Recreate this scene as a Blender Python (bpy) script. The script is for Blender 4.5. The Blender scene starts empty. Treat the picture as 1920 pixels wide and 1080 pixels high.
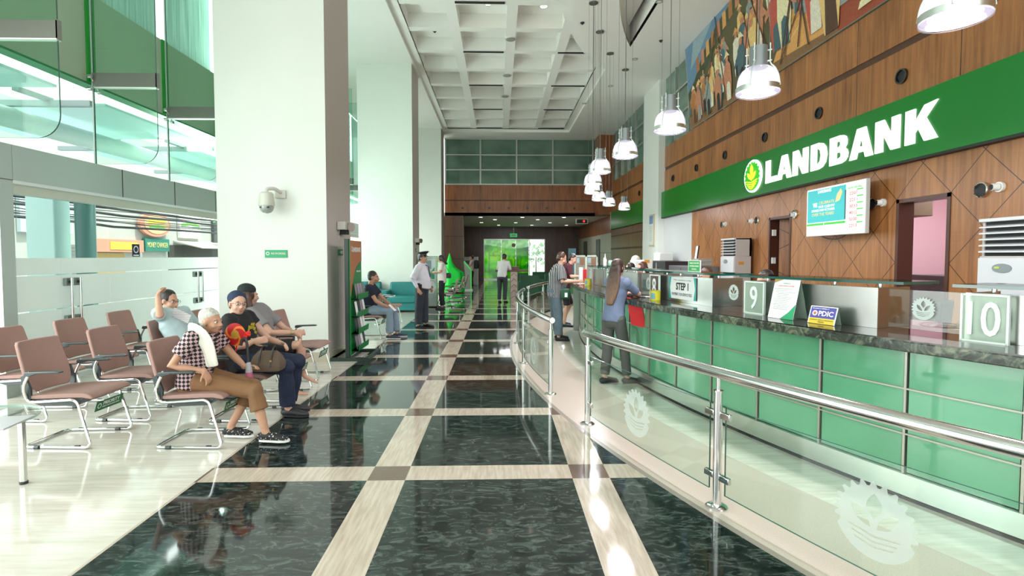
import bpy, bmesh, math, random
from mathutils import Vector, Matrix, noise
V = Vector
PI = math.pi
R = math.radians
scn = bpy.context.scene
COL = scn.collection

# ------------------------------------------------------------------ camera
cam_d = bpy.data.cameras.new('camera'); cam = bpy.data.objects.new('camera', cam_d); COL.objects.link(cam)
cam.location = (0, 0, 1.6)
cam.rotation_euler = (R(90) - math.atan(40/975), 0, -math.atan(25/975))
cam_d.sensor_width = 36; cam_d.lens = 975/1920*36; cam_d.shift_y = -20/1920
cam_d.clip_start = .05; cam_d.clip_end = 300
scn.camera = cam
# ------------------------------------------------------------------ world, exposure
scn.view_settings.view_transform = 'Standard'; scn.view_settings.look = 'None'
scn.view_settings.gamma = 1; scn.view_settings.use_curve_mapping = False
scn.view_settings.exposure = 0.2
w = bpy.data.worlds.new('daylight'); scn.world = w; w.use_nodes = True
bg = w.node_tree.nodes['Background']; bg.inputs[0].default_value = (.93, 1.0, .965, 1); bg.inputs[1].default_value = 2.3
cy = scn.cycles
cy.max_bounces = 10; cy.diffuse_bounces = 5; cy.glossy_bounces = 4; cy.transparent_max_bounces = 24; cy.transmission_bounces = 4
cy.caustics_reflective = False; cy.caustics_refractive = False; cy.sample_clamp_indirect = 6
cy.use_denoising = True

def area(name, loc, size, power, rot=(0, 0, 0), color=(1, 1, 1), shape='DISK', sy=None):
    l = bpy.data.lights.new(name, 'AREA'); l.shape = shape; l.size = size
    if sy: l.shape = 'RECTANGLE'; l.size_y = sy
    l.energy = power; l.color = color
    o = bpy.data.objects.new(name, l); COL.objects.link(o); o.location = loc; o.rotation_euler = rot
    return o

sun_d = bpy.data.lights.new('sun', 'SUN'); sun_d.energy = 5; sun_d.angle = R(3); sun_d.color = (1, .97, .9)
sun = bpy.data.objects.new('sun', sun_d); COL.objects.link(sun); sun.rotation_euler = (0, R(24), 0)     # high sun over the street side
# added fill lamps outdoors behind the left glass and blinds, brightening the deep hall
for ya_, yb_ in ((-1, 6), (9.8, 15.6), (17.2, 23.4)):
    area('window_fill', (-6.9, (ya_+yb_)/2, 2.1), yb_-ya_, 420, (0, R(-90), 0), (.95, 1, .97), sy=3.9)
area('blind_fill', (-6.6, 12, 6.3), 25, 1900, (0, R(-90), 0), (.95, 1, .97), sy=1.7)
# ------------------------------------------------------------------ node helper
class G:
    def __init__(s, name):
        s.m = bpy.data.materials.new(name); s.m.use_nodes = True
        s.t = s.m.node_tree; s.n = s.t.nodes; s.l = s.t.links; s.n.clear()
        s.out = s.n.new('ShaderNodeOutputMaterial')
    def node(s, kind, **kw):
        nd = s.n.new(kind)
        for k, v in kw.items(): setattr(nd, k, v)
        return nd
    def put(s, sock, v):
        if isinstance(v, bpy.types.NodeSocket): s.l.new(v, sock)
        elif v is not None:
            if hasattr(sock, 'default_value'):
                if sock.type == 'RGBA' and len(v) == 3: v = (*v, 1)
                sock.default_value = v
    def mt(s, op, a, b=None, c=None):
        nd = s.node('ShaderNodeMath', operation=op)
        for i, v in enumerate((a, b, c)):
            if v is not None: s.put(nd.inputs[i], v)
        return nd.outputs[0]
    def obj(s): return s.node('ShaderNodeTexCoord').outputs['Object']
    def xyz(s):
        nd = s.node('ShaderNodeSeparateXYZ'); s.l.new(s.obj(), nd.inputs[0]); return nd.outputs
    def mapped(s, scale, rot=(0, 0, 0)):
        nd = s.node('ShaderNodeMapping'); s.l.new(s.obj(), nd.inputs[0]); nd.inputs['Scale'].default_value = scale; nd.inputs['Rotation'].default_value = rot
        return nd.outputs[0]
    def noise(s, vec, scale, detail=4, rough=.55, dist=0):
        nd = s.node('ShaderNodeTexNoise'); s.put(nd.inputs['Vector'], vec); nd.inputs['Scale'].default_value = scale
        nd.inputs['Detail'].default_value = detail; nd.inputs['Roughness'].default_value = rough; nd.inputs['Distortion'].default_value = dist
        return nd.outputs['Fac']
    def ramp(s, fac, stops):
        nd = s.node('ShaderNodeValToRGB'); s.put(nd.inputs[0], fac); cr = nd.color_ramp
        while len(cr.elements) < len(stops): cr.elements.new(.5)
        for e, (p, c) in zip(cr.elements, stops): e.position = p; e.color = (*c, 1)
        return nd.outputs[0]
    def mix(s, fac, a, b):
        nd = s.node('ShaderNodeMix', data_type='RGBA'); s.put(nd.inputs[0], fac); s.put(nd.inputs[6], a); s.put(nd.inputs[7], b); return nd.outputs[2]
    def mixs(s, fac, a, b):
        nd = s.node('ShaderNodeMixShader'); s.put(nd.inputs[0], fac); s.l.new(a, nd.inputs[1]); s.l.new(b, nd.inputs[2]); return nd.outputs[0]
    def bump(s, h, strength=.2, dist=.01):
        nd = s.node('ShaderNodeBump'); s.put(nd.inputs['Height'], h); nd.inputs['Strength'].default_value = strength; nd.inputs['Distance'].default_value = dist
        return nd.outputs[0]
    def bsdf(s, col, rough=.5, metal=0, normal=None, spec=.5, **kw):
        nd = s.node('ShaderNodeBsdfPrincipled'); s.put(nd.inputs['Base Color'], col); s.put(nd.inputs['Roughness'], rough); s.put(nd.inputs['Metallic'], metal)
        nd.inputs['Specular IOR Level'].default_value = spec
        if normal is not None: s.l.new(normal, nd.inputs['Normal'])
        for k, v in kw.items(): s.put(nd.inputs[k], v)
        return nd.outputs[0]
    def done(s, sh): s.l.new(sh, s.out.inputs[0]); return s.m

def srgb(r, g, b):
    f = lambda c: ((c/255 + .055)/1.055)**2.4 if c > 10 else c/255/12.92
    return (f(r), f(g), f(b))
MATS = {}
def M(name, col=None, rough=.5, metal=0, nz=0, nscale=30, bump=0, spec=.5, emit=0, **kw):
    """plain material; nz varies the colour with a fine noise, bump roughens the surface"""
    if name in MATS: return MATS[name]
    g = G(name); c = col; nrm = None
    if nz or bump:
        f = g.noise(g.obj(), nscale)
        if nz: c = g.mix(f, tuple(v*(1 - nz) for v in col), tuple(min(1, v*(1 + nz)) for v in col))
        if bump: nrm = g.bump(f, bump)
    if emit: kw['Emission Color'] = (*col, 1); kw['Emission Strength'] = emit
    MATS[name] = g.done(g.bsdf(c, rough, metal, nrm, spec, **kw)); return MATS[name]

def glassmat(name, tint, refl=1.0, rough=.01, base=.04):
    g = G(name)
    tr = g.node('ShaderNodeBsdfTransparent'); tr.inputs[0].default_value = (*tint, 1)
    gl = g.node('ShaderNodeBsdfGlossy'); gl.inputs['Roughness'].default_value = rough
    lw = g.node('ShaderNodeLayerWeight'); lw.inputs[0].default_value = .5
    f = g.mt('ADD', g.mt('MULTIPLY', g.mt('POWER', lw.outputs['Facing'], 3.5), .55*refl), base)
    MATS[name] = g.done(g.mixs(f, tr.outputs[0], gl.outputs[0])); return MATS[name]

def woodmat(name, dark, light, axis='z', diamond=False, seams=True, gloss=.32, freq=1.0):
    g = G(name)
    sc = (22*freq, 22*freq, 1.1*freq) if axis == 'z' else ((1.1, 22, 22) if axis == 'x' else (22, 1.1, 22))
    f = g.noise(g.mapped(sc), 1.0, 5, .6, .4)
    f2 = g.noise(g.mapped((sc[0]*.18, sc[1]*.18, sc[2]*.6)), 1.0, 2)
    fr = g.noise(g.mapped((1.2, 1.2, 60)), 1.0, 3)
    ff = g.mt('ADD', g.mt('MULTIPLY', f, .6), g.mt('ADD', g.mt('MULTIPLY', f2, .42), g.mt('MULTIPLY', fr, .06)))
    c = g.ramp(ff, [(.33, dark), (.52, tuple((a + b)/2 for a, b in zip(dark, light))), (.72, light)])
    x, y, z = g.xyz()
    groove = None
    def line(v, per, wd):      # 1 on a thin groove line every per metres
        return g.mt('LESS_THAN', g.mt('WRAP', v, per, 0.0), wd)
    if diamond:
        a = line(g.mt('ADD', g.mt('ADD', y, z), -9.31 + .85*20), .85, .014)
        b = line(g.mt('ADD', g.mt('SUBTRACT', y, z), -4.59 + .85*20), .85, .014)
        groove = g.mt('MAXIMUM', a, b)
    elif seams:
        groove = line(g.mt('ADD', y, -6.03 + 1.78*10), 1.78, .012)
    if groove is not None:
        c = g.mix(groove, c, tuple(v*.18 for v in dark))
    MATS[name] = g.done(g.bsdf(c, gloss, normal=g.bump(f, .08))); return MATS[name]

# ------------------------------------------------------------------ mesh builder
class MB:
    def __init__(s): s.bm = bmesh.new(); s.mi = 0
    def _t(s, vs, fs):
        bv = [s.bm.verts.new(v) for v in vs]
        out = []
        for f in fs:
            try:
                fc = s.bm.faces.new([bv[i] for i in f]); fc.material_index = s.mi; out.append(fc)
            except ValueError: pass
        return bv
    def box(s, a, b):
        x0, x1 = sorted((a[0], b[0])); y0, y1 = sorted((a[1], b[1])); z0, z1 = sorted((a[2], b[2]))
        s._t([(x0,y0,z0),(x1,y0,z0),(x1,y1,z0),(x0,y1,z0),(x0,y0,z1),(x1,y0,z1),(x1,y1,z1),(x0,y1,z1)],
             [(0,3,2,1),(4,5,6,7),(0,1,5,4),(1,2,6,5),(2,3,7,6),(3,0,4,7)]); return s
    def obox(s, c, ax, ay, az):
        """box from its centre and three half-axis vectors"""
        c, ax, ay, az = V(c), V(ax), V(ay), V(az)
        vs = [c + sx*ax + sy*ay + sz*az for sz in (-1, 1) for sx, sy in ((-1,-1),(1,-1),(1,1),(-1,1))]
        s._t(vs, [(0,3,2,1),(4,5,6,7),(0,1,5,4),(1,2,6,5),(2,3,7,6),(3,0,4,7)]); return s
    def prism(s, poly, d, o=(0,0,0), u=(1,0,0), v=(0,1,0)):
        """extrude a 2-D polygon by vector d; u,v span its plane at o"""
        o, u, v, d = V(o), V(u), V(v), V(d); n = len(poly)
        a = [o + u*p[0] + v*p[1] for p in poly]
        s._t(a + [p + d for p in a], [tuple(range(n))[::-1], tuple(range(n, 2*n))] + [(i, (i+1) % n, n + (i+1) % n, n + i) for i in range(n)]); return s
    def rings(s, rings, cap=True, closed=False):
        n = len(rings[0]); vs = [p for r in rings for p in r]; fs = []
        m = len(rings)
        for i in range(m if closed else m - 1):
            j = (i + 1) % m
            for k in range(n):
                fs.append((i*n + k, i*n + (k+1) % n, j*n + (k+1) % n, j*n + k))
        if cap and not closed: fs += [tuple(range(n))[::-1], tuple(range((m-1)*n, m*n))]
        s._t(vs, fs); return s
    def loft(s, pts, rad, side=None, seg=12, round_=True, sq=1.0):
        """tube through pts; rad is r or (a, b) per point, a along side"""
        pts = [V(p) for p in pts]; n = len(pts)
        if not isinstance(rad, (list, tuple)): rad = [rad]*n
        rad = [(r, r) if not isinstance(r, (tuple, list)) else r for r in rad]
        if side is not None:
            side = V(side)
        T = []
        for i in range(n):
            t = (pts[min(i+1, n-1)] - pts[max(i-1, 0)])
            T.append(t.normalized() if t.length > 1e-9 else V((0, 0, 1)))
        if side is None:
            side = T[0].cross(V((0, 0, 1)))
            if side.length < .1: side = V((1, 0, 0))
        rings = []; u = side
        def ring(c, t, a, b, u):
            v = t.cross(u).normalized()
            r = []
            for k in range(seg):
                an = 2*PI*k/seg; cx, cy_ = math.cos(an), math.sin(an)
                if sq != 1: cx = math.copysign(abs(cx)**sq, cx); cy_ = math.copysign(abs(cy_)**sq, cy_)
                r.append(c + u*cx*a + v*cy_*b)
            return r
        for i in range(n):
            t = T[i]; u = (u - t*u.dot(t)); u = u.normalized() if u.length > 1e-6 else V((1, 0, 0))
            a, b = rad[i]
            if round_ and i == 0:
                for q in (75, 45, 20):
                    rings.append(ring(pts[0] - t*min(a, b)*math.sin(R(q)), t, a*math.cos(R(q)), b*math.cos(R(q)), u))
            rings.append(ring(pts[i], t, a, b, u))
            if round_ and i == n-1:
                for q in (20, 45, 75):
                    rings.append(ring(pts[-1] + t*min(a, b)*math.sin(R(q)), t, a*math.cos(R(q)), b*math.cos(R(q)), u))
        return s.rings(rings)
    def tube(s, pts, r, seg=10, fillet=0, closed=False):
        pts = fil(pts, fillet, closed) if fillet else [V(p) for p in pts]
        n = len(pts); rings = []; u = None
        for i in range(n):
            if closed: t = (pts[(i+1) % n] - pts[i-1]).normalized()
            else: t = (pts[min(i+1, n-1)] - pts[max(i-1, 0)]).normalized()
            if u is None:
                u = t.cross(V((0, 0, 1)))
                if u.length < .1: u = t.cross(V((1, 0, 0)))
            u = (u - t*u.dot(t)).normalized(); v = t.cross(u)
            rings.append([pts[i] + (u*math.cos(2*PI*k/seg) + v*math.sin(2*PI*k/seg))*r for k in range(seg)])
        return s.rings(rings, closed=closed)
    def cyl(s, a, b, r, r2=None, seg=20):
        a, b = V(a), V(b); t = (b - a).normalized(); u = t.cross(V((0, 0, 1)))
        if u.length < .1: u = V((1, 0, 0))
        u.normalize(); v = t.cross(u); r2 = r if r2 is None else r2
        return s.rings([[c + (u*math.cos(2*PI*k/seg) + v*math.sin(2*PI*k/seg))*q for k in range(seg)] for c, q in ((a, r), (b, r2))])
    def lathe(s, prof, c=(0,0,0), seg=32, cap=False):
        c = V(c)
        return s.rings([[c + V((r*math.cos(2*PI*k/seg), r*math.sin(2*PI*k/seg), z)) for k in range(seg)] for r, z in prof], cap=cap)
    def ell(s, c, r, f=(1,0,0), u=(0,0,1), seg=16, ring=10):
        """ellipsoid; r = (forward, left, up) radii"""
        c, f, u = V(c), V(f).normalized(), V(u); u = (u - f*u.dot(f)).normalized(); l = u.cross(f)
        rs = []
        for i in range(ring + 1):
            th = PI*i/ring if 0 < i < ring else (.02 if i == 0 else PI - .02)
            z = math.cos(th); q = math.sin(th)
            rs.append([c + u*z*r[2] + f*math.cos(2*PI*k/seg)*q*r[0] + l*math.sin(2*PI*k/seg)*q*r[1] for k in range(seg)])
        return s.rings(rs[::-1])
    def quad(s, *p): s._t([V(q) for q in p], [tuple(range(len(p)))]); return s
    def build(s, name, mats, parent=None, bevel=0, world=True, smooth=35, loc=None, remesh=0, sm=0, disp=0, solid=0, sub=0):
        off = V((0, 0, 0)); p = parent
        if world:
            while p is not None: off += p.location; p = p.parent
            if loc is not None and parent is None: off = V(loc)
        if off.length:
            for v in s.bm.verts: v.co -= off
        bmesh.ops.recalc_face_normals(s.bm, faces=s.bm.faces)
        if smooth:
            lim = R(smooth)
            for f in s.bm.faces: f.smooth = True
            for e in s.bm.edges:
                if len(e.link_faces) == 2:
                    if e.calc_face_angle(0) > lim: e.smooth = False
        me = bpy.data.meshes.new(name); s.bm.to_mesh(me); s.bm.free()
        for m in (mats if isinstance(mats, (list, tuple)) else [mats]): me.materials.append(m)
        o = bpy.data.objects.new(name, me); COL.objects.link(o)
        if parent is not None: o.parent = parent
        elif loc is not None: o.location = loc
        if remesh:
            d = o.modifiers.new('shape', 'REMESH'); d.mode = 'VOXEL'; d.voxel_size = remesh; d.use_smooth_shade = True
            if sm: q = o.modifiers.new('smooth', 'SMOOTH'); q.iterations = sm; q.factor = .5
        if bevel: d = o.modifiers.new('bevel', 'BEVEL'); d.width = bevel; d.segments = 2; d.limit_method = 'ANGLE'; d.angle_limit = R(40)
        if sub: d = o.modifiers.new('sub', 'SUBSURF'); d.levels = sub; d.render_levels = sub
        if solid: d = o.modifiers.new('thick', 'SOLIDIFY'); d.thickness = solid
        if disp:
            tx = bpy.data.textures.new('folds', 'CLOUDS'); tx.noise_scale = .09; tx.noise_depth = 1
            d = o.modifiers.new('folds', 'DISPLACE'); d.texture = tx; d.strength = disp; d.mid_level = .5; d.texture_coords = 'LOCAL'
        return o

def fil(pts, r, closed=False):
    """round the corners of a path"""
    pts = [V(p) for p in pts]; n = len(pts); out = []
    for i, p in enumerate(pts):
        if not closed and i in (0, n-1): out.append(p); continue
        a = pts[i-1]; b = pts[(i+1) % n]; d1 = (a - p); d2 = (b - p)
        k = min(r, d1.length*.48, d2.length*.48); d1.normalize(); d2.normalize()
        if d1.dot(d2) < -.985: out.append(p); continue
        for q in range(7):
            t = q/6; out.append((p + d1*k)*(1-t)**2 + p*2*t*(1-t) + (p + d2*k)*t*t)
    return out

def thing(name, label, cat, loc=(0,0,0), rz=0, group=None):
    o = bpy.data.objects.new(name, None); COL.objects.link(o); o.location = loc; o.rotation_euler = (0, 0, rz); o.empty_display_size = .1
    o['label'] = label; o['category'] = cat
    if group: o['group'] = group
    return o
def tag(o, label, cat, group=None, kind=None):
    if label: o['label'] = label
    if cat: o['category'] = cat
    if group: o['group'] = group
    if kind: o['kind'] = kind
    return o
def struct(o): o['kind'] = 'structure'; return o
def dup(o, parent=None, loc=None, rz=None, label=None):
    c = o.copy(); COL.objects.link(c)
    if parent is not None: c.parent = parent
    for ch in [k for k in bpy.data.objects if k.parent == o]: dup(ch, c)
    if loc is not None: c.location = loc
    if rz is not None: c.rotation_euler = (0, 0, rz)
    if label: c['label'] = label
    return c

def plan(polys, z, th, name, m):
    """flat plate with holes from closed outlines, z..z+th (2-D filled curve turned into a mesh)"""
    cu = bpy.data.curves.new(name, 'CURVE'); cu.dimensions = '2D'; cu.fill_mode = 'BOTH'; cu.extrude = th/2
    for p in polys:
        sp = cu.splines.new('POLY'); sp.points.add(len(p)-1); sp.use_cyclic_u = True
        for q, a in zip(sp.points, p): q.co = (a[0], a[1], 0, 1)
    t = bpy.data.objects.new('tmp', cu); me = bpy.data.meshes.new_from_object(t)
    bpy.data.objects.remove(t); bpy.data.curves.remove(cu)
    me.name = name; me.materials.clear(); me.materials.append(m)
    me.transform(Matrix.Translation((0, 0, z + th/2)))
    o = bpy.data.objects.new(name, me); COL.objects.link(o)
    return o

def text(s, name, m, parent, o, u, v, w=None, h=None, ext=.002, bold=0.0, align='CENTER'):
    """lettering in the plane (u right, v up) at world point o (box centre, or left end when align LEFT), fitted to w x h"""
    cu = bpy.data.curves.new(name, 'FONT'); cu.body = s; cu.size = 1; cu.extrude = .5; cu.offset = bold; cu.resolution_u = 3; cu.align_x = 'LEFT'
    cu.space_line = .95
    t = bpy.data.objects.new('tmp', cu); me = bpy.data.meshes.new_from_object(t); bpy.data.objects.remove(t); bpy.data.curves.remove(cu)
    xs = [q.co.x for q in me.vertices]; ys = [q.co.y for q in me.vertices]
    x0, x1, y0, y1 = min(xs), max(xs), min(ys), max(ys)
    sy = h/(y1-y0) if h else None; sx = w/(x1-x0) if w else sy
    if sy is None: sy = sx
    u, v, o = V(u).normalized(), V(v).normalized(), V(o); n = u.cross(v)
    cx = (x0 + x1)/2 if align == 'CENTER' else x0; cyy = (y0 + y1)/2
    off = V((0,0,0)); p = parent
    while p is not None: off += p.location; p = p.parent
    for q in me.vertices:
        q.co = o + u*(q.co.x - cx)*sx + v*(q.co.y - cyy)*sy + n*(q.co.z*ext + ext/2) - off
    me.name = name; me.materials.clear(); me.materials.append(m)
    ob = bpy.data.objects.new(name, me); COL.objects.link(ob)
    if parent is not None: ob.parent = parent
    return ob
# the curved counter, the railing and the ceiling band share one centre
CX, CY = 15.57, 8.8
def arc(r, y): return CX - math.sqrt(r*r - (y - CY)**2)
def pol(r, a): return V((CX - r*math.cos(a), CY - r*math.sin(a), 0))      # a > 0 is towards the camera
def ang(r, y): return math.asin((CY - y)/r)
def arcpts(r, a0, a1, n, z=0): return [pol(r, a0 + (a1-a0)*i/n) + V((0, 0, z)) for i in range(n+1)]
def sector(mb, r0, r1, a0, a1, z0, z1, n=12):
    """curved block between two radii"""
    rings = []
    for i in range(n+1):
        a = a0 + (a1-a0)*i/n; p, q = pol(r0, a), pol(r1, a)
        rings.append([p + V((0,0,z0)), q + V((0,0,z0)), q + V((0,0,z1)), p + V((0,0,z1))])
    mb.rings(rings); return mb
# ------------------------------------------------------------------ materials
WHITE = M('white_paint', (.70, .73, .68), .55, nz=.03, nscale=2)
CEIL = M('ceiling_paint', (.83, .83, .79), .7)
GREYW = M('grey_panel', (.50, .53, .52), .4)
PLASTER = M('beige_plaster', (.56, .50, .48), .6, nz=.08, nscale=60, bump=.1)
ALU = M('aluminium_cladding', (.40, .47, .45), .38, metal=.25)
LALU = M('pale_cladding', (.66, .72, .73), .4)
STEEL = M('polished_steel', (.72, .72, .71), .13, metal=1)
BRUSH = M('brushed_steel', (.74, .75, .72), .3, metal=1, nz=.06, nscale=8)
CHROME = M('chrome', (.80, .81, .80), .1, metal=1)
BLACKP = M('black_plastic', (.025, .028, .03), .4)
DARK = M('dark_void', (.012, .012, .012), .6)
GREENSIGN = M('sign_green', (.0, .17, .012), .28)
GREEN2 = M('tag_green', (.006, .13, .04), .4)
LETTER = M('lit_letter_white', (1, 1, .97), .5, emit=1.1)
WHITEP = M('white_plastic', (.78, .79, .77), .35)
PAPER = M('paper_white', (.82, .83, .82), .7)
OFFW = M('offwhite_metal', (.62, .60, .55), .4)
WOOD = woodmat('veneer_wood', (.13, .044, .013), (.43, .18, .058))
WOODD = woodmat('veneer_diamond', (.17, .060, .018), (.46, .20, .07), diamond=True)
WOODK = woodmat('veneer_dark', (.028, .009, .005), (.125, .045, .018), gloss=.3)
WOODF = woodmat('veneer_red', (.11, .028, .008), (.40, .13, .035), seams=False)
WOODG = M('wood_groove', (.07, .028, .012), .5)
GLASS = glassmat('clear_glass', (.93, .98, .96))
GLASSR = glassmat('rail_glass', (.90, .965, .93), base=.05)
GEDGE = M('glass_edge', (.0, .075, .055), .1, spec=.8)
GEDGEL = M('glass_edge_pale', (.35, .62, .52), .1, spec=.8)
def floor_mat():
    g = G('stone_floor'); x, y, z = g.xyz()
    dx = g.mt('SUBTRACT', x, CX); dy = g.mt('SUBTRACT', y, CY)
    r = g.mt('SQRT', g.mt('ADD', g.mt('MULTIPLY', dx, dx), g.mt('MULTIPLY', dy, dy)))
    dark_x = g.mt('GREATER_THAN', g.mt('WRAP', g.mt('ADD', x, -.53 + 14.7), 1.47, 0), .27)
    dark_y = g.mt('GREATER_THAN', g.mt('WRAP', g.mt('ADD', y, -3.67 + 15), 1.5, 0), .25)
    zone = g.mt('MULTIPLY', g.mt('GREATER_THAN', x, -2.16), g.mt('GREATER_THAN', r, 15.38))
    dark = g.mt('MULTIPLY', g.mt('MULTIPLY', dark_x, dark_y), zone)
    brown = g.mt('MULTIPLY', g.mt('MULTIPLY', g.mt('SUBTRACT', 1, dark_x), g.mt('SUBTRACT', 1, dark_y)), zone)
    band = g.mt('MULTIPLY', g.mt('LESS_THAN', r, 15.38), g.mt('GREATER_THAN', r, 14.53))
    kerb = g.mt('MULTIPLY', g.mt('LESS_THAN', r, 15.38), g.mt('GREATER_THAN', r, 15.335))
    # travertine: long straight veins running across the room
    n1 = g.noise(g.mapped((1.0, 9.0, 1), (0, 0, R(-20))), 1.2, 5, .6, .3)
    n2 = g.noise(g.mapped((2.5, 26.0, 1), (0, 0, R(-20))), 1.4, 3, .5, .2)
    tv = g.ramp(g.mt('ADD', g.mt('MULTIPLY', n1, .65), g.mt('MULTIPLY', n2, .35)), [(.36, (.56, .52, .43)), (.5, (.64, .61, .53)), (.64, (.71, .69, .62))])
    sp = g.noise(g.obj(), 160, 2)
    st = g.ramp(g.noise(g.mapped((30, 3, 1)), 1.4, 4), [(.35, (.44, .37, .29)), (.65, (.56, .49, .40))])      # cross strips
    pk = g.mix(sp, (.44, .36, .29), (.68, .60, .52))
    br = g.mix(g.noise(g.obj(), 110, 2, .8), (.06, .035, .025), (.24, .16, .12))
    dn = g.noise(g.mapped((1, 2.4, 1), (0, 0, R(35))), 7, 7, .72, 1.6)
    dk = g.ramp(dn, [(.38, (.004, .006, .006)), (.50, (.016, .024, .022)), (.60, (.055, .075, .066)), (.72, (.13, .16, .14))])
    c = g.mix(zone, tv, st); c = g.mix(dark, c, dk); c = g.mix(brown, c, br); c = g.mix(band, c, pk)
    c = g.mix(kerb, c, (.30, .26, .22))
    rough = g.mt('ADD', g.mt('MULTIPLY', dark, -.03), g.mt('ADD', .085, g.mt('MULTIPLY', band, .12)))
    return g.done(g.bsdf(c, rough, spec=.62))
FLOOR = floor_mat()

# ------------------------------------------------------------------ setting: floor and street
struct(MB().box((-5.95, -6, -.2), (8.2, 36.2, 0)).build('floor', FLOOR))
struct(MB().box((-60, -40, -.35), (-5.95, 80, -.06)).build('street_ground', M('asphalt_pale', (.42, .44, .43), .8, nz=.1, nscale=3)))
struct(MB().box((-12, 36.2, -.35), (25, 80, -.06)).build('pavement_ground', M('asphalt_pale')))
# ------------------------------------------------------------------ ceiling with coffers and lens recess
ZC = 7.3
a1 = ang(14.3, 16.1); a0 = ang(14.3, 2.2)
x0c, x1c, y1c, y0c = -2.52, 3.25, 24.2, 2.2
P_out = [(x0c, y0c), (arc(14.3, y0c), y0c)] + [tuple(p[:2]) for p in arcpts(14.3, a0, a1, 28)[1:]] + [(x1c, y1c), (x0c, y1c)]
P_in = [(x0c+.22, y0c+.2), (arc(14.55, y0c+.2), y0c+.2)] + [tuple(p[:2]) for p in arcpts(14.55, ang(14.55, y0c+.2), ang(14.55, 15.6), 28)[1:]] + [(x1c-.25, 16.2), (x1c-.25, y1c-.2), (x0c+.22, y1c-.2)]
wa = math.asin(math.sqrt(13.2**2 - (CX-3.6)**2)/13.2)
P_w = [tuple(p[:2]) for p in arcpts(13.2, wa, -wa, 30)]
c_ = plan([[(-5.95, -1.5), (5.42, -1.5), (5.42, 25.5), (-5.95, 25.5)], P_out, P_w], ZC, .12, 'ceiling', CEIL); struct(c_)
struct(plan([P_out, P_in], ZC+.10, .06, 'ceiling_inner_frame', CEIL))
def rim(P, z0, z1, name, closed=True):
    m = MB(); n = len(P)
    for i in range(n if closed else n-1):
        a, b = P[i], P[(i+1) % n]; m.quad((a[0], a[1], z0), (b[0], b[1], z0), (b[0], b[1], z1), (a[0], a[1], z1))
    bmesh.ops.remove_doubles(m.bm, verts=m.bm.verts, dist=1e-4)
    return struct(m.build(name, CEIL))
rim(P_in, ZC+.1, ZC+.52, 'ceiling_coffer_rim'); rim(P_w, ZC, ZC+.72, 'ceiling_lens_rim')
m = MB()
for bx in (-1.12, .33, 1.77): m.box((bx-.13, y0c, ZC+.12), (bx+.13, y1c, ZC+.5))
for k in range(-8, 8):
    y = 13.66 + 1.45*k
    if y0c < y < y1c: m.box((x0c, y-.12, ZC+.123), (arc(14.3, y) + .3 if y < 16.1 else x1c, y+.12, ZC+.5))
struct(m.build('ceiling_coffer_beams', CEIL))
struct(MB().box((-2.7, 1.9, ZC+.48), (3.5, 24.5, ZC+.54)).build('ceiling_coffer_top', CEIL))
struct(MB().box((1.9, 2, ZC+.7), (3.9, 16, ZC+.76)).build('ceiling_lens_top', M('lens_grey', (.36, .36, .35), .6)))
# thin slots in the beams
for i, (x, y) in enumerate([(-.4, 12.2), (-.4, 15.1), (2.3, 15.1), (-.4, 18.0), (2.4, 18.0), (-.4, 20.9), (2.4, 20.9), (-.4, 23.9), (2.4, 23.9)]):
    tag(MB().box((x-.6, y-.035, ZC+.10), (x+.55, y+.035, ZC+.125)).build('air_slot', DARK, loc=(x, y, ZC+.1)), 'narrow black air slot in the coffered ceiling', 'air vent', 'air slots in the coffer beams')
# downlights in the coffers
WARM = M('warm_lamp', (1, .80, .62), .5, emit=7)
COOLL = M('cool_lamp', (1, .97, .95), .5, emit=10)
for n_, (x, y, lab) in enumerate([(-.26, 13.0, 'warm ceiling downlight in a coffer, nearest on the left'), (1.12, 13.1, 'warm ceiling downlight in a coffer, nearest on the right'), (-.32, 17.3, 'warm ceiling downlight in a coffer, farther one on the left'), (1.08, 17.3, 'warm ceiling downlight in a coffer, farther one on the right')]):
    t = thing('ceiling_downlight', lab, 'light', (x, y, ZC+.48), group='warm downlights in the coffers')
    MB().lathe([(.085, .0), (.13, 0), (.13, -.02), (.085, -.02)], (x, y, ZC+.48)).build('trim_ring', WHITEP, t)
    MB().cyl((x, y, ZC+.465), (x, y, ZC+.479), .083).build('lamp', WARM, t)
    l_ = bpy.data.lights.new('downlight_spot', 'SPOT'); l_.energy = 60; l_.spot_size = R(60); l_.spot_blend = .6; l_.color = (1, .85, .7); o_ = bpy.data.objects.new('downlight_spot', l_); COL.objects.link(o_); o_.location = (x, y, ZC+.45)
for x, y, lab in [(.33, 14.2, 'nearest'), (.28, 17.0, 'middle'), (.24, 19.2, 'farthest')]:
    t = thing('ceiling_speaker', 'round grey speaker grille on the coffered ceiling, %s of the three' % lab, 'speaker', (x, y, ZC+.12), group='round speaker grilles on the ceiling')
    MB().lathe([(.0, -.03), (.11, -.03), (.13, -.01), (.13, 0.005)], (x, y, ZC+.12)).build('grille', M('grille_grey', (.30, .29, .27), .6), t)
    MB().lathe([(.13, .0), (.15, 0), (.15, -.015), (.13, -.015)], (x, y, ZC+.12)).build('ring', OFFW, t)
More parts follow.
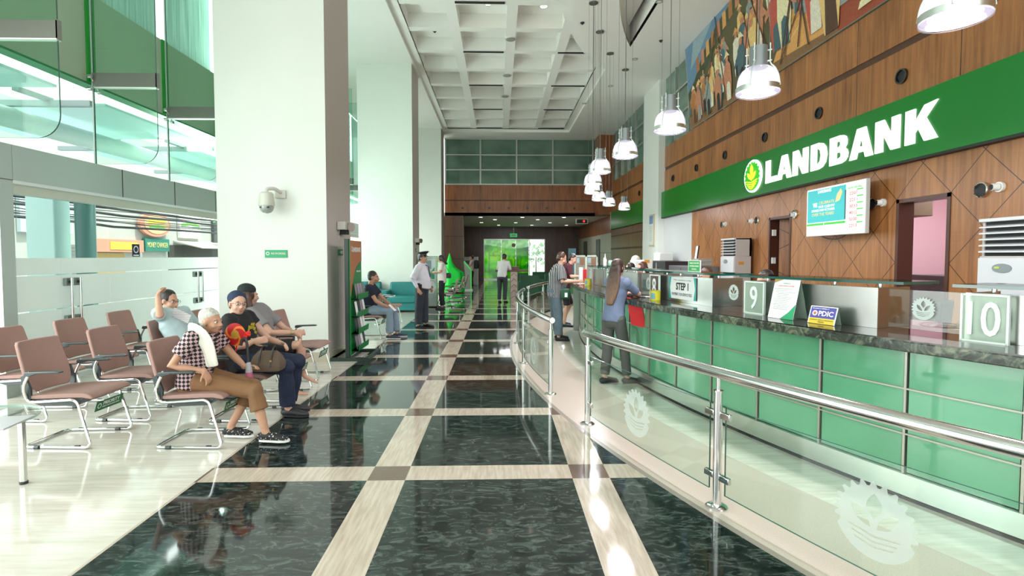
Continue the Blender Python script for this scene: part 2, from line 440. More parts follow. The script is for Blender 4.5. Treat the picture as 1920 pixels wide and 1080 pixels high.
for x, y, lab in [(3.95, 15.2, 'beside the mural'), (3.6, 11.8, 'beside the lens recess'), (3.75, 17.6, 'farther along the ceiling'), (3.2, 19.6, 'near the far pier')]:
    t = thing('recessed_spotlight', 'small recessed ceiling spotlight ' + lab, 'light', (x, y, ZC), group='recessed spotlights in the flat ceiling')
    MB().lathe([(.05, -.002), (.085, -.002), (.085, -.015), (.055, -.012)], (x, y, ZC)).build('trim_ring', M('ring_grey', (.35, .35, .34), .4), t)
    MB().cyl((x, y, ZC-.012), (x, y, ZC-.004), .05).build('lamp', M('unlit_lamp', (.75, .76, .74), .3), t)
for x, y, lab in [(2.05, 12.9, 'on the ceiling band above the pendants'), (4.3, 13.9, 'on the ceiling near the mural'), (-1.75, 14.6, 'in the left coffer row'), (2.35, 14.9, 'in the small corner coffer')]:
    z = ZC if x > 2.1 and x != 2.35 else (ZC if x == 2.05 else ZC+.48)
    if x == 2.35: z = ZC+.48
    t = thing('smoke_detector', 'tiny black sprinkler head ' + lab, 'sprinkler', (x, y, z))
    MB().lathe([(0, -.05), (.02, -.05), (.03, -.03), (.05, -.02), (.05, 0.001)], (x, y, z), seg=16).build('head', DARK, t)
# ------------------------------------------------------------------ columns
for i, y in enumerate((7.9, 15.75, 23.6)):
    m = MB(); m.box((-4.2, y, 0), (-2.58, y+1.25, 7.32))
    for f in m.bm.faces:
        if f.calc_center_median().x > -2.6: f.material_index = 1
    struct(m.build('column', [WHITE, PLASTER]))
    struct(MB().box((-4.22, y-.02, 0), (-2.56, y+1.27, .14)).build('baseboard_column', M('skirting_stone', (.50, .45, .36), .25)))
# ------------------------------------------------------------------ far wall
YF = 25.5
struct(MB().box((-2.62, YF, 3.56), (5.4, YF+.2, 5.05)).build('wall_far', WOODF))
struct(MB().box((-2.62, YF-.008, 4.28), (4.8, YF+.02, 4.33)).build('trim_far', WOODG))
m = MB()
for x in (-.9, .86, 2.62): m.box((x-.006, YF-.004, 3.56), (x+.006, YF+.01, 5.05))
struct(m.build('trim_far_joints', WOODG))
struct(MB().box((-2.7, YF, 0), (-1.72, YF+.5, 3.56)).build('wall_far_pier', woodmat('veneer_pier', (.05, .017, .008), (.17, .065, .028), seams=False)))
for z in (1.45, 2.55): struct(MB().box((-2.7, YF-.006, z), (-1.72, YF+.02, z+.025)).build('trim_pier', DARK))
for x in (-1.75, -.45, .5, 1.4, 2.35, 3.7):
    t = thing('wall_downlight', 'small round black fitting in the far wooden band', 'light fitting', (x, YF-.002, 3.93), group='round fittings in the far wooden band')
    MB().cyl((x, YF-.012, 3.93), (x, YF+.01, 3.93), .055).build('bezel', DARK, t)
    MB().cyl((x, YF-.03, 3.93), (x, YF-.005, 3.93), .03).build('nozzle', M('gun_metal', (.1, .1, .1), .3, metal=1), t)
def gband(name, y0, y1, z0, z1, xs, zs, xw, m_):
    m = MB(); m.box(xw + (y0, z0) if False else (xw, y0, z0), (xw+.05, y1, z1)); return m
WGLASS = None
g = G('upper_green_glass')
c = g.ramp(g.noise(g.mapped((.4, .4, .7)), 1.5, 2), [(.3, (.055, .12, .085)), (.7, (.16, .25, .19))])
WGLASS = g.done(g.bsdf(c, .06, spec=.7))
struct(MB().box((-2.62, YF, 5.05), (4.72, YF+.04, 7.32)).build('window_far', WGLASS))
m = MB()
for x in (-2.58, -.88, .88, 2.64, 4.6): m.box((x-.035, YF-.05, 5.05), (x+.035, YF+.02, 7.32))
for z in (5.08, 5.78, 6.5, 7.27): m.box((-2.62, YF-.04, z-.03), (4.72, YF+.02, z+.03))
struct(m.build('window_far_frame', M('frame_steel', (.42, .44, .40), .35, metal=.6)))
# right-hand return pier
struct(MB().box((4.72, 24.6, 3.56), (5.6, YF+.2, 7.32)).build('wall_return_pier', WOODF))
# ------------------------------------------------------------------ lobby beyond
LZ = 3.56; LY = 35.0
m = MB(); m.box((-2.7, YF, LZ), (5.5, LY+.2, LZ+.15)); struct(m.build('ceiling_lobby', CEIL))
m = MB(); DX0, DX1, DZ = -1.0, 3.12, 2.75
m.box((-2.9, LY, 0), (DX0, LY+.2, LZ)); m.box((DX1, LY, 0), (5.6, LY+.2, LZ)); m.box((DX0, LY, DZ), (DX1, LY+.2, LZ))
struct(m.build('wall_lobby_back', WOODK))
struct(MB().box((-2.9, YF+.5, 0), (-2.7, LY, LZ)).build('wall_lobby_left', WOODK))
# lobby right wall of pale stone with dark doors
m = MB(); m.box((5.4, 24.9, 0), (5.6, LY, 2.72)); struct(m.build('wall_lobby_right', M('pale_stone', (.42, .41, .31), .4, nz=.12, nscale=2)))
m = MB(); m.box((5.39, 24.9, 2.72), (5.6, LY, LZ)); struct(m.build('wall_lobby_right_top', WOODF))
for k, (ya, yb) in enumerate(((27.6, 28.6), (31.6, 32.8))):
    d = struct(MB().box((5.36, ya, 0), (5.41, yb, 2.5)).build('door_%d' % (k+6), M('door_darkgreen', (.035, .05, .03), .3)))
    MB().cyl((5.33, ya+.15, 1.0), (5.33, ya+.15, 1.25), .015).build('handle', STEEL, d)
struct(MB().box((5.385, 24.9, 1.75), (5.4, LY, 1.77)).build('trim_lobby', M('joint_grey', (.2, .2, .16), .5)))
# glazed entrance with green film
g = G('green_film_glass'); x, y, z = g.xyz()
n = g.noise(g.mapped((.55, 1, .8)), 1.0, 2, .5, .8)
c = g.ramp(n, [(.30, (.02, .20, .18)), (.40, (.06, .30, .03)), (.5, (.13, .42, .02)), (.62, (.24, .50, .02)), (.74, (.36, .48, .06))])
hz = g.mt('GREATER_THAN', g.mt('ADD', z, g.mt('MULTIPLY', g.mt('SINE', g.mt('MULTIPLY', x, 1.6)), .12)), 2.22)
c = g.mix(g.mt('MULTIPLY', hz, .75), c, (.42, .58, .42))
tr = g.node('ShaderNodeBsdfTransparent'); g.put(tr.inputs[0], c)
tl = g.node('ShaderNodeBsdfTranslucent'); g.put(tl.inputs[0], c)
gl = g.node('ShaderNodeBsdfGlossy'); gl.inputs['Roughness'].default_value = .05
FILM = g.done(g.mixs(.05, g.mixs(.35, tr.outputs[0], tl.outputs[0]), gl.outputs[0]))
for k, (xa, xb) in enumerate(((-.98, .16), (.18, 1.14), (1.16, 2.03))):
    d = struct(MB().box((xa, LY+.08, .06), (xb, LY+.10, DZ-.05)).build('door_%d' % (k+1), FILM))
    hx = xb-.16 if k == 0 else xa+.12 if k == 1 else xb-.16
    MB().tube([(hx, LY+.06, .82), (hx, LY, .82), (hx, LY, 1.22), (hx, LY+.06, 1.22)], .015, fillet=.03).build('handle', STEEL, d)
struct(MB().box((2.06, LY+.08, .06), (3.1, LY+.10, DZ-.05)).build('window_8', GLASS))
m = MB()
for x in (DX0, .17, 1.15, 2.05, DX1-.04): m.box((x, LY+.06, 0), (x+.03 if x != 2.05 else x+.06, LY+.13, DZ))
m.box((DX0, LY+.05, DZ-.06), (DX1, LY+.14, DZ)); m.box((DX0, LY+.05, 0), (DX1, LY+.14, .07))
struct(m.build('window_8_frame', M('frame_pale', (.6, .62, .58), .3, metal=.7)))
tag(text('WORLD OF SERVICE', 'door_lettering', M('letter_black', (.02, .02, .02), .5), None, (.0, LY+.06, 1.62), (1, 0, 0), (0, 0, 1), 1.2, .1), 'dark lettering across the green glass entrance', 'lettering')
t = thing('clock_disc', 'pink round notice stuck on the green glass entrance', 'sticker', (1.0, LY+.05, 2.33))
MB().cyl((1.0, LY+.05, 2.33), (1.0, LY+.065, 2.33), .13).build('disc', M('dusty_pink', (.45, .25, .24), .5), t)
# outside the entrance: planting and a pale wall
for i in range(7):
    rnd = random.Random(i); x = -2 + i*1.25; y = 41 + rnd.random()*3; hgt = 2.6 + rnd.random()*1.6
    m = MB()
    for k in range(90):
        a, b = rnd.random()*6.28, rnd.uniform(-1, 1); q = math.sqrt(1-b*b); rr = .9*rnd.random()**.4
        c = V((x + math.cos(a)*q*rr, y + math.sin(a)*q*rr, hgt*.62 + b*rr*1.3)); d = V((rnd.uniform(-1,1), rnd.uniform(-1,1), rnd.uniform(-1,1))).normalized()*.22; e = d.cross(V((rnd.random(), .3, 1))).normalized()*.11
        m.quad(c-d, c+e, c+d, c-e)
    t = thing('garden_shrub', 'leafy green shrub outside the glass entrance, blurred behind the film', 'shrub', (x, y, -.06), group='shrubs outside the entrance')
    m.build('foliage', M('leaf_green', (.35, .5, .33), .6), t)
    MB().loft([(x, y, -.06), (x, y, hgt*.55)], [.06, .04], round_=False).build('trunk', M('bark', (.10, .07, .05), .8), t)
# ------------------------------------------------------------------ right wall
XW = 5.4
m = MB()
segs = [(-1.5, 6.1), (6.95, 9.49), (10.28, 14.45)]
for a, b in segs: m.box((XW, a, 0), (XW+.15, b, 2.36))
m.box((XW, -1.5, 2.36), (XW+.15, 14.45, 2.86)); struct(m.build('wall_right', WOODD))
struct(MB().box((XW, 14.45, 0), (XW+.15, 17, 2.86)).build('wall_right_grey', GREYW))
struct(MB().box((XW, 17, 0), (XW+.15, 24.9, 2.86)).build('wall_right_far', woodmat('veneer_amber', (.06, .02, .006), (.22, .085, .022), seams=False)))
m = MB(); m.box((XW-.008, 17, 1.9), (XW+.01, 24.9, 1.98)); m.box((XW-.008, 17, 2.5), (XW+.01, 24.9, 2.56)); struct(m.build('trim_right_far', WOODG))
struct(MB().box((XW, -1.5, 2.84), (XW+.15, 25, 4.36)).build('wall_right_band', WOOD))
struct(MB().box((XW+.02, -1.5, 4.34), (XW+.15, 25, 4.48)).build('wall_right_groove', WOODG))
struct(MB().box((XW, -1.5, 4.46), (XW+.15, 25, 5.12)).build('wall_right_top', WOOD))
struct(MB().box((XW+.01, -1.5, 5.1), (XW+.06, 25, 7.32)).build('window_right', WGLASS))
m = MB()
y = 12.4
while y < 25:
    m.box((XW-.05, y-.03, 5.1), (XW+.03, y+.03, 7.32)); y += 1.15
for z in (5.82, 6.55): m.box((XW-.04, 12, z-.03), (XW+.03, 24.6, z+.03))
struct(m.build('window_right_frame', M('frame_steel')))
struct(MB().box((5.2, 16.9, 0), (XW+.1, 18.7, 7.32)).build('pilaster', WHITE))
# sign on the pilaster and notice
t = thing('framed_notice', 'narrow framed notice with a blue heading on the white pilaster', 'notice', (5.2, 17.6, 2.45))
MB().box((5.16, 17.25, 1.93), (5.2, 17.75, 3.0)).build('frame', M('brass_frame', (.5, .42, .28), .4), t)
MB().box((5.15, 17.29, 1.97), (5.162, 17.71, 2.96)).build('sheet', M('notice_sheet', (.62, .68, .62), .6), t)
MB().box((5.145, 17.30, 2.68), (5.152, 17.70, 2.95)).build('heading', M('notice_blue', (.15, .25, .42), .6), t)
m = MB()
for k in range(9): m.box((5.146, 17.36, 2.1+k*.06), (5.151, 17.64, 2.115+k*.06))
m.build('print', M('print_grey', (.35, .38, .36), .6), t)
# round vents in the band
for i, y in enumerate((5.05, 6.92, 8.72, 10.5, 12.36, 14.15, 16.05, 19.9, 21.8)):
    t = thing('wall_vent', ('nearest', 'second nearest', 'third nearest', 'fourth nearest', 'fifth nearest', 'sixth nearest', 'last before the pilaster', 'first beyond the pilaster', 'farthest, beyond the pilaster')[i] + ' round black vent in the wooden band above the green sign', 'vent', (XW, y, 4.0), group='round vents above the sign')
    MB().rings([[V((XW + dx, y + math.cos(2*PI*k/24)*r_, 4.0 + math.sin(2*PI*k/24)*r_)) for k in range(24)] for dx, r_ in ((.0, .1), (-.03, .1), (-.03, .078), (.005, .078))], cap=False).build('ring', M('gun_metal'), t)
    MB().cyl((XW-.004, y, 4.0), (XW+.01, y, 4.0), .08).build('opening', DARK, t)
# green sign band
t = thing('bank_sign', 'long green fascia sign with lit white LANDBANK letters and round emblem on the wooden wall', 'sign', (XW-.1, 8, 3.26))
MB().box((XW-.1, -1.5, 2.85), (XW-.001, 16.9, 3.67)).build('fascia', GREENSIGN, t, bevel=.004)
MB().box((XW-.10, -1.5, 2.82), (XW-.001, 16.9, 2.85)).build('fascia_shadow_line', DARK, t)  # dark strip painted in for the shadow line below the sign
t2 = thing('green_fascia', 'plain green fascia beyond the white pilaster', 'sign', (XW-.1, 21.5, 3.26))
MB().box((XW-.1, 18.7, 2.85), (XW-.001, 24.55, 3.67)).build('fascia', GREENSIGN, t2, bevel=.004)
MB().box((XW-.11, 24.55, 2.85), (XW-.001, 24.6, 3.67)).build('end_strip', OFFW, t2)
LET = {
 'L': ([[(0,0),(.98,0),(.98,.24),(.42,.24),(.42,1),(0,1)]], .98),
 'A': ([[(0,0),(.40,0),(.47,.2),(.83,.2),(.90,0),(1.3,0),(.90,1),(.42,1)], [(.54,.38),(.76,.38),(.65,.74)]], 1.3),
 'N': ([[(0,0),(.38,0),(.38,.55),(.76,0),(1.16,0),(1.16,1),(.78,1),(.78,.47),(.42,1),(0,1)]], 1.16),
 'D': ([[(0,0),(.55,0),(.82,.06),(1.02,.22),(1.1,.5),(1.02,.78),(.82,.94),(.55,1),(0,1)], [(.4,.22),(.52,.22),(.64,.3),(.69,.5),(.64,.7),(.52,.78),(.4,.78)]], 1.1),
 'B': ([[(0,0),(.7,0),(.92,.06),(1.04,.18),(1.06,.32),(1.0,.44),(.88,.52),(.98,.62),(1.0,.76),(.94,.9),(.8,.97),(.62,1),(0,1)], [(.4,.2),(.58,.2),(.66,.25),(.66,.36),(.58,.41),(.4,.41)], [(.4,.6),(.55,.6),(.62,.65),(.62,.75),(.55,.8),(.4,.8)]], 1.06),
 'K': ([[(0,0),(.4,0),(.4,.3),(.52,.42),(.78,0),(1.28,0),(.82,.66),(1.26,1.06),(.76,1.02),(.4,.62),(.4,1),(0,1)]], 1.26)}
def letter(ch, name, mt_, parent, o, u, v, sx, sy, ext):
    """one heavy letter from its outline, holes kept"""
    cu = bpy.data.curves.new(name, 'CURVE'); cu.dimensions = '2D'; cu.fill_mode = 'BOTH'; cu.extrude = .5
    for p in LET[ch][0]:
        sp = cu.splines.new('POLY'); sp.points.add(len(p)-1); sp.use_cyclic_u = True
        for q, a in zip(sp.points, p): q.co = (a[0], a[1], 0, 1)
    tmp = bpy.data.objects.new('tmp', cu); me = bpy.data.meshes.new_from_object(tmp); bpy.data.objects.remove(tmp); bpy.data.curves.remove(cu)
    u, v, o = V(u), V(v), V(o); n = u.cross(v); off = V((0,0,0)); p = parent
    while p is not None: off += p.location; p = p.parent
    for q in me.vertices: q.co = o + u*q.co.x*sx + v*q.co.y*sy + n*(q.co.z + .5)*ext - off
    me.name = name; me.materials.clear(); me.materials.append(mt_)
    ob = bpy.data.objects.new(name, me); COL.objects.link(ob); ob.parent = parent; return ob
def ypx(px, x): return x*975/(px-935)
xs = XW-.102
for ch, pa, pb in (('L',1439.5,1462),('A',1461.5,1490.5),('N',1491,1522),('D',1525.5,1558.5),('B',1561.5,1599),('A',1599.5,1647.5),('N',1648.5,1699),('K',1706,1772)):
    ya, yb = ypx(pa, xs), ypx(pb, xs)
    letter(ch, 'letter', LETTER, t, (xs, ya, 3.03), (0, -1, 0), (0, 0, 1), (ya-yb)/LET[ch][1]*.94, .435, .018)
def leafpts(x0, y0, x1, y1, w_):
    d = V((x1-x0, y1-y0)); s = V((-d.y, d.x)).normalized()*w_
    return [tuple(V((x0, y0)) + d*(k/8) + s*math.sin(PI*k/8)) for k in range(9)] + [tuple(V((x0, y0)) + d*(k/8) - s*math.sin(PI*k/8)) for k in range(7, 0, -1)]
def etched_emblem(parent, o, u, v, ru, rv, m_, ext):
    """gear disc with the sprout cut out of it, for etched glass"""
    out = []
    for k in range(88):
        a = 2*PI*k/88; r_ = 1.0 if (k//2) % 2 or math.sin(a) < -.45 else .87
        out.append((math.cos(a)*r_, math.sin(a)*r_))
    holes = [leafpts(0, .02, 0, .70, .19), leafpts(-.08, -.20, -.56, .30, .15), leafpts(.08, -.20, .56, .30, .15)]
    for b in (-.38, -.52, -.66): holes.append([(-.62+abs(b+.38)*.5, b+.10), (0, b), (.62-abs(b+.38)*.5, b+.10), (.60-abs(b+.38)*.5, b+.055), (0, b-.045), (-.60+abs(b+.38)*.5, b+.055)])
    ob = plan([out] + holes, 0, 1, 'etched_emblem', m_)
    u, v, o = V(u).normalized(), V(v).normalized(), V(o); n = u.cross(v); off = V((0,0,0)); p = parent
    while p is not None: off += p.location; p = p.parent
    for q in ob.data.vertices: q.co = o + u*q.co.x*ru + v*q.co.y*rv + n*q.co.z*ext - off
    ob.parent = parent; return ob
def emblem(parent, o, u, v, ru, rv, mats, ext=.01, rim=True):
    """round sprout-and-gear emblem: disc, green gear, yellow leaves and furrows"""
    o, u, v = V(o), V(u).normalized(), V(v).normalized(); n = u.cross(v)
    W, Gn, Y = mats
    def P(a, b): return o + u*a*ru + v*b*rv
    m = MB(); pts = [(math.cos(2*PI*k/48), math.sin(2*PI*k/48)) for k in range(48)]
    m.prism(pts, n*ext, o, u*ru, v*rv).build('emblem_disc', W, parent)
    m = MB(); gp = []
    for k in range(72):
        a = 2*PI*k/72; r_ = .88 if (k//2) % 2 or math.sin(a) < -.35 else .78
        gp.append((math.cos(a)*r_, math.sin(a)*r_))
    m.prism(gp, n*ext*.5, o + n*ext, u*ru, v*rv).build('emblem_gear', Gn, parent)
    m = MB()
    def leaf(x0, y0, x1, y1, w_):
        d = V((x1-x0, y1-y0)); s = V((-d.y, d.x)).normalized()*w_; ps = []
        for k in range(9): q = k/8; p = V((x0, y0)) + d*q + s*math.sin(PI*q**1.0); ps.append(tuple(p))
        for k in range(7, 0, -1): q = k/8; p = V((x0, y0)) + d*q - s*math.sin(PI*q); ps.append(tuple(p))
        m.prism(ps, n*ext*.5, o + n*ext*1.5, u*ru, v*rv)
    leaf(0, .05, 0, .72, .17); leaf(-.03, -.22, -.48, .25, .13); leaf(.03, -.22, .48, .25, .13)
    leaf(0, -.28, -.02, .06, .03)
    for k in range(4):
        b = -.36 - k*.13; wd = math.sqrt(max(.02, .7 - b*b))*.9; hh = .045
        for sg in (-1, 1):
            m.prism([(sg*.04, b), (sg*wd, b+.12), (sg*wd, b+.12-hh), (sg*.04, b-hh*1.4)], n*ext*.5, o + n*ext*1.5, u*ru, v*rv)
    m.build('emblem_sprout', Y, parent)
emblem(t, (xs, 10.74, 3.255), (0, -1, 0), (0, 0, 1), .36, .335, (M('emblem_white', (.9, .95, .85), .4, emit=1.2), M('emblem_green', (.03, .42, .02), .4, emit=.5), M('emblem_yellow', (.95, .68, .04), .4, emit=.7)), .03)
# ------------------------------------------------------------------ doorways and rooms behind
DF = M('door_frame_brown', (.07, .022, .012), .35)
for k, (a, b) in enumerate(((6.1, 6.95), (9.49, 10.28))):
    m = MB(); m.box((XW-.01, a-.0, 0), (XW+.2, a+.05, 2.36)); m.box((XW-.01, b-.05, 0), (XW+.2, b, 2.36)); m.box((XW-.01, a, 2.31), (XW+.2, b, 2.36))
    struct(m.build('trim_%d' % (k+1), DF))
PINK = M('pink_paint', (.72, .50, .55), .7)
m = MB(); m.box((8.0, 4.4, 0), (8.1, 8.6, 2.9)); m.box((5.55, 4.3, 0), (8.1, 4.4, 2.9)); m.box((5.55, 8.6, 0), (8.1, 8.7, 2.9)); m.box((5.55, 4.3, 2.9), (8.1, 8.7, 3.0))
struct(m.build('wall_back_office', PINK))
t = thing('ceiling_panel_light', 'fluorescent panel in the pink back office', 'light', (6.8, 6.8, 2.88))
MB().box((6.2, 6.2, 2.85), (7.4, 7.4, 2.895)).build('diffuser', M('panel_light', (1, .95, .97), .5, emit=13), t)
MB().box((6.15, 6.15, 2.88), (7.45, 7.45, 2.9)).build('frame', WHITEP, t)
t = thing('storage_box', 'brown carton resting on the grey cabinet in the pink office', 'box', (7.35, 7.4, 1.3))
MB().box((7.1, 7.25, 1.3), (7.7, 7.8, 1.62)).build('carton', M('carton', (.28, .20, .14), .8), t)
t = thing('filing_cabinet', 'dark grey filing cabinet inside the pink office doorway', 'cabinet', (7.2, 7.3, 0))
MB().box((6.7, 6.4, 0), (7.7, 8.3, 1.3)).build('body', M('cabinet_grey', (.10, .10, .11), .4), t, bevel=.01)
MB().box((6.9, 6.8, 1.45), (7.7, 7.24, 1.62)).build('drawer_box', M('carton'), t)
t = thing('paper_stack', 'pinkish stack of papers on the carton in the back office', 'papers', (7.3, 7.3, 1.62))
m = MB()
for k in range(7):
    r_ = random.Random(k); m.obox((7.35+r_.uniform(-.03,.03), 7.3+r_.uniform(-.06,.06), 1.63+k*.015), (.15, 0, 0), (0, .33, 0), (0, 0, .006))
m.build('sheets', M('pink_paper', (.55, .40, .45), .7), t)
t = thing('wall_cabinet', 'brown overhead box high inside the pink office doorway', 'cabinet', (6.0, 7.6, 2.3))
MB().box((5.9, 7.3, 2.17), (6.2, 7.68, 2.6)).build('body', M('brown_board', (.13, .09, .05), .5), t, bevel=.01)
MB().box((5.89, 7.33, 2.2), (5.9, 7.6, 2.57)).build('door', M('brown_board'), t)
m = MB(); m.box((5.55, 8.9, 0), (7.4, 9.0, 2.9)); m.box((7.4, 8.9, 0), (7.5, 12, 2.9)); m.box((5.55, 12, 0), (7.5, 12.1, 2.9)); m.box((5.55, 8.9, 2.9), (7.5, 12.1, 3.0))
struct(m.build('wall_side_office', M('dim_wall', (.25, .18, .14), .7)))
d = thing('door', 'wooden door standing ajar with diamond grooves and white hinges', 'door', (5.56, 10.22, 0))
MB().obox((5.85, 9.98, 1.16), (.30, -.19, 0), (.012, .02, 0), (0, 0, 1.15)).build('leaf', WOODD, d)
for z in (.5, 1.45, 2.0): MB().box((5.43, 10.19, z), (5.5, 10.235, z+.12)).build('hinge', WHITEP, d)
# ------------------------------------------------------------------ wall fittings: ring speakers and small cameras
def ringvent(y, z, r_, lab):
    t = thing('wall_speaker', lab, 'speaker', (XW, y, z), group='chrome ringed speakers on the diamond wall')
    MB().rings([[V((XW + dx, y + math.cos(2*PI*k/28)*q, z + math.sin(2*PI*k/28)*q)) for k in range(28)] for dx, q in ((0, r_), (-.03, r_), (-.035, r_*.86), (0, r_*.82))], cap=False).build('ring', CHROME, t)
    MB().cyl((XW-.01, y, z), (XW+.01, y, z), r_*.84).build('cone', DARK, t)
def smallcam(y, z, r_, lab):
    t = thing('wall_camera', lab, 'camera', (XW, y, z), group='white bullet cameras on the diamond wall')
    MB().cyl((XW, y, z), (XW-.03, y, z), r_).build('base', WHITEP, t)
    MB().cyl((XW-.03, y, z), (XW-.085, y+.02, z), r_*.75, r_*.68).build('body', WHITEP, t)
    MB().cyl((XW-.083, y+.02, z), (XW-.093, y+.022, z), r_*.55).build('lens', DARK, t)
for px, py, r_, lab in ((1859, 354, .085, 'largest chrome ringed speaker near the right edge of the picture'), (1648, 381, .085, 'chrome ringed speaker right of the queue screen'), (1497, 401, .08, 'ringed speaker half hidden behind the left edge of the queue screen'), (1425, 413, .08, 'dark ringed speaker left of the wooden door'), (1358, 421, .08, 'farthest ringed speaker, near the grey wall end')):
    y = ypx(px, XW); ringvent(y, 1.6 + (480-py)*y/975, r_, lab)
for px, py, lab in ((1889, 349, 'white bullet camera near the right edge of the picture'), (1664, 379, 'white bullet camera right of the queue screen'), (1500-2, 401, ''), (1414, 414, 'white bullet camera left of the wooden door'), (1364, 420, 'farthest white bullet camera on the diamond wall')):
    if px == 1498: px, lab = 1503, 'white bullet camera between the wooden door and the queue screen'
    y = ypx(px, XW); smallcam(y - (.03 if px != 1503 else -.1), 1.6 + (480-py)*y/975, .055, lab)
# ------------------------------------------------------------------ queue screen
t = thing('queue_screen', 'large wall television with teal LANDBANK slide and red queue numbers', 'screen', (5.2, 7.9, 2.3))
xt = 5.15; ya, yb = 8.6, 7.2
MB().box((xt, yb, 1.92), (xt+.06, ya, 2.69)).build('housing', M('screen_edge', (.6, .6, .58), .3), t, bevel=.006)
MB().box((xt+.06, 7.7, 2.1), (XW, 8.1, 2.5)).build('bracket', BLACKP, t)
def scr(y0, z0, y1, z1, m_, name, d=.001): MB().box((xt-.004-d, y1, z0), (xt-.002, y0, z1)).build(name, m_, t)
SW = M('screen_white', (.86, .88, .88), .4, emit=.55); ST = M('screen_teal', (.03, .42, .44), .4, emit=.45); SG = M('screen_green', (.03, .5, .03), .4, emit=.4)
SR = M('screen_red', (.9, .1, .08), .4, emit=.5); SGo = M('screen_gold', (.62, .55, .28), .4, emit=.4); SK = M('screen_dark', (.02, .05, .06), .4)
SW2 = M('screen_letter', (.95, .97, .97), .4, emit=.8)
scr(ya-.01, 1.93, yb+.01, 2.68, SW, 'panel')
scr(8.57, 2.14, 7.62, 2.66, ST, 'slide', .002); scr(7.64, 2.15, 7.615, 2.58, SK, 'slide_edge', .003)
scr(8.58, 2.09, 8.14, 2.125, SG, 'green_bar', .003); scr(8.12, 2.09, 7.62, 2.125, SG, 'green_bar', .003)
U, Z = (0, -1, 0), (0, 0, 1); xo = xt-.009
text('LANDBANK', 'slide_heading', SW2, t, (xo, 8.12, 2.625), U, Z, .34, .045, .001, .02)
text('WE', 'slide_text', SW2, t, (xo, 8.36, 2.42), U, Z, .11, .07, .001, .03)
text('CELEBRATE', 'slide_text', SGo, t, (xo, 8.07, 2.445), U, Z, .38, .045, .001, .02)
text("OUR CLIENTS'", 'slide_text', SW2, t, (xo, 8.07, 2.385), U, Z, .40, .038, .001, .01)
text('STORIES AND VICTORIES', 'slide_text', SW2, t, (xo, 8.16, 2.33), U, Z, .58, .036, .001, .01)
text('OVER THE YEARS!', 'slide_text', SGo, t, (xo, 8.16, 2.265), U, Z, .56, .05, .001, .02)
m = MB(); m.prism([(0, 0), (.11, .02), (.17, .14), (.13, .2), (.04, .12)], (-.001, 0, 0), (xo, 7.86, 2.42), U, Z).build('slide_picture', SGo, t)
text('NOW SERVING', 'queue_heading', SG, t, (xo, 7.42, 2.595), U, Z, .30, .03, .001, .01)
for k, nme in enumerate(('2207', '2211', '3033', '4012', '5030', '2213')):
    z = 2.515 - k*.094; text(nme, 'queue_number', SR, t, (xo, 7.45, z), U, Z, .17, .05, .001, .01)
    scr(7.38, z+.035, 7.25, z+.052, SG, 'queue_bar', .003)
MB().tube([(xt+.05, 8.3, 1.93), (xt+.08, 8.15, 1.87), (xt+.1, 7.95, 1.86), (xt+.08, 7.75, 1.9), (xt+.05, 7.7, 1.94)], .008, fillet=.08).build('cable', BLACKP, t)
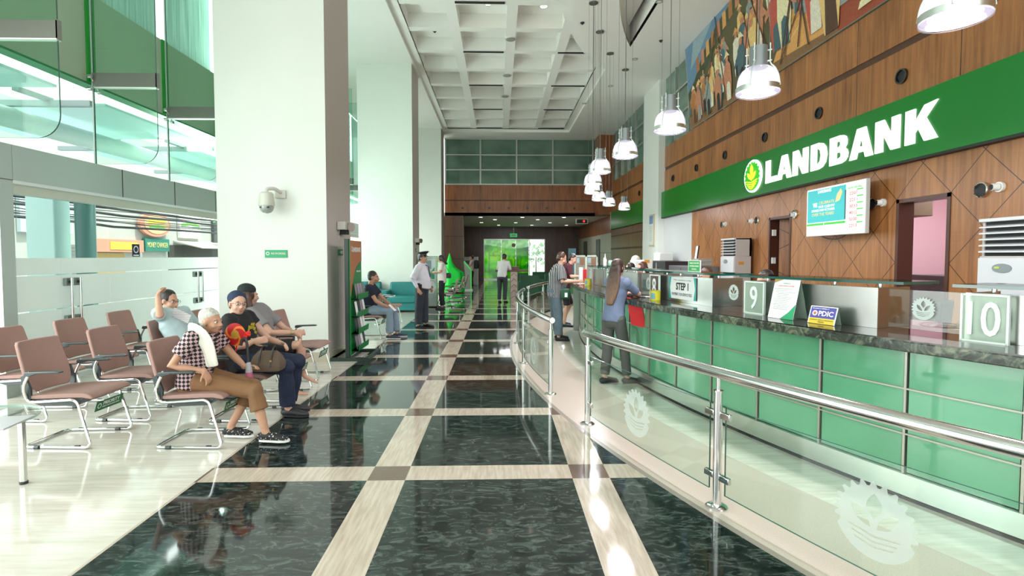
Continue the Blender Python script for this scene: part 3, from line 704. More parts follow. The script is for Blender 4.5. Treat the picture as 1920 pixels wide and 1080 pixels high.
# ------------------------------------------------------------------ mural (a plain generic harvest scene)
def mural():
    y0, y1 = 14.5, 1.0; zb, zt = 5.13, 7.29; x_b, x_t = 5.34, 5.16
    rnd = random.Random(5); H = zt - zb
    cols = [srgb(*c) for c in ((85,115,140),(125,145,150),(52,62,36),(75,70,42),(110,80,48),(150,98,50),(185,135,75),(205,165,105),(130,60,35),(160,70,55),(190,185,165),(120,130,125),(60,85,90),(35,32,30),(215,190,150),(165,110,80),(70,45,30))]
    mats = []
    for i, c in enumerate(cols):
        g = G('mural_paint_%s' % 'abcdefghijklmnopq'[i]); f = g.noise(g.mapped((1, 4, 4)), 5, 5, .7, 1)
        mats.append(g.done(g.bsdf(g.mix(f, tuple(v*.55 for v in c), tuple(min(1, v*1.9) for v in c)), .55)))
    t = thing('mural_painting', 'long tilted mural of farm workers and harvest above the wooden band', 'painting', (5.3, 8, 5.13))
    MB().prism([(x_b, zb), (x_b+.04, zb), (x_t+.04, zt), (x_t, zt)], (0, y1-y0, 0), (0, y0, 0), (1, 0, 0), (0, 0, 1)).build('backing_board', M('board_edge', (.45, .40, .33), .5), t)
    m = MB(); dep = [0]
    def poly(pts, ci):
        dep[0] += 1; m.mi = ci; e = .002 + dep[0]*.00004; out = []
        for s_, h_ in pts:
            h_ = min(max(h_, 0), H); s_ = min(max(s_, 0.02), y0-y1-.02); q = h_/H
            out.append(V((x_b + (x_t-x_b)*q - e, y0 - s_, zb + h_)))
        m._t(out, [tuple(range(len(out)))])
    L = y0 - y1
    poly([(0,0),(L,0),(L,H),(0,H)], 3)
    poly([(0,.95),(.5,1.15),(1.2,1.65),(2.2,2.0),(3.2,H),(0,H)], 0); poly([(.3,1.5),(1.0,1.75),(1.8,H),(.6,H)], 1)
    poly([(0,.7),(.9,1.0),(2.0,1.55),(3.3,1.95),(4.5,H),(3.3,H),(2,1.95),(1.2,1.62),(.5,1.12),(0,.95)], 2)
    for k in range(9):
        s_ = .7+k*.33; b = 1.28+k*.085; poly([(s_,b),(s_+.2,b+.03),(s_+.2,b+.38),(s_+.02,b+.36)], (5,15,6)[k%3])
    poly([(0,.35),(1.5,.55),(2.2,.9),(1.2,1.0),(.1,.72)], 12); poly([(0,0),(L,0),(L,.3),(2,.15),(0,.3)], 4)
    poly([(4.4,.2),(5.3,1.3),(6.2,1.8),(6.5,1.0),(6.2,.1)], 6); poly([(6.3,0),(6.5,1.4),(7.2,1.9),(8.3,1.7),(8.5,.3),(8.1,0)], 8)
    for k in range(26):
        s_ = 4.6+rnd.random()*1.7; h_ = .3+rnd.random()*1.2; poly([(s_,h_),(s_+.5,h_+.22),(s_+.5,h_+.25),(s_,h_+.02)], rnd.choice((7,5,14,6)))
    def person(s_, h_, z_, ci, cj, hat):
        w_ = z_*.17
        poly([(s_-w_*.7,h_),(s_-w_*1.1,h_+z_*.45),(s_-w_*.9,h_+z_*.78),(s_-w_*.3,h_+z_*.86),(s_+w_*.3,h_+z_*.86),(s_+w_*.9,h_+z_*.76),(s_+w_*1.05,h_+z_*.4),(s_+w_*.6,h_)], ci)
        poly([(s_-w_*.6,h_),(s_-w_*.5,h_+z_*.36),(s_,h_+z_*.42),(s_+w_*.5,h_+z_*.36),(s_+w_*.6,h_)], cj)
        sg = rnd.choice((-1, 1)); poly([(s_+sg*w_*.8,h_+z_*.74),(s_+sg*w_*1.9,h_+z_*.52),(s_+sg*w_*1.8,h_+z_*.45),(s_+sg*w_*.6,h_+z_*.58)], rnd.choice((ci, 15)))
        hd = [(s_+math.cos(a*PI/5)*w_*.42, h_+z_*.93+math.sin(a*PI/5)*w_*.52) for a in range(10)]; poly(hd, 15)
        if hat: poly([(s_-w_*.9,h_+z_*.95),(s_-w_*.35,h_+z_*1.04),(s_,h_+z_*1.1),(s_+w_*.35,h_+z_*1.04),(s_+w_*.9,h_+z_*.95),(s_,h_+z_*.985)], hat)
        else: poly([(p[0], p[1]+w_*.12) for p in hd[1:5]], 13)
    for k in range(96):
        s_ = .35 + rnd.random()*12; row = k/96; h_ = (1-row)*(.45+.8*min(1, s_/4)); z_ = .60 + .35*row + .75*min(1, max(0, s_-2)/5)
        person(s_, h_, z_, rnd.choice((5,6,7,9,10,11,8,12,15,7,10,14)), rnd.choice((13,4,12,16,11,10)), rnd.choice((0, 6, 7, 14, 0)))
    for k in range(16):
        s_ = .8+rnd.random()*9; h_ = rnd.random()*.7; d = rnd.uniform(-.5, .9); l_ = .9+rnd.random()
        poly([(s_,h_),(s_+.035,h_),(s_+d+.035,h_+l_),(s_+d,h_+l_)], 16)
    for k in range(5):
        s_ = 6.8+k*.5; poly([(s_,.1+k*.02),(s_+.7,.12+k*.05),(s_+.6,.3+k*.05),(s_+.05,.2)], (14,9,7,8,10)[k])
    m.build('canvas', mats, t, smooth=0)
mural()
# ------------------------------------------------------------------ left glazing
FIN = glassmat('fin_glass', (.82, .95, .89), refl=.5, base=.02)
SHEET = glassmat('facade_glass', (.95, .99, .98), refl=.35, base=.01)
XG = -5.92
JY = [6.14 + 1.71*k for k in range(-4, 12)]
struct(MB().box((XG-.006, -1, 2.86), (XG+.006, 25.4, ZC)).build('window_left', SHEET))
m = MB()
for y in JY: m.box((XG-.008, y-.008, 2.86), (XG+.010, y+.008, ZC))
struct(m.build('window_left_joints', M('joint_pale', (.55, .62, .58), .4)))
struct(MB().box((-6.15, -1, 4.13), (-5.97, 25.4, 5.43)).build('wall_left_spandrel', M('spandrel_grey', (.54, .52, .42), .5)))
m = MB(); m.box((-6.16, -1, 4.10), (-5.97, 25.4, 4.13)); struct(m.build('trim_left_edge', M('edge_green', (.02, .22, .07), .4)))
m = MB()
for y in JY: m.box((-5.969, y-.045, 4.13), (-5.94, y+.10, 5.43))
struct(m.build('trim_left_stripes', M('stripe_green', (.0, .26, .015), .35, emit=.08)))
# sheer roller blinds
g = G('sheer_blind'); n = g.noise(g.mapped((1, 14, .5)), 1.5, 3); c = g.ramp(n, [(.3, (.42, .52, .49)), (.7, (.66, .74, .71))])
df = g.node('ShaderNodeBsdfDiffuse'); g.put(df.inputs[0], c); tl = g.node('ShaderNodeBsdfTranslucent'); g.put(tl.inputs[0], c)
SHEER = g.done(g.mixs(.55, df.outputs[0], tl.outputs[0]))
for i in range(len(JY)-1):
    a, b = JY[i]+.16, JY[i+1]-.1
    t = tag(MB().box((-6.02, a, 5.44), (-6.01, b, ZC)).build('roller_blind', SHEER, loc=(-6.01, a, 5.44)), 'streaky translucent white blind hanging above the grey spandrel behind the left glazing', 'blind', 'blinds above the left spandrel')
lab_f = {6.14: 'nearest glass fin with rounded lower corner on the left glazing', 7.85: 'second glass fin with rounded lower corner, just left of the big column', 9.56: 'third glass fin, half hidden behind the big column'}
for y in [JY[4+k] for k in range(0, 9)]:
    lab = lab_f.get(round(y, 2), 'farther glass fin seen between the columns on the left glazing')
    t = thing('glass_fin', lab, 'glass fin', (XG, y, 2.95), group='glass fins of the left glazing')
    x0, x1, r_ = XG+.02, XG+.92, .26
    poly = [(x0, ZC), (x0, 2.95)] + [(x1-r_+r_*math.sin(a), 2.95+r_-r_*math.cos(a)) for a in [PI/2*k/8 for k in range(9)]] + [(x1, ZC)]
    m = MB(); m.prism(poly, (0, .019, 0), (0, y-.0095, 0), (1, 0, 0), (0, 0, 1))
    for f in m.bm.faces:
        f.normal_update()
        if abs(f.normal.y) < .5: f.material_index = 1
    m.build('pane', [FIN, GEDGE], t)
    m = MB(); m.box((x0, y-.03, 4.06), (x1+.02, y-.012, 4.26)); m.box((x0, y+.012, 4.06), (x1+.02, y+.03, 4.26)); m.box((x1+.002, y-.03, 4.05), (x1+.022, y+.03, 4.27))
    m.build('clamp_rail', M('clamp_grey', (.22, .22, .20), .35, metal=.4), t)
    MB().box((x0, y-.034, 4.045), (x1+.01, y+.034, 4.058)).build('clamp_lip', WHITEP, t)
    m = MB()
    for sy in (-1, 1):
        for sz in (-1, 1): m.tube([(XG+.05, y, 4.10), (XG+.03, y+sy*.09, 4.10+sz*.09)], .013, seg=8); m.cyl((XG+.01, y+sy*.09, 4.10+sz*.09), (XG+.055, y+sy*.09, 4.10+sz*.09), .028, seg=12)
    m.build('spider_fitting', STEEL, t)
# entrance portal and beam
m = MB(); m.box((-5.95, 6.075, 2.46), (-5.5, 25, 2.86)); struct(m.build('wall_left_beam', ALU))
m = MB(); m.box((-5.9, 6.07, 2.42), (-5.49, 25, 2.459)); struct(m.build('trim_left_lip', LALU))
m = MB()
for y in (7.8, 9.03, 10.3, 11.6, 13, 14.4): m.box((-5.499, y-.006, 2.46), (-5.496, y+.006, 2.86))
m.box((-5.499, 5.9, 2.455), (-5.497, 6.07, 2.462)); m.box((-8, 5.894, 2.44), (-5.5, 5.899, 2.45)); struct(m.build('trim_left_seams', DARK))
m = MB(); m.box((-8.0, 5.9, 0), (-5.5, 6.07, 2.86))
for f in m.bm.faces:
    if f.calc_center_median().x > -5.6: f.material_index = 1  # side reveal darker, its shade put into the face colour
struct(m.build('wall_left_portal', [LALU, ALU]))
m = MB(); m.box((-5.62, 6.07, 2.31), (-5.51, 25, 2.42)); struct(m.build('trim_left_track', M('track_pale', (.50, .54, .47), .4)))
ys = [6.09, 6.74, 7.56, 8.72, 9.58, 10.8, 12.2, 13.6, 15.0]
FROST = G('frosted_film'); df = FROST.node('ShaderNodeBsdfDiffuse'); df.inputs[0].default_value = (.86, .88, .86, 1); tl = FROST.node('ShaderNodeBsdfTranslucent'); tl.inputs[0].default_value = (.93, .96, .94, 1); gl = FROST.node('ShaderNodeBsdfGlossy'); gl.inputs['Roughness'].default_value = .12
FROST = FROST.done(FROST.mixs(.06, FROST.mixs(.55, df.outputs[0], tl.outputs[0]), gl.outputs[0]))
for i in range(len(ys)-1):
    a, b = ys[i]+.012, ys[i+1]-.012
    d = struct(MB().box((-5.566, a, .04), (-5.554, b, 2.31)).build('door_%d' % (i+10), SHEET))
    m = MB()
    for z0, z1 in ((.06, .93), (.945, 1.36), (1.375, 1.575)): m.box((-5.553, a-.009, z0), (-5.549, b+.009, z1))
    m.build('frosted_film', FROST, d)
    MB().box((-5.58, a, .0), (-5.54, b, .06)).build('floor_rail', LALU, d)
for y, i in ((6.86, 1), (9.66, 4)):
    t = bpy.data.objects['door_%d' % (i+10)]
    m = MB()
    for z in (1.22, .74): m.box((-5.545, y-.11, z), (-5.50, y+.11, z+.10))
    h = m.build('door_handle', M('handle_grey', (.22, .27, .25), .4, metal=.3), t, bevel=.008)
    for dy in (-.06, .08): MB().cyl((-5.47, y+dy, .76), (-5.47, y+dy, 1.32), .017).build('grip', CHROME, h)
    m = MB()
    for z in (.79, 1.27):
        for dy in (-.06, .08): m.cyl((-5.51, y+dy, z), (-5.47, y+dy, z), .02, seg=12)
    m.build('grip_mount', BLACKP, h)
t = thing('door_sticker', 'dark blue square sticker with a white ring on the glass door', 'sticker', (-5.548, 8.1, 1.68))
MB().box((-5.55, 8.03, 1.59), (-5.546, 8.19, 1.78)).build('sheet', M('sticker_navy', (.02, .02, .06), .4), t)
MB().rings([[V((-5.545, 8.11 + math.cos(2*PI*k/24)*q, 1.70 + math.sin(2*PI*k/24)*q)) for k in range(24)] for q in (.055, .04)], cap=False).build('ring', PAPER, t)
MB().box((-5.545, 8.05, 1.60), (-5.5445, 8.17, 1.62)).build('caption', PAPER, t)
m = MB()
# ------------------------------------------------------------------ outdoors on the left: canopy and shops
g = G('canopy_panel'); df = g.node('ShaderNodeBsdfDiffuse'); df.inputs[0].default_value = (.7, .78, .78, 1); tl = g.node('ShaderNodeBsdfTranslucent'); tl.inputs[0].default_value = (.6, .72, .72, 1)
CANM = g.done(g.mixs(.6, df.outputs[0], tl.outputs[0]))
t = thing('street_canopy', 'pale translucent canopy with bright slots outside the left glazing', 'canopy', (-9, 12, 4.1))
m = MB(); k = 0
for y in (5.2, 8.55, 12.0, 15.2, 18.6, 22): m.box((-9.6, y+.12, 4.02), (-6.35, y+2.55, 4.06))
m.build('roof_panels', CANM, t)
m = MB()
for y in (5.05, 8.4, 11.85, 15.05, 18.45, 21.9):
    m.box((-9.7, y-.05, 3.93), (-6.35, y+.05, 4.02)); 
    for k in range(3): m.obox((-7-k*1.0, y-.28, 4.03), (.05, 0, 0), (0.0, .3, 0), (0, 0, .03))
m.build('roof_beams', M('canopy_beam', (.34, .40, .41), .5), t)
MB().cyl((-7.6, 6, 3.75), (-7.6, 24, 3.75), .16).build('gutter_pipe', M('pipe_pale', (.5, .6, .58), .5), t)
t = thing('street_pillar', 'dark teal round pillar outside the glass doors', 'pillar', (-8.3, 10.7, -.06))
MB().cyl((-8.3, 10.7, -.06), (-8.3, 10.7, 2.95), .17, seg=32).build('shaft', M('teal_pillar', (.02, .10, .09), .35), t)
MB().cyl((-8.3, 10.7, -.06), (-8.3, 10.7, .1), .22, seg=32).build('base', M('teal_pillar'), t)
tag(MB().box((-9.3, 10.5, -.06), (-8.75, 10.9, 2.95)).build('street_column', M('pale_teal', (.42, .58, .56), .5), loc=(-9, 10.7, -.06), bevel=.02), 'pale square column outside beside the teal pillar', 'pillar')
t = thing('shop_building', 'row of pale shopfronts with signs across the street', 'building', (-15, 22, -.06))
XS = -15.0
MB().box((XS-2, 8, -.06), (XS, 34, 6.5)).build('wall', M('shop_wall', (.50, .52, .48), .7, nz=.15, nscale=1.5), t)
m = MB()
for y in (9.5, 17.0): m.box((XS-.02, y, -.06), (XS+.03, y+2.4, 2.0))
for k in range(16): m.box((XS+.03, 17.0, .1+k*.12), (XS+.045, 19.4, .15+k*.12))
m.build('shutter', M('shutter_grey', (.22, .24, .22), .5), t)
MB().box((XS, 24.0, -.06), (XS+.05, 28.5, 2.1)).build('shop_opening', M('shop_dark', (.06, .06, .05), .6), t)
MB().box((XS, 19.6, -.06), (XS+.05, 21.2, 1.72)).build('shop_opening', M('shop_glow', (.5, .35, .12), .5), t)
m = MB()
for k in range(5): m.box((XS-.01, 9+k*4.6, 3.5), (XS+.02, 11.2+k*4.6, 4.6))
m.build('window', M('window_grey', (.15, .19, .19), .3), t)
MB().prism([(0, 2.25), (1.3, 1.95), (1.3, 1.99), (0, 2.32)], (0, 5, 0), (XS, 24.4, 0), (1, 0, 0), (0, 0, 1)).build('awning', M('awning_pale', (.6, .6, .55), .6), t)
def sgn(name, lab, y0, y1, z0, z1, m_, d=.15):
    s_ = thing(name, lab, 'sign', (XS+d, (y0+y1)/2, z0)); MB().box((XS+.02, y0, z0), (XS+d, y1, z1)).build('board', m_, s_, bevel=.01); return s_
s_ = sgn('shop_sign', 'green money changer sign across the street', 22.3, 23.9, 1.8, 2.35, M('shop_green', (.02, .22, .16), .5))
text('MONEY CHANGER', 'lettering', M('shop_letters', (.75, .7, .3), .5), s_, (XS+.155, 23.1, 2.08), (0, 1, 0), (0, 0, 1), 1.35, .22, .01)
s_ = sgn('shop_sign', 'orange and pink shopfront sign board low across the street', 19.5, 22.2, 1.75, 2.25, M('shop_orange', (.70, .32, .22), .5))
MB().box((XS+.15, 20.3, 1.85), (XS+.17, 21.8, 2.15)).build('lettering_patch', M('shop_yellow', (.7, .6, .08), .5), s_)
s_ = thing('oval_sign', 'projecting oval sign in orange, yellow and green above the shops', 'sign', (XS+.3, 22.9, 2.9))
MB().prism([(math.cos(2*PI*k/32)*1.0, math.sin(2*PI*k/32)*.52) for k in range(32)], (.12, 0, 0), (XS+.1, 22.9, 2.95), (0, 1, 0), (0, 0, 1)).build('board', M('shop_orange'), s_)
MB().prism([(math.cos(2*PI*k/32)*.8, math.sin(2*PI*k/32)*.40) for k in range(32)], (.02, 0, 0), (XS+.22, 22.95, 2.95), (0, 1, 0), (0, 0, 1)).build('face', M('shop_peach', (.8, .55, .3), .5), s_)
MB().prism([(-.6, .02), (.5, .1), (.55, .28), (-.5, .24)], (.02, 0, 0), (XS+.24, 22.95, 2.95), (0, 1, 0), (0, 0, 1)).build('lettering', M('shop_yellow'), s_)
MB().prism([(-.45, -.2), (0, -.12), (.5, -.16), (.45, -.05), (0, 0), (-.5, -.08)], (.02, 0, 0), (XS+.24, 22.95, 2.95), (0, 1, 0), (0, 0, 1)).build('swash', M('shop_lime', (.2, .6, .12), .5), s_)
MB().cyl((XS, 22.2, 2.95), (XS+.2, 22.2, 2.95), .04).build('arm', STEEL, s_)
s_ = sgn('shop_sign', 'white shop sign with a green curved band across the street', 24.7, 26.4, 2.45, 4.0, M('shop_white', (.8, .8, .76), .5))
MB().prism([(-.75, -.3), (0, -.15), (.75, -.3), (.75, -.42), (0, -.3), (-.75, -.42)], (.02, 0, 0), (XS+.15, 25.55, 3.4), (0, 1, 0), (0, 0, 1)).build('band', M('shop_lime'), s_)
s_ = sgn('shop_sign', 'dark shop sign with a white ring logo at the right end of the shops', 27.6, 30.2, 2.3, 3.7, M('shop_charcoal', (.05, .06, .06), .5))
MB().rings([[V((XS+.16, 29.2 + math.cos(2*PI*k/28)*q, 3.1 + math.sin(2*PI*k/28)*q)) for k in range(28)] for q in (.5, .42)], cap=False).build('ring', PAPER, s_)
s_ = sgn('shop_sign', 'faded white sign with big rounded letters at the left of the doors', 9.2, 13.2, 2.1, 3.1, M('shop_faded', (.55, .56, .53), .6))
text('eze', 'lettering', M('shop_white'), s_, (XS+.155, 12.0, 2.6), (0, 1, 0), (0, 0, 1), 1.7, .5, .01)
s_ = sgn('shop_sign', 'pale blue poster board on the shop wall', 16.6, 18.6, 2.35, 3.5, M('shop_paleblue', (.55, .65, .68), .6))
t = thing('utility_cables', 'bundle of sagging black utility cables over the street', 'cables', (-13, 20, 3.5))
for k in range(22):
    r_ = random.Random(k+3); z = 2.55 + k*.07 + r_.uniform(-.03, .03); sag = r_.uniform(.05, .3)
    MB().tube([(-12.2 - r_.random(), 6 + 24*q/10, z + sag*((q/10-.5)**2*4 - 1)*.8 + .2) for q in range(11)], .014 + .03*(k % 4 == 0), seg=6).build('cable', M('cable_black', (.03, .04, .045), .6), t)
t = thing('street_tree', 'small bright green tree beside the shops across the street', 'tree', (-13.6, 26.8, -.06))
m = MB(); r_ = random.Random(9)
for k in range(140):
    c = V((-13.6, 26.9, 3.1)) + V((r_.gauss(0, .28), r_.gauss(0, .3), r_.gauss(0, .3))); d = V((r_.uniform(-1,1), r_.uniform(-1,1), r_.uniform(-1,1))).normalized()*.13; e = d.cross(V((.3, r_.random(), 1))).normalized()*.07
    m.quad(c-d, c+e, c+d, c-e)
m.build('foliage', M('leaf_bright', (.06, .35, .08), .6), t)
MB().loft([(-13.6, 26.8, -.06), (-13.6, 26.85, 3.0)], [.06, .03], round_=False).build('trunk', M('bark'), t)
# ------------------------------------------------------------------ the curved service counter
def A(y, r_=14.0): return ang(r_, y)
AC0, AC1 = A(1.0), A(11.05)
t = thing('service_counter', 'long curved service counter with green glass panels and dark stone top', 'counter', (2.2, 6, 0))
g = G('green_backed_glass'); x, y, z = g.xyz()
n = g.noise(g.mapped((.5, .8, .6)), 1.2, 2)
GPAN = g.done(g.bsdf(g.ramp(n, [(.3, (.075, .30, .15)), (.7, (.14, .42, .25))]), .06, spec=.8))
g = G('green_marble')
n = g.noise(g.obj(), 9, 6, .7, 1.6); c = g.ramp(n, [(.36, (.008, .011, .009)), (.5, (.032, .045, .032)), (.60, (.12, .15, .10)), (.72, (.26, .26, .18))])
MARB = g.done(g.bsdf(c, .16, spec=.6))
g = G('black_stone_top'); n = g.noise(g.obj(), 14, 5, .7, 1); TOPM = g.done(g.bsdf(g.ramp(n, [(.45, (.016, .013, .013)), (.75, (.05, .045, .04))]), .06, spec=.7))
body = sector(MB(), 13.25, 13.965, AC1, AC0, .02, 1.0, 40).build('body', M('counter_core', (.10, .14, .12), .5), t)
TRIMM = M('trim_metal', (.42, .41, .36), .42, metal=.8); stp = .6/14.0; aref = A(5.61); angs = []
k = -20
while k < 40:
    a = aref + stp*k
    if AC1 < a < AC0: angs.append(a)
    k += 1
edges_ = [AC1] + angs + [AC0]
for i in range(len(edges_)-1):
    a, b = edges_[i]+.0012, edges_[i+1]-.0012
    sector(MB(), 13.965, 13.99, a, b, .17, .995, 3).build('glass_panel', GPAN, t)
m = MB()
for a in edges_: sector(MB(), 13.96, 14.004, a-.00055, a+.00055, .165, 1.0, 1).build('vertical_trim', TRIMM, t)
for z in (.42, .72): sector(MB(), 13.96, 14.006, AC1, AC0, z, z+.011, 40).build('horizontal_trim', TRIMM, t)
m = MB(); sector(m, 13.9, 14.03, AC1, AC0, .025, .165, 40); m.build('kick_plate', BRUSH, t)
sector(MB(), 13.95, 14.035, AC1, AC0, 0, .02, 40).build('plinth', DARK, t)
sector(MB(), 13.0, 14.2, AC1-.012, AC0, 1.0, 1.068, 60).build('counter_edge', MARB, t, bevel=.008)
sector(MB(), 13.0, 14.195, AC1-.0115, AC0, 1.067, 1.076, 60).build('counter_top', TOPM, t)
MB().box((1.62, 11.1, 0), (2.9, 11.25, 1.0)).build('end_panel', M('end_metal', (.5, .5, .47), .3, metal=.7), t)
# low staff worktop behind
tag(sector(MB(), 12.2, 13.0, AC1, A(2.6), .70, .74, 40).build('staff_desk', M('desk_grey', (.25, .24, .22), .5), loc=(3.2, 6, .7)), 'long low grey staff desk running behind the curved counter', 'desk')
# stations on the counter
SW_ = M('frost_acrylic', (.62, .74, .66), .3)
g = G('clear_acrylic'); tr = g.node('ShaderNodeBsdfTransparent'); tr.inputs[0].default_value = (.86, .92, .86, 1); d_ = g.bsdf((.50, .62, .52), .15); ACR = g.done(g.mixs(.5, tr.outputs[0], d_))
PLATE = M('reflection_brown', (.09, .045, .035), .4)  # brown reflection in the clear acrylic, painted as the plate colour
FROSTW = M('frost_white', (.80, .88, .83), .45)
per = .1234; a9 = A(4.78, 13.85)
st_names = {-2: None, -1: '10', 0: '9', 1: '8', 2: '7', 3: '6'}
def frame3(a, r_=13.85):
    """at angle a: position, right-hand direction seen from the customer side, outward normal"""
    return pol(r_, a), V((math.sin(a), -math.cos(a), 0)), V((-math.cos(a), -math.sin(a), 0))
for k in range(-1, 4):
    nm = st_names[-k if False else k] if False else {1: '10', 0: '9', -1: '8', -2: '7', -3: '6'}.get(k - 2 + 0, None)
for k, nm in ((1, '10'), (0, '9'), (-1, '8'), (-2, '7'), (-3, '6')):
    a_s = a9 + per*k; a_e = a_s + (.0855 if k > -3 else .075)
    c = pol(13.8, (a_s+a_e)/2)
    s_ = thing('teller_screen', 'brushed steel teller screen with glass shelf at counter window %s' % nm, 'counter screen', (c.x, c.y, 1.076), group='steel teller screens')
    m = MB(); sector(m, 13.79, 13.82, a_s, a_e, 1.077, 1.37, 8); sector(m, 13.45, 13.79, a_e-.002, a_e, 1.077, 1.37, 1); sector(m, 13.45, 13.79, a_s, a_s+.002, 1.077, 1.37, 1)
    m.build('steel_panel', M('screen_steel', (.50, .51, .49), .28, metal=1, nz=.12, nscale=5), s_)
    m = MB(); sector(m, 13.50, 13.92, a_s-.002, a_e+.016, 1.405, 1.424, 8)
    for f in m.bm.faces:
        f.normal_update()
        if abs(f.normal.z) < .5: f.material_index = 1
    m.build('glass_shelf', [glassmat('shelf_glass', (.42, .56, .52), base=.12), GEDGE], s_)
    m = MB()
    for q in (.08, .35, .65, .95): p = pol(13.7, a_s + (a_e-a_s)*q); m.cyl(p + V((0,0,1.36)), p + V((0,0,1.406)), .014, seg=12)
    m.build('standoff', STEEL, s_)
    # clear glass with emblem between the screens
    c0, c1 = a_e + .004, a9 + per*(k+1) - .002
    if k < 1:
        mid = (c0+c1)/2; pm, rt, out = frame3(mid, 13.78)
        gq = thing('glass_partition', 'low clear glass panel with an etched gear emblem right of counter window %s' % nm, 'glass panel', (pm.x, pm.y, 1.1), group='etched glass partitions')
        m = MB(); sector(m, 13.775, 13.787, c0, c1, 1.10, 1.365, 4)
        for f in m.bm.faces:
            f.normal_update()
            if abs(f.normal.z) > .5: f.material_index = 1
        m.build('pane', [GLASS, GEDGEL], gq)
        etched_emblem(gq, pm + out*.009 + V((0, 0, 1.245)), rt, (0, 0, 1), .072, .078, M('etched_white', (.50, .58, .54), .5), .001)
    # number plate
    w_ = .245/13.85; pm, rt, out = frame3(a_s + w_/2, 13.88)
    pz = V((0, 0, 1.078))
    q = thing('number_sign', 'counter number sign reading %s with white frame' % nm, 'sign', (pm.x, pm.y, 1.076), group='counter number signs')
    hw = .112
    MB().obox(pm + V((0,0,1.222)), rt*hw, out*.006, V((0,0,.142))).build('plate', PLATE if nm == '8' else ACR, q)
    m = MB()
    for dx, dz, sx, sz in ((0, .142, hw, .006), (0, -.142, hw, .006), (-hw, 0, .006, .148), (hw, 0, .006, .148)):
        m.obox(pm + V((0,0,1.222)) + rt*dx + V((0,0,dz)), rt*sx, out*.011, V((0,0,sz)))
    m.build('frame', FROSTW, q)
    text(nm, 'numeral', FROSTW, q, pm + out*.007 + V((0, 0, 1.222)), rt, (0, 0, 1), .16 if len(nm) == 2 else .085, .21, .008, .01)
# STEP 1 sheet on window 8 screen
a_s = a9 - per
pm, rt, out = frame3(a_s + .047, 13.826); zc = V((0, 0, 1.235))
q = thing('instruction_sign', 'white and teal STEP 1 sign on the steel screen of window 8', 'sign', (pm.x, pm.y, 1.1))
MB().obox(pm + zc, rt*.265, out*.002, V((0,0,.125))).build('board', PAPER, q)
TEAL = M('teal_print', (.0, .40, .36), .5)
for sg in (-1, 1):
    MB().prism([(sg*.265, .125), (sg*.225, .125), (sg*.252, 0.0), (sg*.225, -.125), (sg*.265, -.125)], out*.001, pm + zc + out*.0022, rt, (0, 0, 1)).build('side_band', TEAL, q)
INK = M('ink_black', (.015, .018, .02), .5)
text('STEP 1', 'heading', INK, q, pm + zc + out*.003 + V((0,0,.02)), rt, (0,0,1), .25, .085, .001, .035)
text('PAYMENT FOR SERVICE FEES', 'caption', INK, q, pm + zc + out*.003 + V((0,0,-.07)) - rt*.01, rt, (0,0,1), .40, .032, .001)
text('This window is for', 'small_print', INK, q, pm + zc + out*.003 + V((0,0,.092)), rt, (0,0,1), .36, .014, .001)
# two-sided leaflet tent and PDIC sign at window 9
def tent(name, lab, a, w_, h, lean, mats, zz=1.078, r_=13.98):
    pm, rt, out = frame3(a, r_); q = thing(name, lab, 'sign', (pm.x, pm.y, 1.076))
    up = (V((0,0,1))*math.cos(lean) - out*math.sin(lean)).normalized(); n = rt.cross(up)*-1
    n = up.cross(rt)*-1 if False else rt.cross(up)
    if n.dot(out) < 0: n = -n
    b = pm + V((0, 0, zz))
    MB().obox(b + up*h/2, rt*w_/2, n*.0015, up*h/2).build('sheet', mats, q)
    up2 = (V((0,0,1))*math.cos(lean) + out*math.sin(lean)*-2.2).normalized()
    top = b + up*h*.98
    foot = V((b.x, b.y, 0)) - out*(h*math.sin(lean)*2.0) + V((0,0,zz))
    m = MB(); m.obox((top+foot)/2 - n*.003, rt*w_/2, n*.001, (top-foot)/2); m.build('back_stand', ACR, q)
    return q, b, rt, up, n
q, b, rt, up, n = tent('citizen_charter', 'tall white and green printed leaflet stand beside number 9', a9 + .036, .25, .335, .24, PAPER)
text('CERTIFICATE', 'heading', M('print_green', (.02, .3, .12), .5), q, b + up*.30 + n*.003, rt, up, .07, .009, .0005)
text('CITIZENS CHARTER OF THE BANK', 'heading', M('print_red', (.7, .12, .12), .5), q, b + up*.278 + n*.003, rt, up, .16, .010, .0005)
m = MB()
for k in range(13):
    r_ = random.Random(k); wd = .05 + r_.random()*.05; m.obox(b + up*(.255 - k*.0145) + n*.0028 - rt*(.10-wd-.01 if k % 3 else .02), rt*wd, n*.0004, up*.0022)
m.build('print_lines', M('print_grey'), q)
m = MB().prism([(.125, .0), (.125, .13), (.07, .06), (0, .0)], n*.001, b + n*.0025, rt, up).build('green_corner', M('print_green'), q)
m = MB().prism([(-.125, .335), (-.04, .335), (-.125, .30)], n*.001, b + n*.0025, rt, up).build('gold_corner', M('print_gold', (.45, .30, .10), .5), q)
q, b, rt, up, n = tent('deposit_sign', 'small blue and yellow PDIC sign standing on the counter', a9 + .0625, .215, .135, .3, M('pdic_blue', (.07, .07, .28), .45), r_=13.98)
MB().obox(b + up*.022 + n*.002, rt*.1075, n*.0008, up*.022).build('yellow_band', M('pdic_yellow', (.62, .48, .04), .5), q)
m = MB()
for dx, dz, sx, sz in ((0, .135, .1095, .003), (-.1075, .0675, .003, .0675), (.1075, .0675, .003, .0675)): m.obox(b + rt*dx + up*dz, rt*sx, n*.003, up*sz)
m.build('acrylic_edge', FROSTW, q)
text('PDIC', 'heading', PAPER, q, b + up*.082 + n*.003 + rt*.026, rt, up, .12, .04, .0006, .02)
MB().prism([(math.cos(2*PI*k/20)*.021, math.sin(2*PI*k/20)*.021) for k in range(20)], n*.0006, b + up*.082 - rt*.066 + n*.002, rt, up).build('seal', PAPER, q)
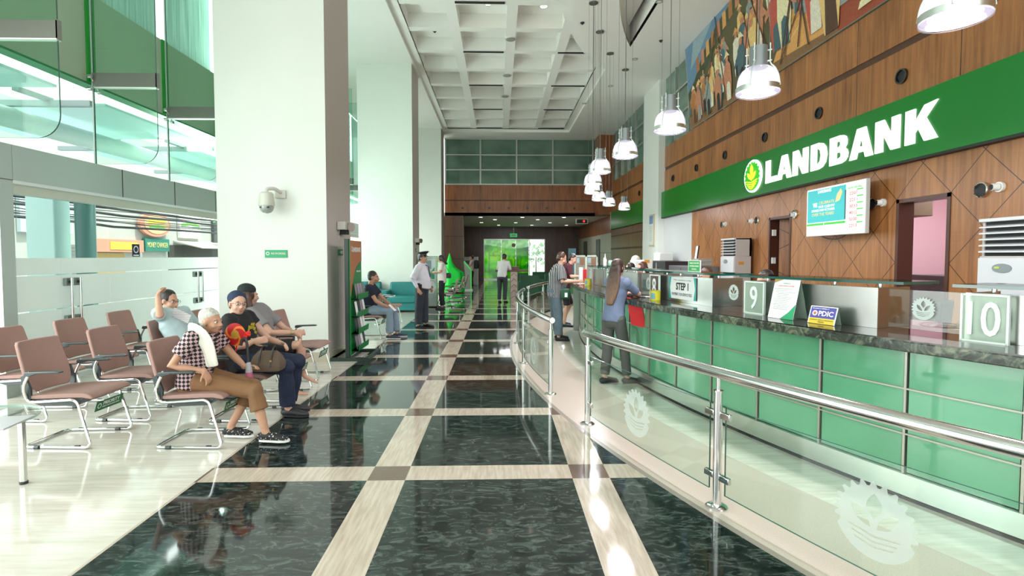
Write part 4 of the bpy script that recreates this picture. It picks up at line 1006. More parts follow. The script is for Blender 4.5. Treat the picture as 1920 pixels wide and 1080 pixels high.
MB().prism([(math.cos(2*PI*k/20)*.013, math.sin(2*PI*k/20)*.013) for k in range(20)], n*.0006, b + up*.082 - rt*.066 + n*.0027, rt, up).build('seal_core', M('seal_orange', (.5, .15, .08), .5), q)
text('THIS BANK IS A MEMBER OF', 'small_print', PAPER, q, b + up*.119 + n*.003 - rt*.025, rt, up, .14, .008, .0005)
text('MAXIMUM DEPOSIT INSURANCE', 'small_print', INK, q, b + up*.03 + n*.004, rt, up, .19, .008, .0005)
text('P500,000', 'small_print', INK, q, b + up*.014 + n*.004, rt, up, .05, .010, .0005)
# green notice on window 8 shelf
pm, rt, out = frame3(a9 - per + .052, 13.72)
q = thing('transact_notice', 'small green notice standing on the glass shelf of window 8', 'sign', (pm.x, pm.y, 1.425))
MB().obox(pm + V((0,0,1.425+.062)), rt*.112, out*.003, V((0,0,.062))).build('plate', M('notice_green', (.01, .36, .05), .4), q)
m = MB()
for dx, dz, sx, sz in ((0, .124, .114, .003), (0, .002, .114, .003), (-.112, .062, .003, .062), (.112, .062, .003, .062)): m.obox(pm + V((0,0,1.425+dz)) + rt*dx, rt*sx, out*.005, V((0,0,sz)))
m.build('frame', PAPER, q)
for s__, dz in (('TRANSACT ONLY WITH', .095), ('AUTHORIZED LANDBANK', .062), ('PERSONNEL', .028)):
    text(s__, 'lettering', PAPER, q, pm + out*.004 + V((0,0,1.425+dz)), rt, (0,0,1), .18 if dz > .05 else .09, .018, .0006, .01)
# yellow suggestion tins
for a, r_, lab in ((a9-per+.0235, 13.98, 'yellow pen tin in front of the STEP 1 sign'), (A(9.25, 13.98), 13.98, 'yellow tin on the far part of the counter, beside the writing man')):
    p = pol(r_, a); q = thing('pen_tin', lab, 'tin', (p.x, p.y, 1.076))
    MB().lathe([(.0, 1.077), (.06, 1.077), (.06, 1.19), (.055, 1.19), (.055, 1.085), (0, 1.085)], (p.x, p.y, 0)).build('body', M('tin_yellow', (.50, .47, .02), .4), q)
    _, rt, out = frame3(a)
    MB().lathe([(.061, 1.186), (.063, 1.186), (.063, 1.194), (.054, 1.194)], (p.x, p.y, 0)).build('rim', M('tin_rim', (.4, .38, .05), .4), q)
    MB().rings([[pol(0, 0) + V((p.x-CX, p.y-CY, 0)) + V((math.cos(th)*.0615, math.sin(th)*.0615, zz)) for zz in (1.095, 1.165)] for th in [PI*1.12 + .12*k for k in range(8)]], cap=False).build('picture_label', M('tin_label', (.12, .28, .33), .5), q)
# pens, papers, cups on the counter
p = pol(13.95, a9-per-.004)
q = thing('chained_pen', 'black pen lying in front of the number 8 sign', 'pen', (p.x, p.y, 1.076))
MB().cyl((p.x-.06, p.y+.06, 1.084), (p.x+.03, p.y+.0, 1.084), .006, seg=8).build('barrel', BLACKP, q); MB().cyl((p.x-.075, p.y+.07, 1.084), (p.x-.06, p.y+.06, 1.084), .004, seg=8).build('tip', CHROME, q)
for a, r_, rz, lab in ((a9-per-.012, 13.8, .3, 'paper slip on the counter left of the number 8 sign'), (A(9.75, 14.0), 14.02, .2, 'white form under the hands of the man in the striped shirt')):
    p = pol(r_, a); tag(MB().obox((p.x, p.y, 1.0785), (math.cos(rz)*.1, math.sin(rz)*.1, 0), (-math.sin(rz)*.07, math.cos(rz)*.07, 0), (0, 0, .0015)).build('paper_form', PAPER, loc=(p.x, p.y, 1.077)), lab, 'paper')
p = pol(13.55, a9-.018); q = thing('pencil_cup', 'grey blue plastic cup behind the glass panel left of number 9', 'cup', (p.x, p.y, 1.076))
MB().lathe([(0, 1.077), (.042, 1.077), (.052, 1.2), (.048, 1.2), (.039, 1.083), (0, 1.083)], (p.x, p.y, 0)).build('body', M('cup_blue', (.16, .24, .27), .4), q)
m = MB()
for k in range(6): m.cyl((p.x + .015*math.cos(k), p.y + .015*math.sin(k), 1.09), (p.x + .035*math.cos(k), p.y + .035*math.sin(k), 1.235 + .01*(k % 3)), .004, seg=6)
m.build('pencils', M('pencil_mix', (.2, .12, .06), .5), q)
p = pol(13.32, a9-.004); tag(MB().box((p.x-.09, p.y-.12, 1.077), (p.x+.09, p.y+.12, 1.17)).build('card_printer', M('device_pale', (.55, .58, .56), .4), bevel=.012, loc=(p.x, p.y, 1.077)), 'pale desktop device behind the glass panel left of number 9', 'device')
p = pol(13.3, a9+.017)
# far items on the counter
p = pol(13.6, A(9.75, 13.6)); q = thing('nozzle_bottle', 'white nozzle bottle on the far end shelf of the counter', 'bottle', (p.x, p.y, 1.425))
MB().lathe([(0, 0), (.035, 0), (.035, .1), (.01, .16), (.006, .22), (0, .22)], (p.x, p.y, 1.425), seg=16).build('body', WHITEP, q)
p = pol(13.62, A(9.6, 13.6)); q = thing('sanitizer_bottle', 'small white pump bottle beside the nozzle bottle', 'bottle', (p.x, p.y, 1.425))
MB().lathe([(0, 0), (.03, 0), (.03, .08), (.012, .1), (.012, .13), (0, .13)], (p.x, p.y, 1.425), seg=16).build('body', WHITEP, q); MB().box((p.x-.035, p.y-.008, 1.55), (p.x+.01, p.y+.008, 1.565)).build('pump', WHITEP, q)
p = pol(13.6, A(9.3, 13.6)); q = thing('tape_dispenser', 'pale green tape dispenser on the far glass shelf', 'tape dispenser', (p.x, p.y, 1.425))
MB().prism([(-.07, 0), (.07, 0), (.06, .06), (.02, .1), (-.03, .09), (-.07, .03)], (.06, 0, 0), (p.x, p.y, 1.425), (0, 1, 0), (0, 0, 1)).build('body', M('mint_plastic', (.25, .5, .38), .4), q, bevel=.006)
MB().cyl((p.x-.005, p.y, 1.49), (p.x+.065, p.y, 1.49), .025).build('roll', PAPER, q)
p = pol(13.95, A(11.0, 13.95))
q = thing('brochure_box', 'red and white brochure box at the far end of the counter', 'box', (p.x, p.y, 1.076))
MB().box((p.x-.02, p.y-.1, 1.077), (p.x+.06, p.y+.02, 1.32)).build('red_side', M('brochure_red', (.55, .02, .02), .5), q); MB().box((p.x-.09, p.y-.1, 1.077), (p.x-.022, p.y+.02, 1.36)).build('white_side', PAPER, q)
# ------------------------------------------------------------------ glass railing
RR = 15.24
def etch(name, c, f):
    g = G(name); tr = g.node('ShaderNodeBsdfTransparent'); return g.done(g.mixs(f, tr.outputs[0], g.bsdf(c, .4)))
ETCH = etch('etched_gear', (.66, .72, .68), .40); ETCH2 = etch('etched_sprout', (.70, .76, .72), .22)
def railing(label, ys_, ya, yb, zr=.865, panes=True, base=True):
    aa, ab = ang(RR, ya), ang(RR, yb); c = pol(RR, (aa+ab)/2)
    t = thing('glass_railing', label, 'railing', (c.x, c.y, 0))
    pts = arcpts(RR, aa, ab, max(6, int(abs(yb-ya)*5)), zr)
    MB().tube(pts, .036, seg=20).build('handrail', STEEL, t)
    MB().cyl(pts[0] + (pts[0]-pts[1]).normalized()*.012, pts[0], .032, .037).build('end_cap', STEEL, t); MB().cyl(pts[-1], pts[-1] + (pts[-1]-pts[-2]).normalized()*.012, .037, .032).build('end_cap', STEEL, t)
    for y in ys_:
        a = ang(RR, y); p = pol(RR, a)
        m = MB(); m.cyl(p + V((0,0,.012)), p + V((0,0,zr-.12)), .027, seg=24)
        m.cyl(p + V((0,0,zr-.12)), p + V((0,0,zr-.03)), .014, seg=16); m.cyl(p + V((0,0,zr-.122)), p + V((0,0,zr-.112)), .031, seg=24)
        po = m.build('post', STEEL, t)
        MB().lathe([(.068, 0), (.068, .008), (.055, .016), (.027, .018)], p, seg=28).build('base_plate', STEEL, po)
    for i in range(len(ys_)-1):
        u0, u1 = ang(RR, ys_[i]), ang(RR, ys_[i+1]); sg = 1 if u1 > u0 else -1
        u0 += sg*.065/RR; u1 -= sg*.065/RR; lo, hi = min(u0, u1), max(u0, u1)
        m = MB(); sector(m, RR-.006, RR+.006, lo, hi, .10, .66, 6)
        for f in m.bm.faces:
            f.normal_update()
            if abs(f.normal.z) > .5 or len(f.verts) == 4 and abs(f.calc_center_median().z-.38) < .01 and f.calc_area() < .012: f.material_index = 1
        m.build('glass_pane', [GLASSR, M('rail_glass_edge', (.03, .12, .09), .15)], t)
        mid = (lo+hi)/2; pm = pol(RR+.0075, mid); rt = V((math.sin(mid), -math.cos(mid), 0))
        etched_emblem(t, pm + V((0,0,.36)), rt, (0,0,1), .185, .185, ETCH, .0008)
        for u_, s2 in ((lo, -1), (hi, 1)):
            for z in (.20, .60):
                p = pol(RR, u_); d = V((math.sin(u_), -math.cos(u_), 0))*s2
                MB().obox(p + d*.0 + V((0,0,z)), d*.038, V((-math.cos(u_), -math.sin(u_), 0))*.014, V((0,0,.02))).build('clamp', STEEL, t, bevel=.004)
    return t
railing('near curved glass railing running off to the lower right', (4.875, 3.22, 1.5), 4.93, 1.3)
railing('middle curved glass railing left of the walking gap', (5.95, 7.68, 9.45, 11.2), 5.90, 11.35)
railing('far curved glass railing behind the gap, near the green armchairs', (12.15, 13.85, 15.5), 12.05, 15.7)
# ------------------------------------------------------------------ pendant lamps
g = G('frosted_lamp_glass'); em = g.node('ShaderNodeEmission'); em.inputs[0].default_value = (.93, .86, 1, 1); em.inputs[1].default_value = .8
x, y, z = g.xyz()
tr = g.node('ShaderNodeBsdfTransparent'); tr.inputs[0].default_value = (.9, .88, .95, 1)
df = g.bsdf((.82, .80, .88), .25)
LG = g.done(g.mixs(.45, tr.outputs[0], g.mixs(.55, df, em.outputs[0])))
BULB = M('bulb_glow', (1, .96, 1), .5, emit=9)
def pendant():
    t = thing('pendant_lamp', '', 'pendant lamp', (0, 0, 0), group='dome pendant lamps over the counter')
    R_ = .178
    MB().lathe([(.077, .225), (.077, .405), (.0, .41)], (0, 0, 0), cap=False).build('housing', M('lamp_grey', (.20, .22, .22), .35, metal=.3), t)
    d = MB().lathe([(.078, .228), (.105, .220), (.135, .198), (.157, .162), (.169, .118), (.175, .075), (.176, .03)], (0, 0, 0), seg=40).build('glass_shade', LG, t)
    m = MB().lathe([(R_+.006, .012), (R_+.006, .055), (R_+.001, .055), (R_+.001, .012), (R_+.006, .012)], seg=40).build('band_ring', BRUSH, t)
    MB().lathe([(R_+.004, .0), (R_-.03, -.012), (R_-.034, -.008), (R_, .006)], seg=40).build('lens_rim', LG, t)
    MB().lathe([(.0, .055), (.06, .06), (.11, .05), (.135, .03), (.0, .028)], seg=32).build('lamp', BULB, t)
    m = MB()
    for k in range(4):
        a = PI/4 + k*PI/2; c, s_ = math.cos(a), math.sin(a)
        m.tube([(c*.098, s_*.098, .42), (c*.098, s_*.098, .245), (c*.14, s_*.14, .205), (c*.172, s_*.172, .13), (c*.184, s_*.184, .04)], .0055, seg=6, fillet=.03)
        for z in (.27, .36): m.cyl((c*.06, s_*.06, z), (c*.112, s_*.112, z), .007, seg=8)
    m.build('brackets', M('bracket_pale', (.55, .62, .58), .35, metal=.5), t)
    return t
lamps = [(2.78, 3.16, 'nearest and largest pendant lamp, cut by the top right edge'), (2.29, 4.6, 'second pendant lamp from the right, in front of the mural'), (1.97, 6.0, 'third pendant lamp from the right, in front of the white pilaster'),
         (1.83, 7.55, 'pendant lamp just right of the far stack, fourth from the right'), (1.75, 8.98, 'fifth pendant lamp, topmost of the overlapping far group'), (1.9, 10.5, 'pendant lamp right below the topmost of the far group'),
         (2.14, 11.9, 'pendant lamp partly hidden at the bottom of the overlapping pair'), (2.58, 13.4, 'small far pendant lamp third from the end'), (3.14, 14.8, 'small far pendant lamp next to last'), (3.88, 16.06, 'farthest and smallest pendant lamp, in front of the green fascia')]
p0 = pendant()
for i, (x, y, lab) in enumerate(lamps):
    t = p0 if i == 0 else dup(p0)
    t.location = (x, y, 3.03); t['label'] = lab
    MB().cyl((x, y, 3.03+.40), (x, y, ZC-.01), .005, seg=6).build('cable', M('cable_grey', (.32, .31, .29), .4), t)
    MB().lathe([(0, 0), (.09, 0), (.105, -.006), (.105, -.02), (0, -.03)], (x, y, ZC), seg=24).build('canopy', M('canopy_grey', (.28, .28, .26), .5), t)
    m = MB()
    for s_ in (-.098, .098): m.cyl((x+s_, y, 3.46), (x+s_, y, ZC), .0022, seg=5)
    if i < 8: m.build('guy_wires', M('cable_grey'), t)
    area('pendant_light', (x, y, 3.01), .26, 34, color=(1, .93, 1))
    l_ = bpy.data.lights.new('pendant_glow', 'POINT'); l_.energy = 5; l_.color = (1, .93, .97); l_.shadow_soft_size = .12; o_ = bpy.data.objects.new('pendant_glow', l_); COL.objects.link(o_); o_.location = (x, y, 3.15)
# ------------------------------------------------------------------ waiting chairs
FAB = M('chair_fabric_brown', (.35, .215, .185), .85, nz=.14, nscale=120, bump=.25)
FABB = M('chair_fabric_beige', (.40, .34, .26), .8, nz=.1, nscale=120, bump=.2)
CP = M('chair_plastic', (.045, .06, .062), .38)
def chair(fab, tagged):
    t = thing('waiting_chair', '', 'chair')
    W = .235
    path = []
    for s in (-1, 1):
        half = [(-.17, s*(W+.03), .655), (-.235, s*(W+.03), .52), (-.225, s*W, .40), (-.16, s*W, .395), (.17, s*W, .415), (.285, s*(W+.01), .014), (-.285, s*(W-.02), .014)]
        path += half if s == -1 else half[::-1]
    MB().tube(fil(path, .055), .0115, seg=10).build('frame', CHROME, t)
    m = MB(); m.tube([(-.2, -W, .40), (-.2, W, .40)], .009, seg=8); m.tube([(.12, -W, .41), (.12, W, .41)], .009, seg=8); m.build('cross_bar', CHROME, t)
    # seat: waterfall front
    prof = [(-.24, .445), (-.1, .452), (.1, .462), (.22, .462), (.27, .448), (.295, .425), (.285, .412), (.2, .425), (0, .42), (-.24, .415)]
    MB().prism(prof, (0, .46, 0), (0, -.23, 0), (1, 0, 0), (0, 0, 1)).build('seat', fab, t, bevel=.012)
    MB().prism([(-.22, .416), (.22, .422), (.16, .36), (-.12, .352), (-.2, .375)], (0, .43, 0), (0, -.215, 0), (1, 0, 0), (0, 0, 1)).build('seat_pan', CP, t, bevel=.006)
    # back: curved, chamfered lower corners
    m = MB(); rows = [(.46, .16, -.225), (.52, .205, -.238), (.60, .222, -.262), (.75, .213, -.305), (.86, .205, -.335), (.885, .19, -.342)]
    fr, bk = [], []
    for z, hw, x in rows:
        fr.append([V((x + .022 - .03*(1-(q/4)**2), hw*q/4, z)) for q in range(-4, 5)]); bk.append([V((p.x-.032, p.y, p.z)) for p in fr[-1]])
    m.rings([a + b[::-1] for a, b in zip(fr, bk)]); m.build('backrest', fab, t, bevel=.008)
    for s in (-1, 1):
        MB().prism([(0, .40), (.03, .40), (.035, .5), (-.01, .62), (-.045, .60)], (0, s*.02, 0), (-.235, s*.215, 0), (1, 0, 0), (0, 0, 1)).build('back_bracket', CP, t)
        MB().prism([(-.20, .655), (.05, .662), (.085, .655), (.08, .642), (-.1, .638), (-.17, .615), (-.21, .62)], (0, .05, 0), (0, s*(W+.03)-.025, 0), (1, 0, 0), (0, 0, 1)).build('armrest', CP, t, bevel=.008)
        for x in (-.17, .16): MB().cyl((x-.018, s*(W-.005), .014), (x+.018, s*(W-.005), .014), .0155, seg=12).build('foot_glide', CP, t)
    if tagged:
        sg = MB().obox((.262, .0, .325), (0, .155, 0), (.012, 0, .042), (.0015, 0, -.0004)).build('priority_tag', GREEN2, t)
        text('PRIORITY', 'tag_lettering', PAPER, sg, (.2678, .02, .338), (0, 1, 0), (.27, 0, .96), .19, .032, .001, .01).location = (0, 0, 0)
        text('PRIORITY LANE FOR SENIOR CITIZENS', 'tag_small_lettering', PAPER, sg, (.2592, .02, .308), (0, 1, 0), (.27, 0, .96), .20, .010, .001)
        MB().rings([[V((.2642 + math.sin(2*PI*k/16)*q*.27, -.115 + math.cos(2*PI*k/16)*q, .325 + math.sin(2*PI*k/16)*q)) for k in range(16)] for q in (.022, .016)], cap=False).build('tag_emblem', PAPER, sg)
    return t
ch_p = chair(FAB, True); ch_n = chair(FAB, False); ch_b = chair(FABB, False)
used = set()
def put_chair(proto, x, y, lab, rz=0, group='brown waiting chairs'):
    t = proto if proto.name not in used else dup(proto)
    used.add(proto.name); t.location = (x, y, 0); t.rotation_euler = (0, 0, rz); t['label'] = lab; t['group'] = group; return t
put_chair(ch_p, -3.66, 4.58, 'empty brown chair with green PRIORITY tag, nearest in the second row, left foreground')
put_chair(ch_p, -2.57, 4.55, 'brown priority chair the elderly woman in the checkered blouse sits on')
put_chair(ch_p, -2.5, 5.93, 'brown priority chair under the woman in the grey shirt')
put_chair(ch_p, -2.58, 6.9, 'empty brown priority chair by the big white column, farthest of the front row')
put_chair(ch_n, -2.52, 5.24, 'brown chair the woman in the black shirt and navy cap sits on')
put_chair(ch_n, -3.64, 5.30, 'empty brown chair right behind the elderly woman, second row')
put_chair(ch_n, -3.50, 5.95, 'brown chair under the man with his arm raised behind his head')
put_chair(ch_n, -3.66, 7.0, 'mostly hidden brown chair in the second row beyond the reclining man')
put_chair(ch_n, -4.62, 5.30, 'empty brown chair at the left edge of the picture')
put_chair(ch_n, -4.56, 6.02, 'empty brown chair in the rear row, second from the left edge')
put_chair(ch_n, -4.60, 6.85, 'empty brown chair nearest the frosted doors, in front of the door handle')
put_chair(ch_p, -2.52, 10.2, 'chair of the seated man in the navy polo beside the brochure stand', group='brown waiting chairs')
put_chair(ch_n, -2.6, 12.3, 'chair with a pale seat behind the seated man in the navy polo')
for i, (x, y) in enumerate(((-1.62, 16.3), (-1.55, 18.0), (-1.52, 19.8))):
    put_chair(ch_b, x, y, '%s of the three beige chairs facing left before the green draped easel' % ('nearest', 'middle', 'farthest')[i], PI, 'beige chairs in the rear hall')
# glass side table at the lower left corner
t = thing('side_table', 'small glass side table with steel leg at the lower left corner', 'table', (-3.65, 3.62, 0))
m = MB(); m.cyl((-3.66, 3.60, .46), (-3.66, 3.60, .472), .40, seg=48)
for f in m.bm.faces:
    f.normal_update()
    if abs(f.normal.z) < .5: f.material_index = 1
m.build('table_top', [GLASS, GEDGEL], t)
for q in range(3):
    a = .25 + q*2*PI/3; x, y = -3.66 + math.cos(a)*.33, 3.6 + math.sin(a)*.33
    lg = MB().cyl((x, y, .02), (x, y, .46), .022).build('leg', STEEL, t); MB().cyl((x, y, 0), (x, y, .02), .025).build('foot', BLACKP, lg)
tag(MB().obox((-3.42, 3.52, .478), (.19, .03, 0), (-.03, .15, 0), (0, 0, .005)).build('magazine', M('magazine_grey', (.45, .46, .47), .3), loc=(-3.42, 3.52, .473)), 'grey magazine lying on the glass side table', 'magazine')
# ------------------------------------------------------------------ brochure stand beside the big column
t = thing('brochure_stand', 'tall green and orange brochure stand with black frame beside the big white column', 'display stand', (-2.33, 8.45, 0))
X0, X1, Y0 = -2.30, -2.02, 8.35
m = MB(); m.box((-2.34, 7.95, 0), (-2.28, 8.03, 1.86)); m.box((-2.34, 8.55, .02), (-2.28, 8.62, 1.8)); m.build('frame_post', M('stand_black', (.012, .03, .022), .35), t)
SX = -2.26; ya, yb = 7.98, 8.62
STG = M('stand_green', (.0, .19, .04), .35)
MB().box((-2.285, ya, .08), (SX, yb, 1.84)).build('side_board', STG, t)
g_ = [(0, 1.84), (0, .98), (.05, 1.05), (.14, 1.25), (.3, 1.42), (.5, 1.5), (.64, 1.52), (.64, 1.84)]
MB().prism(g_, (.004, 0, 0), (SX, ya, 0), (0, 1, 0), (0, 0, 1)).build('orange_header', M('stand_orange', (.42, .15, .06), .45), t)
text('LANDBANK', 'header_lettering', PAPER, t, (SX+.006, 8.33, 1.70), (0, 1, 0), (0, 0, 1), .46, .075, .002, .02)
MB().rings([[V((SX+.006, 8.06 + math.cos(2*PI*k/20)*q, 1.71 + math.sin(2*PI*k/20)*q)) for k in range(20)] for q in (.04, .028)], cap=False).build('header_emblem', PAPER, t)
text('Need cash', 'header_lettering', PAPER, t, (SX+.006, 8.42, 1.36), (0, 1, 0), (0, 0, 1), .22, .03, .002)
rr = random.Random(4)
for k, z in enumerate((.14, .40, .66, .93)):
    m = MB(); m.box((SX, ya+.03, z), (SX+.11, yb-.02, z+.012)); m.prism([(0, 0), (.11, 0), (.12, .09), (.115, .09), (.105, .012), (0, .012)], (0, yb-ya-.05, 0), (SX, ya+.03, z), (1, 0, 0), (0, 0, 1)); m.build('brochure_rack', STG, t)
    for j in range(4):
        y = ya + .07 + j*.14; cl = rr.choice((PAPER, M('brochure_grey', (.20, .19, .19), .5), M('brochure_lilac', (.35, .28, .36), .5), M('brochure_dark', (.04, .05, .05), .4)))
        q = tag(MB().obox((SX+.055, y+.055, z+.125), (.002, 0, 0.006), (0, .052, 0), (-.018, 0, .108)).build('brochure', cl, loc=(SX+.05, y, z)), 'printed brochure in the racks of the green brochure stand', 'brochure', 'brochures in the green stand')
m = MB(); m.box((-2.62, 7.9, .0), (-1.98, 7.96, .05)); m.box((-2.62, 8.66, 0), (-1.98, 8.72, .05)); m.box((-2.62, 7.96, 0), (-2.56, 8.66, .05)); m.box((-2.04, 7.96, 0), (-1.98, 8.66, .05)); m.box((-2.34, 7.96, 0), (-2.28, 8.66, .05))
m.build('base_frame', M('stand_black'), t)
# ------------------------------------------------------------------ fittings on the big column
t = thing('dome_camera', 'white dome security camera on a bracket on the big white column', 'camera', (-3.3, 7.88, 2.5))
cx_, cy_, cz = -3.36, 7.66, 0
MB().box((-3.33, 7.86, 2.46), (-3.17, 7.9, 2.58)).build('wall_plate', OFFW, t, bevel=.008)
MB().tube([(-3.24, 7.87, 2.54), (-3.28, 7.74, 2.59), (-3.36, 7.66, 2.57), (-3.36, 7.66, 2.5)], .026, seg=14, fillet=.05).build('arm', OFFW, t)
MB().lathe([(0, 2.53), (.07, 2.525), (.095, 2.50), (.105, 2.40), (.112, 2.335), (.108, 2.325), (0, 2.325)], (cx_, cy_, 0)).build('housing', M('camera_shell', (.58, .60, .52), .35), t)
MB().lathe([(.10, 2.325), (.098, 2.30), (.085, 2.26), (.055, 2.228), (.0, 2.215)], (cx_, cy_, 0)).build('dome', M('dome_smoke', (.32, .36, .33), .06, spec=.9), t)
m = MB()
for k in range(3): m.ell((cx_-.05+.05*k, cy_-.075, 2.3), (.02, .02, .012))
m.build('dome_lens', BLACKP, t)
t = thing('no_smoking_sign', 'small green NO SMOKING sign on the big white column', 'sign', (-3.32, 7.89, 1.63))
xa, xb = -3.50, -3.17
MB().box((xa, 7.885, 1.575), (xb, 7.899, 1.69)).build('plate', M('nosmoke_green', (.01, .34, .12), .4), t)
text('NO SMOKING', 'lettering', PAPER, t, ((xa+xb)/2+.035, 7.883, 1.637), (1, 0, 0), (0, 0, 1), .21, .03, .001, .01)
MB().rings([[V((xa+.045 + math.cos(2*PI*k/20)*q, 7.882, 1.637 + math.sin(2*PI*k/20)*q)) for k in range(20)] for q in (.026, .016)], cap=False).build('emblem', PAPER, t)
def exit_sign(y, z, x, lab, s=1):
    t = thing('exit_sign', lab, 'sign', (x, y, z)); MB().box((x, y-.11*s, z-.055*s), (x+.02, y+.11*s, z+.055*s)).build('plate', M('exit_green', (.0, .20, .035), .4), t)
    m = MB(); m.box((x+.02, y-.02*s, z-.03*s), (x+.022, y+.02*s, z+.03*s)); m.box((x+.02, y+.04*s, z-.03*s), (x+.022, y+.08*s, z+.03*s)); m.box((x+.02, y-.08*s, z-.01), (x+.022, y-.03*s, z+.01)); m.build('pictogram', PAPER, t)
exit_sign(8.52, 1.66, -2.575, 'small green exit sign on the side of the big white column', .9)
exit_sign(16.3, 1.78, -2.575, 'green exit sign on the side of the second white column', 1.0)
def emerg(y, z, lab):
    t = thing('emergency_light', lab, 'emergency light', (-2.58, y, z))
    MB().box((-2.575, y-.12, z-.06), (-2.45, y+.02, z+.07)).build('battery_box', OFFW, t, bevel=.01)
    for k, dy in enumerate((.08, .2)):
        MB().cyl((-2.50, y+dy, z), (-2.41, y+dy-.03, z-.01), .062, .07, seg=20).build('lamp_head', M('lamp_chrome', (.5, .48, .44), .25, metal=.7), t)
    MB().tube([(-2.56, y-.05, z-.06), (-2.572, y-.05, z-.2), (-2.572, y-.03, .75 if y < 10 else z-.5)], .005, seg=6).build('cable', M('cable_pale', (.6, .58, .55), .5), t)
    MB().box((-2.56, y+.0, z-.13), (-2.47, y+.18, z-.06)).build('bracket', DARK, t)
emerg(8.5, 2.08, 'twin head emergency light on the side of the big white column')
emerg(16.2, 2.08, 'twin head emergency light on the side of the second white column')
# ------------------------------------------------------------------ teal sofas
TEALF = M('teal_leather', (.015, .19, .19), .45, bump=.05, nscale=20)
def sofa(x0, x1, y0, y1, lab):
    t = thing('teal_sofa', lab, 'sofa', ((x0+x1)/2, (y0+y1)/2, 0), group='teal sofas by the columns')
    MB().box((x0+.05, y0+.03, .05), (x1-.05, y1, .28)).build('base', TEALF, t, bevel=.02)
    MB().box((x0+.16, y0, .26), (x1-.16, y1-.18, .46)).build('seat_cushion', TEALF, t, bevel=.04)
    MB().box((x0+.14, y1-.2, .3), (x1-.14, y1, .84)).build('backrest', TEALF, t, bevel=.05)
    for a in (x0, x1-.17): MB().box((a, y0+.02, .06), (a+.17, y1, .62)).build('armrest', TEALF, t, bevel=.03)
    for a in (x0+.08, x1-.1):
        for b in (y0+.06, y1-.08): MB().cyl((a, b, 0), (a, b, .06), .025).build('leg', DARK, t)
sofa(-3.33, -2.2, 14.75, 15.5, 'teal two seat sofa behind the guard against the white column')
sofa(-4.4, -3.36, 15.0, 15.7, 'teal armchair sofa mostly hidden behind the seated man')
t = thing('coffee_table', 'small pale round table in front of the teal sofas', 'table', (-3.0, 13.6, 0))
MB().cyl((-3.0, 13.6, .55), (-3.0, 13.6, .57), .3, seg=32).build('table_top', PAPER, t); MB().cyl((-3, 13.6, .02), (-3, 13.6, .55), .025).build('stem', DARK, t); MB().cyl((-3, 13.6, 0), (-3, 13.6, .02), .2).build('base', DARK, t)
# ------------------------------------------------------------------ poster kiosk behind the guard
t = thing('poster_kiosk', 'pale free standing kiosk with green posters behind the guard', 'kiosk', (-2.15, 16.4, 0))
MB().box((-2.5, 16.3, 0), (-1.93, 16.55, 1.6)).build('body', M('kiosk_pale', (.50, .60, .56), .35), t, bevel=.01)
MB().box((-2.45, 16.285, .85), (-1.97, 16.3, 1.5)).build('upper_poster', M('poster_white', (.65, .72, .70), .4), t)
MB().prism([(.15, 0), (.42, 0), (.42, .38)], (0, -.004, 0), (-2.42, 16.284, .88), (1, 0, 0), (0, 0, 1)).build('green_swash', M('poster_green', (.03, .35, .2), .4), t)
MB().box((-2.35, 16.28, 1.2), (-2.1, 16.286, 1.46)).build('picture', M('poster_blue', (.28, .40, .45), .4), t)
MB().prism([(math.cos(2*PI*k/6)*.2, math.sin(2*PI*k/6)*.22) for k in range(6)], (0, -.006, 0), (-2.15, 16.298, .62), (1, 0, 0), (0, 0, 1)).build('lower_poster', PAPER, t)
MB().box((-2.27, 16.288, .58), (-2.05, 16.292, .66)).build('poster_text', M('poster_green'), t)
MB().box((-1.93, 16.29, 0), (-1.905, 16.33, 1.6)).build('green_edge', M('lime_edge', (.10, .60, .10), .4), t)
MB().box((-2.55, 16.2, 0), (-1.88, 16.6, .03)).build('foot', DARK, t)
# ------------------------------------------------------------------ green draped easel
t = thing('draped_easel', 'bright green cloth draped over a tall peaked easel in the rear hall', 'draped stand', (-2.0, 22.5, 0))
m = MB(); rings = []
for z, w1, w0, dd in ((1.72, .012, .012, .012), (1.6, .05, .05, .04), (1.35, .12, .13, .09), (1.12, .2, .25, .15), (1.0, .24, .42, .2), (.9, .25, .58, .22), (.6, .27, .6, .24), (.3, .28, .6, .25), (.05, .3, .6, .26)):
    r_ = []
    for k in range(40):
        a = 2*PI*k/40; c, s_ = math.cos(a), math.sin(a); f_ = 1 + .09*math.sin(a*7 + z)*(1.7-z)*.7
        r_.append(V((-2.12 + (w0 if c > 0 else w1)*c*f_, 22.5 + dd*s_*f_, z)))
    rings.append(r_)
m.rings(rings).build('cloth', M('neon_green_cloth', (.0, .62, .05), .6, emit=.0), t)
for dx in (-.2, .35): MB().cyl((-2.12+dx, 22.5, 0), (-2.12+dx*.6, 22.5, .5), .015).build('leg', DARK, t)
